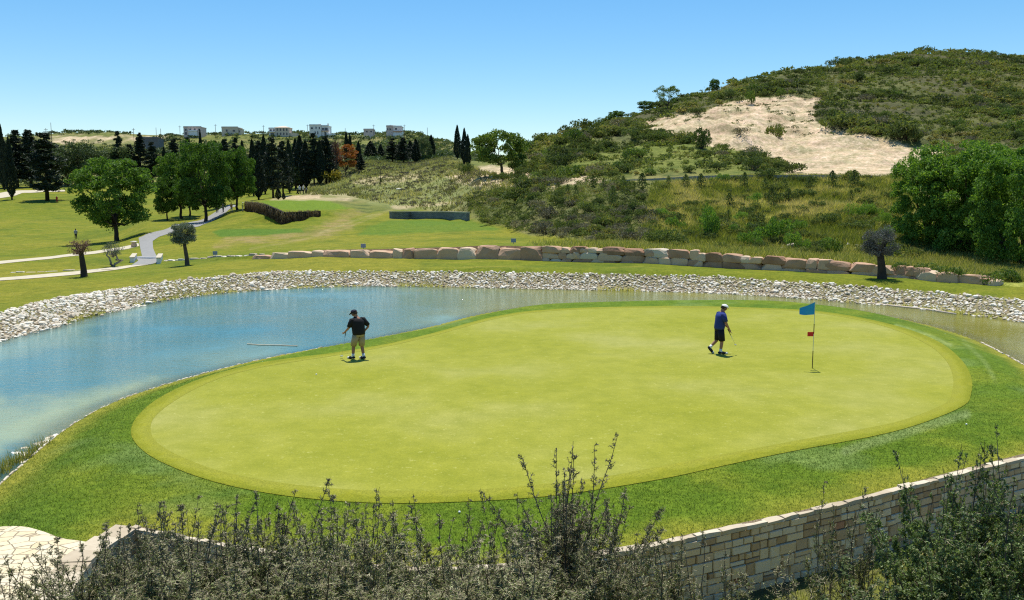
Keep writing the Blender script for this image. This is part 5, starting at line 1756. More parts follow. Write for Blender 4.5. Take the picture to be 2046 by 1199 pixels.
v2 = nt.nodes.new('ShaderNodeTexVoronoi'); v2.inputs['Scale'].default_value = 2.9
for v_ in (v1, v2): nt.links.new(vm.outputs[0], v_.inputs['Vector']); v_.inputs['Randomness'].default_value = .85
e1 = ramp(nt, v1.outputs['Distance'], [(.008, (0, 0, 0)), (.03, (1, 1, 1))])
cc = ramp(nt, v2.outputs['Color'], [(.1, (.62, .51, .31)), (.5, (.72, .61, .39)), (.9, (.66, .58, .42))])
ns = noise_node(nt, 12, 4, .7)
rr_ = ramp(nt, ns.outputs['Fac'], [(.3, (.86, .86, .86)), (.7, (1.08, 1.08, 1.08))])
q = mix(nt, 1, cc.outputs[0], rr_.outputs[0], 'MULTIPLY')
q = mix(nt, e1.outputs[0], (.34, .27, .18), q)
b = bsdf(nt, out, q, .9, .15)
add_bump(nt, b, e1.outputs[0], 1, .02)
sheet('paving', pav, .12, .02, m)

# ------------------------------------------------------------------ wall of big blocks across the picture
M_BLOCK = mat_tint('quarry_block', [(.05, (.30, .17, .10)), (.3, (.48, .30, .19)), (.6, (.62, .43, .28)), (.85, (.66, .52, .36)), (.98, (.60, .51, .38))], .9, .15, 1.3, .5, .03, 0, 0, 5)


def block(rng, w_, d_, h_, base=ICO3):
    V = base[0].copy()
    e_ = .27
    V = np.sign(V) * np.abs(V) ** e_
    V = V / np.abs(V).max(0)
    for _ in range(8):
        n_ = unit(1, rng)[0]; n_[2] = abs(n_[2]) * .7; n_ /= np.linalg.norm(n_)
        q_0 = V @ n_; d_0 = rng.uniform(.92, 1.3)
        V = V - np.outer(np.maximum(q_0 - d_0, 0), n_)
    V *= 1 + .16 * fbm(V[:, 0] * 2 + V[:, 2], V[:, 1] * 2 + rng.uniform(0, 50), .9, 3, int(rng.integers(99)))[:, None]
    sh = rng.uniform(-.10, .10)
    V[:, 0] += V[:, 2] * sh
    V[:, 2] += (V[:, 2] > 0) * (V[:, 0] * rng.uniform(-.12, .12) - V[:, 0] ** 2 * rng.uniform(0, .18))
    return V * np.array([w_ / 2, d_ / 2, h_ / 2]) + np.array([0, 0, h_ / 2]), base[1]


rng = np.random.default_rng(310)
PXW = np.arange(505, 1990, 1.0)
wx_, wy_ = [], []
for p_ in PXW:
    y_ = np.interp(p_, WALLROW[:, 0], WALLROW[:, 1]); wx_.append((p_ - CX) / F * y_); wy_.append(y_)
WL = np.stack([wx_, wy_], 1)
sW = np.concatenate([[0], np.cumsum(np.hypot(*np.diff(WL, axis=0).T))])
bw = thing('boulder_wall', (float(WL[0, 0]), float(WL[0, 1]), 0), 'dry wall of big reddish quarry blocks crossing the whole picture behind the pond', 'wall')
off = np.array([WL[0, 0], WL[0, 1], 0.])
cand = []
def put(a, wd, z0, hh, dep, t, push=0):
    x_ = np.interp(a, sW, WL[:, 0]); y_ = np.interp(a, sW, WL[:, 1])
    k = np.interp(a, sW, np.arange(len(sW))); k = int(np.clip(k, 1, len(WL) - 2))
    tx, ty = WL[k + 1] - WL[k - 1]; an = math.atan2(ty, tx)
    V, Fc = block(rng, wd, dep, hh, ICO3 if wd > .9 else ICO2)
    c_, s_ = math.cos(an), math.sin(an)
    V = np.stack([V[:, 0] * c_ - V[:, 1] * s_ + x_ - s_ * push, V[:, 0] * s_ + V[:, 1] * c_ + y_ + c_ * push, V[:, 2] + z0], 1) - off
    cand.append((wd * hh, V, Fc, t))
a = 0.0
while a < sW[-1]:
    p_ = np.interp(a, sW, PXW)
    hW = float(np.interp(p_, WALLROW[:, 0], WALLROW[:, 2]))
    x_ = np.interp(a, sW, WL[:, 0]); y_ = np.interp(a, sW, WL[:, 1])
    zg = float(profile(np.array([x_]), np.array([y_]))[0]) - hW
    if p_ < 1062:
        wd = rng.uniform(.8, 2.6) if p_ > 650 else rng.uniform(1.0, 2.4)
        if p_ > 880: wd = rng.uniform(1.3, 2.2)
        hh = hW * rng.uniform(.8, 1.1) + .08
        if p_ < 640: hh = hW * rng.uniform(.5, 1.5) + .1
        put(a + wd / 2, wd + .10, zg - .25, hh + .25, rng.uniform(.7, 1.0), rng.uniform(.2, .8) if rng.uniform() < .7 else rng.uniform(.05, .95), .1)
        a += wd
    else:
        # two or three courses over this span
        span = rng.uniform(2.2, 3.6)
        nc = 3 if hW > .95 and rng.uniform() < .7 else 2 if hW > .45 else 1
        hs = rng.uniform(.7, 1.3, nc); hs = hs / hs.sum() * (hW + .27)
        z0 = zg - .25
        for c_ in range(nc):
            q = a + rng.uniform(-.2, .1)
            while q < a + span - .2:
                wd = rng.uniform(.55, 1.9)
                put(q + wd / 2, wd + .07, z0, hs[c_] + .07 + (rng.uniform(-.03, .1) if c_ == nc - 1 else 0), rng.uniform(.6, .85), rng.uniform(.05, .8) if rng.uniform() < .9 else .97, .08 + .06 * c_)
                q += wd
            z0 += hs[c_]
        a += span
cand.sort(key=lambda c: -c[0])
for c in cand[:98]:
    link('block', MB().add(c[1], c[2], c[3]).data('block', M_BLOCK, False), bw)
mb = MB()
for c in cand[98:]:
    mb.add(c[1], c[2], c[3])
if len(cand) > 98:
    tag(link('small_blocks', mb.data('small_blocks', M_BLOCK, False), bw), kind='stuff')
print('blocks', len(cand))

# low stone edging lines on the lawn left of it
M_PALE = mat_tint('pale_stone', [(.1, (.36, .29, .2)), (.5, (.54, .46, .34)), (.9, (.68, .62, .5))], .9, .15, 3, .4, .01, 0, 0, 14)


def edging(pxs, name, label, cat, wd=(.4, 1.1), hh=(.08, .2), dep=.3, seed=1, ymin=30, zadd=0., gap=.02, world=None, fixz=None):
    r_ = np.random.default_rng(seed)
    L_ = world if world is not None else [hit(a_, b_, ymin)[:2] for a_, b_ in pxs]
    P, s = resample(L_, .1)
    mb = MB(); a_ = 0
    while a_ < s[-1]:
        w_ = r_.uniform(*wd)
        c = min(a_ + w_ / 2, s[-1])
        x_, y_ = np.interp(c, s, P[:, 0]), np.interp(c, s, P[:, 1])
        x2, y2 = np.interp(c + .05, s, P[:, 0]), np.interp(c + .05, s, P[:, 1])
        x1, y1 = np.interp(c - .05, s, P[:, 0]), np.interp(c - .05, s, P[:, 1])
        an = math.atan2(y2 - y1, x2 - x1)
        h_1 = r_.uniform(*hh)
        V, Fc = block(r_, w_ - gap, dep * r_.uniform(.7, 1.2), h_1 + .1, ICO2)
        c_, s_ = math.cos(an), math.sin(an)
        z_ = (gz(x_, y_) if fixz is None else fixz) - .1 + zadd
        mb.add(np.stack([V[:, 0] * c_ - V[:, 1] * s_ + x_, V[:, 0] * s_ + V[:, 1] * c_ + y_, V[:, 2] + z_], 1), Fc, r_.uniform(.2, .95))
        a_ += w_ + (r_.uniform(0, .3) if r_.uniform() < .15 else 0)
    return tag(link(name, mb.data(name, M_PALE)), label, cat)


edging([(328, 522), (375, 520), (430, 514), (480, 512), (525, 509)], 'stone_edging', 'low line of flat pale stones between the white bridge wall and the block wall', 'edging', hh=(.06, .2), seed=2)
edging([(20, 545), (80, 544), (130, 541), (215, 540)], 'stone_edging', 'broken line of flat pale stones on the grass between the two gravel paths', 'edging', hh=(.02, .1), seed=3)
edging(None, 'stone_edging', 'thin line of pale stones where the rough meets the pond on the left', 'edging', (.12, .4), (-.02, .025), .06, 4, world=smooth_line([pix(a_, b_, -.36) for a_, b_ in isl_water_px[1:11]], 5), fixz=-.36)
edging(None, 'stone_edging', 'pale stone edge of the rough at the water on the far right', 'edging', (.18, .5), (.0, .03), .08, 5, world=smooth_line([pix(a_, b_, -.36) for a_, b_ in isl_water_px[-4:]], 5), fixz=-.36)

# ------------------------------------------------------------------ round stones on the pond bank
rng = np.random.default_rng(320)
M_COB = mat_tint('bank_cobble', [(.05, (.24, .18, .11)), (.3, (.54, .45, .32)), (.6, (.72, .64, .49)), (.95, (.84, .79, .66))], .9, .15, 6, .2, .006, 0, 0, 30)
gx, gy = scatter(-40, 45, 30, 66, .185, 321)
p0x, p0y = proj(gx, gy, ground(gx, gy))
sr = sd(RIP, p0x, p0y)
ok = (sr > -1.5 + 3 * fbm(gx, gy, 1.5, 2, 322)) & in_view(p0x, p0y, 30)
weed = sm(fbm(gx, gy, 3.5, 3, 33) * 5 + .6) * sm(1 - dist(shore, gx, gy) / 1.6)
ok &= rng.uniform(size=len(gx)) > weed * .75
gx, gy, p0x, p0y = gx[ok], gy[ok], p0x[ok], p0y[ok]
z = ground(gx, gy)
size = np.exp(rng.normal(-2.42, .33, len(gx))).clip(.045, .21) * np.where(rng.uniform(size=len(gx)) < .12, 1.35, 1)
D = depth(gx, gy, z)
order = np.argsort(-size / D)
protos = [rock(rng, ICO1, .62, .5, 4) for _ in range(14)]
hi = [MB().add(*rock(rng, ICO2, .62, .2, 6), t).data('riprap_stone', M_COB) for t in (.3, .45, .6, .7, .85, .95)]
for i in order[:290]:
    side = 'left' if p0x[i] < 700 else 'right'
    s_ = size[i]
    o = link('riprap_stone', hi[int(rng.integers(6))], None, (gx[i], gy[i], z[i] + s_ * .18), rng.uniform(0, 6.28), s_)
    tag(o, 'pale loose stone on the %s stretch of the pond bank, among the largest there' % side, 'stone', 'larger stones on the %s stretch of the pond bank' % side)
rest = order[290:]
mb = MB()
kk = rng.integers(0, 14, len(rest))
for c in range(14):
    s = rest[kk == c]
    V = protos[c][0]; Fc = protos[c][1]
    an = rng.uniform(0, 6.28, len(s)); tl = rng.uniform(-.4, .4, len(s))
    ca, sa = np.cos(an)[:, None], np.sin(an)[:, None]
    X = V[None, :, 0] * ca - V[None, :, 1] * sa; Yy = V[None, :, 0] * sa + V[None, :, 1] * ca
    Zz = V[None, :, 2] + X * tl[:, None]
    W = np.stack([X, Yy, Zz], 2) * size[s][:, None, None] + np.stack([gx[s], gy[s], z[s] + size[s] * .2], 1)[:, None, :]
    FF = (np.arange(len(s)) * len(V))[:, None, None] + Fc[None]
    mb.add(W.reshape(-1, 3), FF.reshape(-1, 3), np.repeat(rng.uniform(.1, 1, len(s)), len(V)))
tag(link('riprap', mb.data('riprap', M_COB)), 'band of pale loose stones lining the far bank of the pond', 'stones', kind='stuff')

# stones and plants in the shallow corner at the left edge
r_ = np.random.default_rng(330)
for i in range(26):
    t = r_.uniform(0, 1)
    bx, by = -30 + 150 * t + r_.normal() * 6, 955 - 80 * t + r_.normal() * 9 - 8
    x_, y_ = pix(bx, by, WZ)
    if inside(island, np.array([x_]), np.array([y_]))[0]: continue
    s_ = r_.uniform(.05, .16)
    tag(link('shallow_stone', hi[i % 6], None, (x_, y_, WZ - s_ * .25), r_.uniform(0, 6), (s_ * 1.5, s_, s_ * .8)), 'small stone breaking the shallow water at the left edge of the photo', 'stone', 'stones in the shallow corner of the pond')
gx, gy = [], []
for i in range(9):
    x_, y_ = pix(-15 + 13 * i + r_.normal() * 3, 955 - 7.5 * i + r_.normal() * 3, WZ)
    nn = 60
    gx.append(x_ + r_.normal(size=nn) * .09); gy.append(y_ + r_.normal(size=nn) * .06)
gx, gy = np.concatenate(gx), np.concatenate(gy)
grass('reeds', gx, gy, np.full(len(gx), WZ - .05), .36, .02, L_GRASS, 'tufts of reed standing in the shallow corner at the left edge', 331, .25)

# boulders lying on the slopes
for i, (a_, b_, w_, lab) in enumerate([(1583, 497, 28, 'white boulder at the foot of the overgrown slope'), (1562, 499, 13, 'small pale rock left of the white boulder on the slope'), (1598, 498, 12, 'small pale rock right of the white boulder on the slope'),
                                       (1693, 491, 14, 'flat pale rock beside the pale leafy bush on the slope'), (1712, 492, 10, 'smaller rock right of the flat pale one on the slope'), (798, 381, 15, 'flat white rock in the grass in front of the tree line'),
                                       (1868, 553, 22, 'pale slab lying on the right end of the block wall'), (930, 422, 6, 'loose stone on top of the grey wall end')]):
    x_, y_, z_ = hit(a_, b_, 52)
    s_ = w_ / F * depth(x_, y_, z_) / 2
    tag(link('boulder', hi[i % 6], None, (x_, y_, z_ + s_ * .25), i * 1.3, (s_, s_ * .8, s_ * .9)), lab, 'boulder')

# ------------------------------------------------------------------ built things in the middle distance
M_WHITE = mat_plain('white_paint', (.78, .77, .74), .7, .3, .05, 3)
M_GREYW = mat_tint('grey_stonework', [(.1, (.13, .14, .15)), (.9, (.27, .28, .28))], .9, .2, 2, .7, .01, 0, 0, 8)
M_CONC = mat_plain('concrete', (.26, .28, .29), .9, .2, .15, .8, .01)


def strip_wall(name, pts, tops, thick, mat, label, cat, cap=None, bott=-.4):
    """low wall through ground points with given top heights"""
    e = thing(name, pts[0], label, cat)
    o_ = np.array(pts[0])
    P = np.array([p[:2] for p in pts]); T = np.gradient(P, axis=0); T /= np.linalg.norm(T, axis=1, keepdims=True)
    Nn = np.stack([-T[:, 1], T[:, 0]], 1)
    V = []
    for i, p in enumerate(pts):
        for d_, z_ in ((0, p[2] + bott), (0, tops[i]), (thick, tops[i]), (thick, p[2] + bott)):
            V.append((P[i, 0] + Nn[i, 0] * d_, P[i, 1] + Nn[i, 1] * d_, z_))
    n_ = len(pts)
    fq = [[i * 4 + k, i * 4 + k + 1, i * 4 + 5 + k, i * 4 + 4 + k] for i in range(n_ - 1) for k in range(3)] + [[0, 3, 2, 1], [n_ * 4 - 4, n_ * 4 - 3, n_ * 4 - 2, n_ * 4 - 1]]
    link('wall', MB().add(np.array(V) - o_, np.array(fq)).data('wall', mat), e)
    if cap:
        V = []
        for i, p in enumerate(pts):
            for d_, z_ in ((-.06, tops[i] + .002), (-.06, tops[i] + cap[1]), (thick + .06, tops[i] + cap[1]), (thick + .06, tops[i] + .002)):
                V.append((P[i, 0] + Nn[i, 0] * d_, P[i, 1] + Nn[i, 1] * d_, z_))
        link('coping', MB().add(np.array(V) - o_, np.array(fq + [[i * 4 + 3, i * 4, i * 4 + 4, i * 4 + 7] for i in range(n_ - 1)])).data('coping', cap[0]), e)
    return e


def zrow(px, py, y):
    yc = (CY - py) / F
    return H + y * (-ST + yc * CT) / (CT + yc * ST)


def line_pts(spec, ymin=64):
    pts, tops = [], []
    for a_, b_, t_ in spec:
        x_, y_, z_ = hit(a_, b_, ymin)
        pts.append((x_, y_, z_)); tops.append(zrow(a_, t_, y_))
    return pts, tops


m, nt, out = nodes('grey_blockwork')
tc = nt.nodes.new('ShaderNodeTexCoord'); mp = nt.nodes.new('ShaderNodeMapping'); mp.inputs['Rotation'].default_value = (R(90), 0, 0)
br_ = nt.nodes.new('ShaderNodeTexBrick'); br_.inputs['Scale'].default_value = 1.6
br_.inputs['Color1'].default_value = (.16, .17, .18, 1); br_.inputs['Color2'].default_value = (.27, .28, .27, 1); br_.inputs['Mortar'].default_value = (.08, .08, .08, 1); br_.inputs['Mortar Size'].default_value = .03
nt.links.new(tc.outputs['Object'], mp.inputs[0]); nt.links.new(mp.outputs[0], br_.inputs['Vector'])
bsdf(nt, out, br_.outputs['Color'], .9, .2)
M_BLOCKW = m
y0 = 128.0
spec = [(783, 437, 424), (820, 437, 424), (860, 437, 424), (889, 437.5, 424)]
def fixed_pts(spec, Ys):
    pts, tops = [], []
    for (a_, b_, t_), y_ in zip(spec, Ys):
        z_ = zrow(a_, b_, y_); x_ = (a_ - CX) / F * depth(0, y_, z_)
        pts.append((x_, y_, z_)); tops.append(zrow(a_, t_, y_))
    return pts, tops
pts, tops = line_pts(spec + [(905, 439, 424.5), (932, 442, 425.5)])
strip_wall('stone_wall', pts, tops, .45, M_BLOCKW, 'low grey blockwork wall with an angled end on the lawn in the middle distance', 'wall', (M_CREAM, .14), -.6)
pts, tops = fixed_pts([(1095, 370, 366.5), (1150, 369, 364.5), (1210, 368, 361.5), (1290, 365, 357.5), (1345, 363, 354.5), (1395, 361, 351.5), (1440, 361, 350.5), (1520, 361, 350), (1600, 360.5, 350), (1680, 360.5, 350.5), (1756, 360, 351)], [117, 114, 111.5, 109.3, 108.3, 107.6, 107.2, 106.8, 106.2, 105.6, 105.4])
fe = strip_wall('roadside_barrier', pts, tops, .2, M_CONC, 'long low grey concrete barrier along the top of the overgrown slope', 'barrier', None, -.5)
P_ = np.array(pts); k_ = np.linspace(0, len(pts) - 1, 34)
for q in k_:
    x_, y_, z_ = [np.interp(q, np.arange(len(pts)), P_[:, c_]) for c_ in range(3)]
    t_ = np.interp(q, np.arange(len(pts)), tops)
    V, Fq = box(-.06, .06, -.09, -.004, -.3, t_ - z_ + .03)
    link('post', MB().add(V + np.array([x_, y_, z_]) - P_[0], Fq).data('post', M_CONC), fe)

# woven brown hedge holding the tee
L_HEDGE = leafmat('hedge_twig', [(.1, (.09, .055, .035)), (.5, (.24, .15, .09)), (.9, (.52, .40, .24))], .1, 0, .9)
hp = [(490, 421, 401, 147), (512, 424, 401.5, 138), (533, 431, 406, 129.5), (550, 439, 413, 125.5), (566, 448, 420, 121.5), (590, 442, 420, 124.5), (612, 437, 419, 127.5), (637, 433.5, 417.5, 129.5)]
r_ = np.random.default_rng(340)
Pp, Tt = [], []
for a_, b_, t_, y_ in hp:
    q_ = hit(a_, b_, 80); Pp.append(q_); Tt.append(zrow(a_, t_ + 2.5, q_[1]))
Pp = np.array(Pp); Tt = np.array(Tt)
seg_ = np.concatenate([[0], np.cumsum(np.hypot(*np.diff(Pp[:, :2], axis=0).T))])
hed = thing('hedge', tuple(Pp[0]), 'brown clipped hedge of vertical twigs bending round the raised tee', 'hedge')
n = 9000
a_ = r_.uniform(0, seg_[-1], n)
bx, by, bz, tz = [np.interp(a_, seg_, c_) for c_ in (Pp[:, 0], Pp[:, 1], Pp[:, 2], Tt)]
u_ = r_.uniform(0, 1, n)
bulge = .35 * np.abs(np.sin(a_ * 2.6)) ** .5
y_off = -bulge * r_.uniform(.3, 1, n) + r_.uniform(0, .5, n) * (u_ > .85)
P0 = np.stack([bx + r_.normal(size=n) * .05, by + y_off, bz - .2 + u_ * (tz - bz) * (1 + .05 * np.sin(a_ * 2.6))], 1) - Pp[0]
P0[:, 2] += (u_ > .8) * r_.uniform(0, .22, n)
V, Q_ = leaf_quads(P0, .4, r_, .16, np.array([0, 0, 1.]), .3)
link('twigs', MB().add(V, Q_, np.repeat(np.clip(.15 + u_ ** 3 * .6 + r_.normal(size=n) * .12 + .25 * bulge, 0, 1), 4)).data('twigs', L_HEDGE), hed)  # tint rises with height: a sunlit top painted into the twigs
Vc = []
for i in range(len(Pp)):
    for d_, z_ in ((-.05, Pp[i, 2] - .5), (-.05, Tt[i] - .1), (.5, Tt[i] - .1), (.5, Pp[i, 2] - .5)):
        Vc.append((Pp[i, 0] + d_ * .4, Pp[i, 1] + d_, z_))
fq = [[i * 4 + k, i * 4 + k + 1, i * 4 + 5 + k, i * 4 + 4 + k] for i in range(len(Pp) - 1) for k in range(3)]
link('stems', MB().add(np.array(Vc) - Pp[0], np.array(fq), .1).data('stems', M_BARKD), hed)

# little white bridge walls and kerb on the cart path
for (a0, b0, a1, b1, lab) in ((264, 525, 273, 513, 'small white low wall on the left side of the path crossing'), (317, 527, 324, 513, 'small white low wall on the right side of the path crossing')):
    p0 = hit(a0, b0, 60); p1 = hit(a1, b1, 60)
    d_ = np.array(p1[:2]) - np.array(p0[:2]); L_ = min(np.linalg.norm(d_), 5.5); an = math.atan2(d_[1], d_[0])
    e = thing('parapet', (p0[0], p0[1], min(p0[2], p1[2])), lab, 'parapet', None, an)
    link('wall', MB().add(*box(0, L_, -.17, .17, -.3, .48)).data('wall', M_WHITE), e)
    link('coping', MB().add(*box(-.04, L_ + .04, -.22, .22, .482, .56)).data('coping', M_CREAM), e)
p0 = hit(274, 516.5, 60); p1 = hit(317, 516.5, 60)
d_ = np.array(p1[:2]) - np.array(p0[:2])
tag(link('kerb', MB().add(*box(0, float(np.linalg.norm(d_)), -.12, .12, -.2, .14)).data('kerb', M_WHITE), None, p0, math.atan2(d_[1], d_[0])), 'white kerb across the path between the two small white walls', 'kerb')
p0 = hit(268, 494, 60)
e = thing('stone_marker', p0, 'squat pinkish stone block with white top beside the path', 'marker')
V, Fc = block(np.random.default_rng(5), .62, .5, .62, ICO3); link('block', MB().add(V, Fc, .5).data('block', M_BLOCK), e)
V, Fc = block(np.random.default_rng(6), .7, .55, .16, ICO2); link('cap', MB().add(V + np.array([0, 0, .56]), Fc, .9).data('cap', M_PALE), e)
M_SIGN = mat_plain('grey_enamel', (.22, .27, .36), .5, .4, .05, 5)
for a_, b_, lab in ((430, 512, 'small grey plate on a peg behind the flat stone line'), (726, 501, 'small grey plate behind the block wall, left of centre'), (1026, 494, 'small grey plate standing behind the tallest wall block')):
    p0 = hit(a_, b_, 74)
    s_ = .42
    e = thing('marker_plate', p0, lab, 'sign', 'small grey plates behind the walls')
    link('plate', MB().add(*box(-s_ / 2, s_ / 2, -.02, .02, .12, .12 + s_ * .8)).data('plate', M_SIGN), e)
    link('peg', MB().add(*box(-.02, .02, .022, .05, -.1, .4)).data('peg', M_CONC), e)

# ------------------------------------------------------------------ houses on the far ridge
M_HW = mat_plain('white_render', (.86, .82, .77), .9, .2, .05, .4)
M_HP = mat_plain('pinkish_render', (.70, .56, .50), .9, .2, .05, .4)
M_HB = mat_plain('beige_render', (.68, .56, .44), .9, .2, .05, .4)
M_TERR = mat_plain('terracotta', (.50, .26, .17), .9, .2, .15, .5)
M_GLASS = mat_plain('dark_window', (.06, .07, .09), .25, .5, .1, 2)
M_WOOD = mat_plain('brown_wood', (.18, .10, .06), .7, .3, .2, 2)
M_SHED = mat_plain('grey_sheet', (.17, .17, .17), .8, .3, .1, .5)


def house(px, base_py, Y, blocks, wins, label, roof='flat', wallm=None, roofm=None, extra=None):
    z_ = zrow(px, base_py, Y); x_ = (px - CX) / F * depth(0, Y, z_)
    zz = gz(x_, Y)
    e = thing('house', (x_, Y, z_), label, 'house', 'houses on the far ridge')
    for i, (x0, x1, y0, y1, h0, h1, mt) in enumerate(blocks):
        link('wall', MB().add(*box(x0, x1, y0, y1, h0 - (6 if h0 == 0 else 0), h1)).data('wall', mt), e)
        rb = MB()
        if roof == 'hip' or (isinstance(roof, tuple) and i in roof):
            o_ = .5; mx, my = (x0 + x1) / 2, (y0 + y1) / 2; rx = max((x1 - x0) / 2 - (y1 - y0) / 2, .6)
            V = [(x0 - o_, y0 - o_, h1 + .004), (x1 + o_, y0 - o_, h1 + .004), (x1 + o_, y1 + o_, h1 + .004), (x0 - o_, y1 + o_, h1 + .004), (mx - rx, my, h1 + 1.3), (mx + rx, my, h1 + 1.3)]
            rb.add(V, [np.array([[0, 1, 5, 4], [2, 3, 4, 5], [3, 2, 1, 0]]), np.array([[1, 2, 5], [3, 0, 4]])])
        else:
            rb.add(*box(x0 - .2, x1 + .2, y0 - .2, y1 + .2, h1 + .004, h1 + .35))
            rb.add(*box(x0 - .05, x1 + .05, y0 - .05, y0 + .15, h1 + .36, h1 + .8))
        link('roof', rb.data('roof', roofm or mt), e)
    for (wx0, wz0, ww, wh, yy) in wins:
        w_ = link('window', MB().add(*box(wx0 - ww / 2, wx0 + ww / 2, yy - .08, yy - .004, wz0, wz0 + wh)).data('window', M_GLASS), e)
    if extra:
        for nm, (x0, x1, y0, y1, h0, h1), mt in extra:
            link(nm, MB().add(*box(x0, x1, y0, y1, h0, h1)).data(nm, mt), e)
    return e


house(385, 271, 556, [(-5.6, 5.6, 0, 9, 0, 5.0, M_HP), (-2, 3.2, -1.6, -.01, 0, 2.6, M_HW)], [(-4.2, 3, 1.1, 1.2, 0), (-1.4, 3, 1.1, 1.3, 0), (1.4, 3, 1.1, 1.3, 0), (4.2, 3, 1.0, 1.2, 0), (-4.2, .5, 1.2, 1.6, 0), (4.5, .5, 1.2, 1.7, 0)],
      'pinkish two-storey house with a low white porch, leftmost on the far ridge', extra=[('porch_roof', (-2.2, 3.4, -1.9, -.02, 2.61, 2.8), M_HW)])
house(461, 269, 556, [(-5.6, 4.6, 0, 9, 0, 4.2, M_HB), (4.61, 6.0, 1, 8, 0, 3.4, M_HB)], [(-2.4, 1.8, 1.0, 1.3, 0), (2.0, 1.8, 1.4, 1.1, 0), (5.3, 1.4, .6, 1.2, 1)], 'plain beige house with two windows, second from the left on the far ridge')
house(557, 272, 558, [(-6.6, -2.2, 1.5, 9, 0, 4.6, M_HW), (-2.19, 6.4, 0, 9, 0, 5.3, M_HB)], [(x_, z_, .8, 1.5, 0) for x_ in (-.8, 1.2, 3.2, 5.1) for z_ in (.6, 3.2)] + [(-5.3, 3.2, 1.2, 1.0, 1.5), (-3.4, 3.2, 1.0, 1.0, 1.5), (-4.4, .6, 2.2, 1.4, 1.5)],
      'cream house with rows of tall narrow windows and a lower left wing', roof=(1,), extra=[('porch', (-6.6, -2.3, -.3, 1.48, 2.6, 2.8), M_HW), ('low_wing', (6.42, 11, 1, 7, -4, 1.9), M_HB)])
house(637, 271, 558, [(-5.8, 1.4, 0, 9, 0, 6.2, M_HW), (1.41, 6.2, .8, 9, 0, 5.8, M_HW)], [(-4.2, 4.0, 1.2, 1.1, 0), (-1.6, 4.2, .7, 1.3, 0), (.5, 4.0, .7, 1.3, 0), (2.6, 3.6, 1.5, 1.2, .8), (-2.2, .8, .7, 1.8, 0), (-.6, .8, .7, 1.8, 0), (4.6, 3.4, 1.8, 1.5, .8), (4, .6, 1.2, 1.8, .8)],
      'tall white house with a balcony and small roof towers on the far ridge', extra=[('tower', (-.6, 1.0, 2, 4, 6.6, 7.4), M_HW), ('tower', (5.2, 6.0, 1.4, 2.2, 6.2, 7.6), M_HW), ('balcony', (1.5, 6.4, -.6, .78, 2.9, 3.1), M_TERR), ('terrace', (6.3, 9.6, -1, 5, -4, 1.2), M_HW)])
house(788, 268, 545, [(-5.0, -.6, 1, 8, 0, 4.6, M_HP), (-.59, 4.6, 0, 8, 0, 4.3, M_HW)], [(1.0, 2.6, 1.2, 1.1, 0), (-2.6, 2.4, 1, 1.1, 1), (-4.2, 2.4, .7, 1.1, 1)],
      'pink and white house on the crest behind the conifer clump', extra=[('chimney', (-3.0, -2.2, 2, 3, 4.9, 5.7), M_HW), ('chimney', (-.2, .4, 2, 3, 4.7, 5.6), M_HW), ('porch_roof', (-.5, 6.2, -1.8, -.02, 1.5, 1.75), M_TERR), ('terrace', (-.5, 4.7, -1.6, -.02, -4, .3), M_HW)])
house(737, 266, 545, [(-3.2, 3.2, 0, 4, 0, 1.9, M_HP)], [(-1.2, .5, 1, .8, 0), (1.4, .5, 1, .8, 0)], 'small low pinkish building left of the pink and white house')
house(296, 287, 500, [(-6, 6, 0, 7, 0, 2.9, M_SHED)], [(-4, 1.2, 2.2, 1.2, 0), (0, 1.2, 2.2, 1.2, 0), (4, 1.2, 2.2, 1.2, 0)], 'long grey shed half hidden by the conifers on the far slope')

# utility poles on the ridge
UP = [(93, 282, 256, 420, 1, 'utility pole with a transformer rising over the far left trees'), (103, 272, 245, 450, 0, 'taller thin pole right of the transformer pole'), (138, 268, 258, 590, 0, 'short pole on the far left crest'), (268, 286, 256, 500, 1, 'pole at the left end of the grey shed'),
      (313, 284, 255, 520, 0, 'pole behind the grey shed, left of two'), (322, 284, 257, 520, 0, 'pole behind the grey shed, right of two'), (360, 272, 251, 556, 1, 'pole just left of the pinkish house'), (431, 270, 248, 556, 1, 'pole between the pinkish and the beige house'),
      (527, 274, 250, 556, 1, 'pole left of the cream house'), (615, 272, 249, 556, 1, 'pole touching the left side of the tall white house'), (690, 270, 256, 556, 0, 'pole above the orange tree'), (747, 268, 249, 545, 1, 'pole on the crest between the small building and the pink and white house'),
      (808, 270, 249, 545, 1, 'pole right of the pink and white house'), (854, 280, 255, 520, 0, 'rightmost pole on the falling crest')]
for a_, b_, t_, y_, arm, lab in UP:
    z_ = zrow(a_, b_, y_); x_ = (a_ - CX) / F * depth(0, y_, z_); h_ = zrow(a_, t_, y_) - z_
    e = thing('utility_pole', (x_, y_, z_), lab, 'pole', 'utility poles on the far ridge')
    link('pole', MB().add(*tube([(0, 0, -6), (0, 0, h_)], [.17, .11], 6)).data('pole', M_WOOD), e)
    if arm:
        link('crossarm', MB().add(*box(-.9, .9, -.06, .06, h_ - .8, h_ - .65)).data('crossarm', M_WOOD), e)
    if 'transformer' in lab and a_ == 93:
        link('transformer', MB().add(*box(-.5, .3, -.4, -.1, h_ - 3.4, h_ - 2.2)).data('transformer', M_SHED), e)
        link('crossarm', MB().add(*box(-1.4, .6, -.06, .06, h_ - 1.8, h_ - 1.6)).data('crossarm', M_WOOD), e)

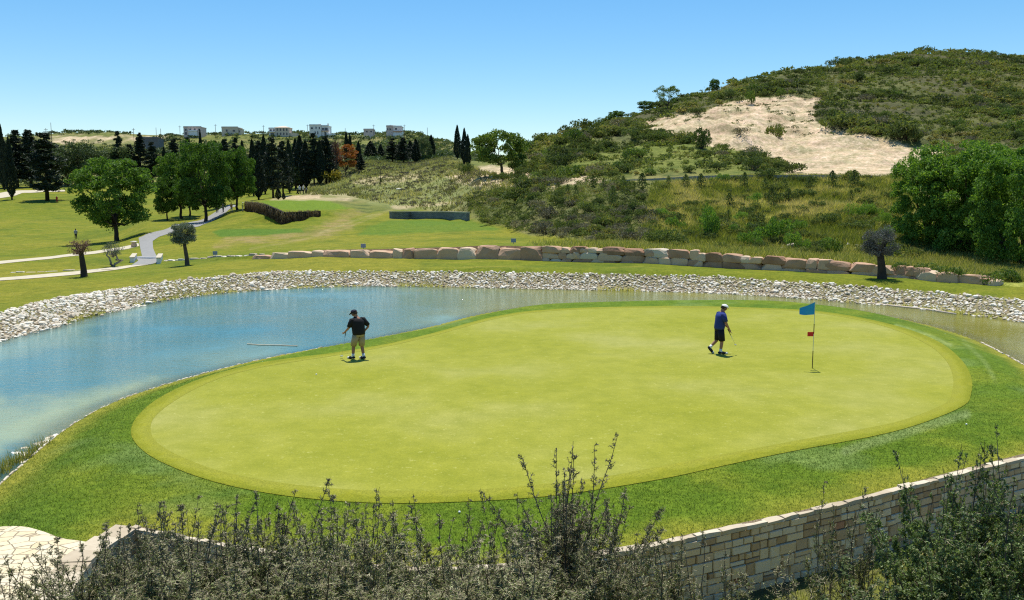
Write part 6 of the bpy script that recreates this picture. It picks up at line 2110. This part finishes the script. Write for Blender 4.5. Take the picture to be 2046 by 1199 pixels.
# ------------------------------------------------------------------ flag, balls, line on the water
M_FLAG = mat_plain('blue_flag_cloth', (.03, .30, .62), .8, .2, .1, 3)
M_RED = mat_plain('red_cloth', (.62, .04, .03), .8, .2, .1, 3)
M_BLACK = mat_plain('black_paint', (.02, .02, .022), .5, .3, .1, 3)
M_POLE = mat_plain('pale_pole', (.62, .64, .50), .5, .4, .05, 3)
M_BALL = mat_plain('ball_white', (.85, .85, .85), .35, .5, .02, 30)
x_, y_ = pix(1623, 735, .01)
zf = gz(x_, y_)
fh = zrow(1623, 603, y_) - zf
fs = thing('flagstick', (x_, y_, zf), 'flagstick with a blue flag and a small red marker standing in the hole', 'flagstick')
r0 = .011
zz_ = [(0, .62, M_BLACK), (.62, 1.22, M_POLE), (1.22, 1.56, M_BLACK), (1.56, fh, M_POLE)]
for a_, b_, mt in zz_:
    link('pole', MB().add(*tube([(0, 0, a_ - (.1 if a_ == 0 else 0)), (0, 0, b_)], [r0 + (.004 if mt is M_BLACK else 0)] * 2, 8)).data('pole', mt), fs)
V, fq = [], []
nx_, nz_ = 12, 6
for side in (0, 1):
    for i in range(nx_ + 1):
        u_ = i / nx_
        for j in range(nz_ + 1):
            v_ = j / nz_
            zt = fh - .01 - .215 * u_ ** .9; zb_ = fh - .44 + .0 * u_ - .02 * math.sin(u_ * 3)
            V.append((-.50 * u_ - .01, .05 * math.sin(u_ * 7 + v_ * 1.5) * u_ + .003 * (side * 2 - 1), zb_ + (zt - zb_) * v_))
w1 = nz_ + 1
for side in (0, 1):
    o_ = side * (nx_ + 1) * w1
    for i in range(nx_):
        for j in range(nz_):
            q_ = [o_ + i * w1 + j, o_ + (i + 1) * w1 + j, o_ + (i + 1) * w1 + j + 1, o_ + i * w1 + j + 1]
            fq.append(q_ if side == 0 else q_[::-1])
link('flag', MB().add(V, np.array(fq)).data('flag', M_FLAG, True), fs)
zm = zrow(1623, 672, y_) - zf
link('marker', MB().add(*box(-.215, -.012, -.006, .006, zm, zm + .15)).data('marker', M_RED), fs)
link('cup', MB().add(*tube([(0, 0, .002), (0, 0, .006)], [.054, .054], 16)).data('cup', M_BLACK), fs)
for a_, b_, lab in ((918, 1025, 'white golf ball in the rough near the bottom centre'), (1931, 848, 'white golf ball in the rough at the right'), (632, 749, 'golf ball lying on the left part of the green')):
    x_, y_ = pix(a_, b_, .02)
    tag(link('golf_ball', MB().add(ICO3[0] * .0235, ICO3[1]).data('golf_ball', M_BALL, True), None, (x_, y_, gz(x_, y_) + (.033 if a_ != 632 else .03))), lab, 'golf ball')


def floating(pxs, label, r=.03, mt=None):
    pts = [(*pix(a_, b_, WZ), WZ + .01) for a_, b_ in pxs]
    return tag(link('floating_pipe', MB().add(*tube(pts, [r] * len(pts), 6)).data('floating_pipe', mt or M_CREAM, True)), label, 'pipe')


floating([(494, 688), (520, 690), (560, 690.5), (594, 692)], 'thin pale pipe floating on the blue part of the pond', .028)
floating([(1422, 583), (1470, 585), (1540, 587.5), (1562, 588)], 'thin pale pipe at the water line in front of the stones, near centre right', .03)
floating([(1732, 605.5), (1790, 612), (1850, 618), (1910, 628)], 'brownish pipe lying in the shallow water before the stones at the right', .05, M_HB)

# ------------------------------------------------------------------ people
def pm(name, c, var=.1):
    return mat_plain(name, c, .8, .25, var, 6)


M_SKIN = pm('skin', (.34, .18, .12)); M_HAIR = pm('hair', (.05, .035, .025))
SHIRT = {'black': pm('black_polo', (.012, .012, .014)), 'blue': pm('blue_polo', (.02, .042, .19)), 'white': pm('white_shirt', (.70, .68, .66)), 'red': pm('red_shirt', (.50, .03, .03)), 'yellow': pm('yellow_shirt', (.62, .60, .18)),
         'orange': pm('orange_shirt', (.62, .25, .06)), 'grey': pm('grey_shirt', (.34, .32, .33))}
LEGW = {'khaki': pm('khaki_cloth', (.33, .28, .20)), 'navy': pm('navy_cloth', (.012, .013, .022)), 'dark': pm('dark_cloth', (.03, .03, .04)), 'light': pm('light_cloth', (.5, .48, .42)), 'red': SHIRT['red']}
M_SHOE = pm('dark_shoe', (.02, .022, .03)); M_SHOEW = pm('white_shoe_leather', (.68, .68, .68)); M_SOCK = pm('white_sock', (.75, .75, .75))
CAPM = {'navy': pm('navy_cap', (.012, .014, .03)), 'white': pm('white_cap', (.80, .79, .74))}
M_STEEL = mat_plain('steel', (.6, .6, .6), .3, .5, .05, 5, 0, .9)
M_EYE = pm('eye_dark', (.02, .02, .02))


def skin_mesh(name, verts, edges, radii, mat, root=0, sub=1):
    me = bpy.data.meshes.new(name + '_cage')
    me.from_pydata([tuple(v) for v in verts], edges, [])
    o = bpy.data.objects.new('cage', me); COLL.objects.link(o)
    o.modifiers.new('s', 'SKIN')
    for i, d in enumerate(me.skin_vertices[0].data if me.skin_vertices else []):
        pass
    if not me.skin_vertices:
        bm = bmesh.new(); bm.from_mesh(me); bm.verts.layers.skin.verify(); bm.to_mesh(me); bm.free()
    for i, d in enumerate(me.skin_vertices[0].data):
        r_ = radii[i]
        d.radius = (r_, r_) if np.isscalar(r_) else r_
        d.use_root = (i == root)
    sb = o.modifiers.new('u', 'SUBSURF'); sb.levels = sub; sb.render_levels = sub
    dg = bpy.context.evaluated_depsgraph_get()
    ev = o.evaluated_get(dg)
    out = bpy.data.meshes.new_from_object(ev)
    out.name = name
    bpy.data.objects.remove(o)
    out.materials.clear(); out.materials.append(mat)
    out.polygons.foreach_set('use_smooth', np.ones(len(out.polygons), bool))
    return out


def person(loc, rz, sc, J, shirt, legs, cap, label, shoes='dark', long_legs=False, bow=0., turn=0., club=None, group=None, detail=True):
    """J: joints in the body's own frame (x right, y ahead, z up)"""
    e = thing('person', loc, label, 'person', group, rz, (sc * 1.12, sc * 1.12, sc) if detail else sc)
    A = {k: np.array(v, float) for k, v in J.items()}
    hip = A['pelvis']
    neck = A['neck']; head = A['head']
    hd = (head - neck); hd /= np.linalg.norm(hd)
    verts = [hip, hip * .5 + A['chest'] * .5, A['chest'], neck, neck * .4 + head * .6, head, head + hd * .095]
    rad = [.135, .125, (.15, .12), .058, .078, .092, .062]
    ed = [(0, 1), (1, 2), (2, 3), (3, 4), (4, 5), (5, 6)]
    def addv(p, r_, frm):
        verts.append(np.array(p, float)); rad.append(r_); ed.append((frm, len(verts) - 1)); return len(verts) - 1
    fwd = np.array([math.sin(-turn) * 1.0, math.cos(turn), -bow]); fwd /= np.linalg.norm(fwd)
    # nose
    addv(head + fwd * .115 + np.array([0, 0, -.01]), .014, 5)
    for s, nm in ((-1, 'l'), (1, 'r')):
        sh = addv(A['sh_' + nm], .062, 2)
        el = addv(A['el_' + nm], .043, sh)
        wr = addv(A['wr_' + nm], .029, el)
        d_ = A['wr_' + nm] - A['el_' + nm]; d_ /= np.linalg.norm(d_)
        pl = addv(A['wr_' + nm] + d_ * .07, (.036, .020) if detail else .03, wr)
        if detail:
            side = np.cross(d_, [0, 1, .2]); side /= np.linalg.norm(side)
            curl = np.array([0, .6, -.2]) if club != nm else np.array([0, .8, .2])
            pc = A['wr_' + nm] + d_ * .085
            for f_, (o_, L_) in enumerate(((-.028, .070), (-.010, .080), (.010, .075), (.027, .058))):
                a1 = addv(pc + side * o_ + d_ * .015, .0095, pl)
                dd = d_ + curl * .35; dd /= np.linalg.norm(dd)
                a2 = addv(pc + side * o_ + d_ * .015 + dd * L_ * .55, .0085, a1)
                dd = d_ * .4 + curl; dd /= np.linalg.norm(dd)
                addv(verts[a2] + dd * L_ * .5, .0075, a2)
            t1 = addv(A['wr_' + nm] + d_ * .035 + side * -.035 + np.array([0, .02, 0]), .012, pl)
            addv(verts[t1] + d_ * .035 + np.array([0, .03, 0]), .010, t1)
        hp_ = addv(A['hip_' + nm], .095, 0)
        kn = addv(A['kn_' + nm], .058, hp_)
        cf = addv(A['kn_' + nm] * .62 + A['an_' + nm] * .38, .058, kn)
        an_ = addv(A['an_' + nm], .038, cf)
        addv(A['toe_' + nm], .036, an_)
    link('body', skin_mesh('body', verts, ed, rad, M_SKIN, 0, 2), e)
    # shirt: torso loft with sleeves
    c0, c1 = hip, A['chest']
    sx = abs(A['sh_r'][0] - A['sh_l'][0]) / 2 + .045
    def lp(t): return c0 * (1 - t) + c1 * t
    rings = []
    for t, rx, ry in ((-.16, .195, .150), (.0, .205, .160), (.3, .205, .158), (.65, .215, .150), (1.0, .232, .150), (1.18, .228, .145), (1.36, .17, .115), (1.5, .082, .082), (1.56, .066, .066)):
        p = lp(t) if t <= 1 else c1 + (neck - c1) * (t - 1) / .5
        rings.append((p[0], p[1], p[2], rx * sx / .235, ry))
    sb = MB().add(*loft(rings, 18))
    for nm in ('l', 'r'):
        a, b_ = A['sh_' + nm], A['el_' + nm]
        i_ = a + (c1 + np.array([0, 0, .06]) - a) * .35
        sb.add(*tube([i_, a, a * .6 + b_ * .4, a * .12 + b_ * .88], [.088, .086, .080, .076], 12))
    link('shirt', sb.data('shirt', SHIRT[shirt], True), e)
    # collar
    link('collar', MB().add(*tube([neck + np.array([0, -.012, -.055]), neck + np.array([0, 0, .0])], [.078, .064], 12)).data('collar', SHIRT[shirt], True), e)
    tb = MB().add(*loft([(hip[0], hip[1], hip[2] - .13, .185, .145), (hip[0], hip[1], hip[2] - .03, .19, .148), (hip[0], hip[1], hip[2] + .08, .18, .142)], 16))
    for nm in ('l', 'r'):
        h_, k_, a_ = A['hip_' + nm], A['kn_' + nm], A['an_' + nm]
        if long_legs:
            tb.add(*tube([h_, h_ * .5 + k_ * .5, k_, k_ * .4 + a_ * .6, a_], [.112, .100, .078, .068, .062], 12))
        else:
            tb.add(*tube([h_, h_ * .5 + k_ * .5, k_ + (k_ - h_) * .02], [.116, .108, .096], 12))
    link('trousers' if long_legs else 'shorts', tb.data('trousers', LEGW[legs], True), e)
    for nm in ('l', 'r'):
        a_, t_, k_ = A['an_' + nm], A['toe_' + nm], A['kn_' + nm]
        if not long_legs and detail:
            link('sock', MB().add(*tube([a_ + (k_ - a_) * .28, a_ + (k_ - a_) * .05, a_ * .8 + t_ * .2], [.048, .046, .045], 10)).data('sock', M_SOCK, True), e)
        d_ = t_ - a_; d_[2] = 0 if abs(t_[2] - a_[2]) < .12 else d_[2]
        dn_ = d_ / np.linalg.norm(d_)
        dz = np.array([0, 0, -.025])
        sh_ = MB().add(*tube([a_ - dn_ * .075 + dz, a_ - dn_ * .04 + dz, a_ + dn_ * .05 + dz, t_ + dn_ * .0 + dz * .4, t_ + dn_ * .06 + dz * .4], [.03, .050, .050, .044, .022], 10))
        s_o = link('shoe', sh_.data('shoe', M_SHOE, True), e)
        if detail:
            tc_ = MB().add(*tube([t_ - dn_ * .03 + dz * .3, t_ + dn_ * .02 + dz * .3, t_ + dn_ * .07 + dz * .4], [.046, .044, .022], 10))
            link('toe_cap', tc_.data('toe_cap', M_SHOEW, True), s_o)
    # head: hair, cap, eyes
    up = hd; rt = np.cross(fwd, up); rt /= np.linalg.norm(rt); f2 = np.cross(up, rt)
    hc = head + up * .015
    def orient(V): return V[:, :1] * rt + V[:, 1:2] * f2 + V[:, 2:3] * up
    V, Fc = ICO3[0].copy(), ICO3[1]
    Vh = V * np.array([.098, .112, .115]); Vh[:, 2] = np.maximum(Vh[:, 2], -.05); Vh[:, 1] = np.minimum(Vh[:, 1], .045)
    link('hair', MB().add(orient(Vh) + hc, Fc).data('hair', M_HAIR, True), e)
    Vc = V * np.array([.106, .122, .105]); Vc[:, 2] = np.maximum(Vc[:, 2], .015)
    cb = MB().add(orient(Vc + np.array([0, .005, .03])) + hc, Fc)
    co_ = link('cap', cb.data('cap', CAPM[cap], True), e)
    pv = []
    for k in range(9):
        t = math.pi * k / 8
        pv.append((.085 * math.cos(t), .10 + .085 * math.sin(t), .045 - .02 * math.sin(t)))
    pv2 = [(a, b_, c_ - .006) for a, b_, c_ in pv]
    n = len(pv)
    vv = orient(np.array(pv + pv2)) + hc
    fs_ = [np.array([[k, k + 1, n + k + 1, n + k] for k in range(n - 1)]), np.array([[0, k, k + 1] for k in range(1, n - 1)] + [[n, n + k + 1, n + k] for k in range(1, n - 1)])]
    link('visor', MB().add(vv, fs_).data('visor', CAPM[cap], False), co_)
    if cap == 'navy' and detail:
        link('badge', MB().add(orient(ICO2[0] * np.array([.035, .012, .02]) + np.array([-.075, .06, .075])) + hc, ICO2[1]).data('badge', CAPM['white'], True), co_)
    if detail:
        for s in (-1, 1):
            link('eye', MB().add(orient(ICO1[0] * .011 + np.array([s * .032, .088, -.002])) + hc, ICO1[1]).data('eye', M_EYE, True), e)
            link('ear', MB().add(orient(ICO1[0] * np.array([.010, .02, .03]) + np.array([s * .096, 0, -.02])) + hc, ICO1[1]).data('ear', M_SKIN, True), e)
        link('mouth', MB().add(orient(ICO1[0] * np.array([.024, .006, .005]) + np.array([0, .094, -.062])) + hc, ICO1[1]).data('mouth', M_EYE, True), e)
    return e, A


def putter(hand, tip, rz, loc, sc, label):
    e = thing('putter', loc, label, 'golf club', None, rz, sc)
    h_, t_ = np.array(hand, float), np.array(tip, float)
    d_ = (t_ - h_) / np.linalg.norm(t_ - h_)
    link('grip', MB().add(*tube([h_ - d_ * .12, h_ + d_ * .14], [.014, .011], 8)).data('grip', M_BLACK, True), e)
    link('shaft', MB().add(*tube([h_ + d_ * .14, t_], [.0065, .005], 8)).data('shaft', M_STEEL, True), e)
    link('head', MB().add(*box(-.055, .055, -.012, .03, -.03, -.002)).data('head', M_STEEL), e).location = tuple(t_)
    return e


# golfer in black: seen from behind, facing the water on the left, one hand on the hip
x_, y_ = pix(718, 719, 0)
zg = gz(x_, y_) + .008
s_ = (zrow(718, 618, y_) - zg) / 1.79
J1 = dict(pelvis=(0, 0, .96), chest=(0, .05, 1.34), neck=(-.02, .09, 1.50), head=(-.05, .15, 1.625),
          sh_l=(-.205, .07, 1.41), el_l=(-.29, .12, 1.14), wr_l=(-.30, .32, .98), sh_r=(.205, .05, 1.41), el_r=(.34, -.05, 1.16), wr_r=(.225, .03, .98),
          hip_l=(-.095, 0, .90), kn_l=(-.115, .14, .50), an_l=(-.13, .16, .09), toe_l=(-.17, .33, .045),
          hip_r=(.095, 0, .90), kn_r=(.12, .03, .49), an_r=(.13, -.06, .09), toe_r=(.12, .10, .045))
rz1 = R(42)
person((x_, y_, zg), rz1, s_, J1, 'black', 'khaki', 'navy', 'golfer in black shirt, khaki shorts and dark cap on the left edge of the green', bow=.55, turn=.5, club='l')
putter((-.31, .37, .93), (-.34, .62, .09), rz1, (x_, y_, zg), s_, 'putter held low by the golfer in black')
# golfer in blue: walking to the right
x_, y_ = pix(1436, 707, 0)
zg = gz(x_, y_) + .008
s_ = (zrow(1436, 607, y_) - zg) / 1.79
J2 = dict(pelvis=(0, 0, .96), chest=(0, .03, 1.35), neck=(0, .07, 1.50), head=(.0, .13, 1.63),
          sh_l=(-.20, .05, 1.42), el_l=(-.25, .09, 1.16), wr_l=(-.20, .27, .98), sh_r=(.20, .05, 1.42), el_r=(.25, .11, 1.15), wr_r=(.22, .24, .90),
          hip_l=(-.09, 0, .90), kn_l=(-.09, -.02, .50), an_l=(-.09, -.27, .22), toe_l=(-.09, -.17, .06),
          hip_r=(.09, .0, .90), kn_r=(.09, .06, .49), an_r=(.09, .02, .09), toe_r=(.09, .20, .045))
rz2 = R(-82)
person((x_, y_, zg), rz2, s_, J2, 'blue', 'navy', 'white', 'golfer in blue shirt, dark shorts and white cap walking right on the green', bow=.35, turn=0, club='r')
putter((.22, .27, .82), (.24, .50, .37), rz2, (x_, y_, zg), s_, 'putter carried by the golfer in blue')

JS = dict(pelvis=(0, 0, .96), chest=(0, .02, 1.36), neck=(0, .04, 1.52), head=(0, .07, 1.66),
          sh_l=(-.20, .02, 1.43), el_l=(-.25, .03, 1.15), wr_l=(-.22, .16, .95), sh_r=(.20, .02, 1.43), el_r=(.25, .03, 1.15), wr_r=(.22, .14, .94),
          hip_l=(-.09, 0, .90), kn_l=(-.12, .06, .50), an_l=(-.14, .08, .09), toe_l=(-.15, .22, .045), hip_r=(.09, 0, .90), kn_r=(.11, -.02, .50), an_r=(.13, -.08, .09), toe_r=(.14, .06, .045))
FP = [(152, 478, 457.5, 20, 'grey', 'dark', 'person in a light top seen from behind on the left fairway'), (114, 404, 392, 40, 'red', 'red', 'distant person dressed in red beside the broad dark conifer'),
      (434, 425, 404, 10, 'white', 'dark', 'person in white top and dark trousers on the path under the trees'), (446, 424, 405, -30, 'grey', 'dark', 'person bending slightly to the right on the path under the trees'),
      (463, 424, 406, 60, 'orange', 'light', 'person in orange in the shade under the path trees'), (485, 423, 405, -60, 'yellow', 'light', 'person in pale yellow beside the left end of the hedge'),
      (599, 388, 370, 30, 'white', 'dark', 'left of two people with golf bags on the far lawn'), (606, 388, 369, -40, 'white', 'navy', 'right of two people with golf bags on the far lawn')]
for a_, b_, t_, rz_, sh_, lg_, lab in FP:
    x_, y_, z_ = hit(a_, b_, 90)
    s_ = (b_ - t_) / F * depth(x_, y_, z_) / 1.79
    s_ = min(max(s_, .8), 1.15)
    person((x_, y_, z_ + .02), R(rz_), s_, JS, sh_, lg_, 'white' if sh_ != 'grey' else 'navy', lab, long_legs=True, detail=False)
for a_, b_, rz_, lab in ((594, 388, -20, 'dark golf bag on a trolley left of the two far people'), (611, 388, 20, 'navy golf bag on a trolley right of the two far people')):
    x_, y_, z_ = hit(a_, b_, 90)
    e = thing('golf_bag', (x_, y_, z_), lab, 'golf bag', None, R(rz_))
    link('bag', MB().add(*tube([(0, 0, .2), (.1, .1, .75), (.16, .16, 1.15)], [.16, .17, .18], 12)).data('bag', LEGW['navy'], True), e)
    link('clubs', MB().add(*segs(np.array([[.12, .14, .9], [.16, .18, .9], [.2, .14, .9]]), np.array([[.2, .2, 1.45], [.16, .26, 1.5], [.28, .2, 1.42]]), .015, .02, 4)).data('clubs', M_STEEL), e)
    link('frame', MB().add(*segs(np.array([[0, 0, .15], [-.3, 0, .15]]), np.array([[-.25, -.3, 1.0], [.3, 0, .15]]), .02, .02, 4)).data('frame', M_BLACK), e)
    for s in (-1, 1):
        link('wheel', MB().add(*tube([(s * .3 - .02, 0, .15), (s * .3 + .02, 0, .15)], [.15, .15], 16)).data('wheel', M_BLACK), e)

# ------------------------------------------------------------------ light, sky, exposure
SUN_EL, SUN_AZ = R(71), R(-1)      # azimuth measured from the view direction, clockwise
sun_d = bpy.data.lights.new('sun', 'SUN')
sun_d.energy = 5.0
sun_d.angle = R(.53)
sun_d.color = (1, .955, .88)
sun = bpy.data.objects.new('sun', sun_d)
COLL.objects.link(sun)
dv = Vector((math.sin(SUN_AZ) * math.cos(SUN_EL), math.cos(SUN_AZ) * math.cos(SUN_EL), math.sin(SUN_EL)))
sun.rotation_euler = dv.to_track_quat('Z', 'Y').to_euler()
sun.location = (0, 0, 60)
w = bpy.data.worlds.new('World')
SC.world = w
w.use_nodes = True
nt = w.node_tree
for n_ in list(nt.nodes): nt.nodes.remove(n_)
sky = nt.nodes.new('ShaderNodeTexSky')
sky.sky_type = 'NISHITA'
sky.sun_disc = False
sky.sun_elevation = SUN_EL
sky.sun_rotation = SUN_AZ
sky.altitude = 300
sky.air_density = 1.0
sky.dust_density = .3
sky.ozone_density = 3.5
bg = nt.nodes.new('ShaderNodeBackground'); bg.inputs['Strength'].default_value = .125
wo = nt.nodes.new('ShaderNodeOutputWorld')
hs = nt.nodes.new('ShaderNodeHueSaturation'); hs.inputs['Saturation'].default_value = 1.3; hs.inputs['Hue'].default_value = .494
nt.links.new(sky.outputs[0], hs.inputs['Color']); nt.links.new(hs.outputs[0], bg.inputs['Color']); nt.links.new(bg.outputs[0], wo.inputs['Surface'])
SC.view_settings.view_transform = 'Standard'
SC.view_settings.look = 'None'
SC.view_settings.exposure = 0.2
SC.view_settings.gamma = 1
SC.render.engine = 'CYCLES'
SC.cycles.max_bounces = 6
SC.cycles.diffuse_bounces = 2
SC.cycles.glossy_bounces = 3
SC.cycles.transparent_max_bounces = 12
SC.cycles.caustics_reflective = False
SC.cycles.caustics_refractive = False
SC.cycles.use_denoising = False
SC.cycles.pixel_filter_type = 'BLACKMAN_HARRIS'
SC.cycles.filter_width = 1.2
SC.cycles.use_adaptive_sampling = False
print('objects', len(SC.objects))
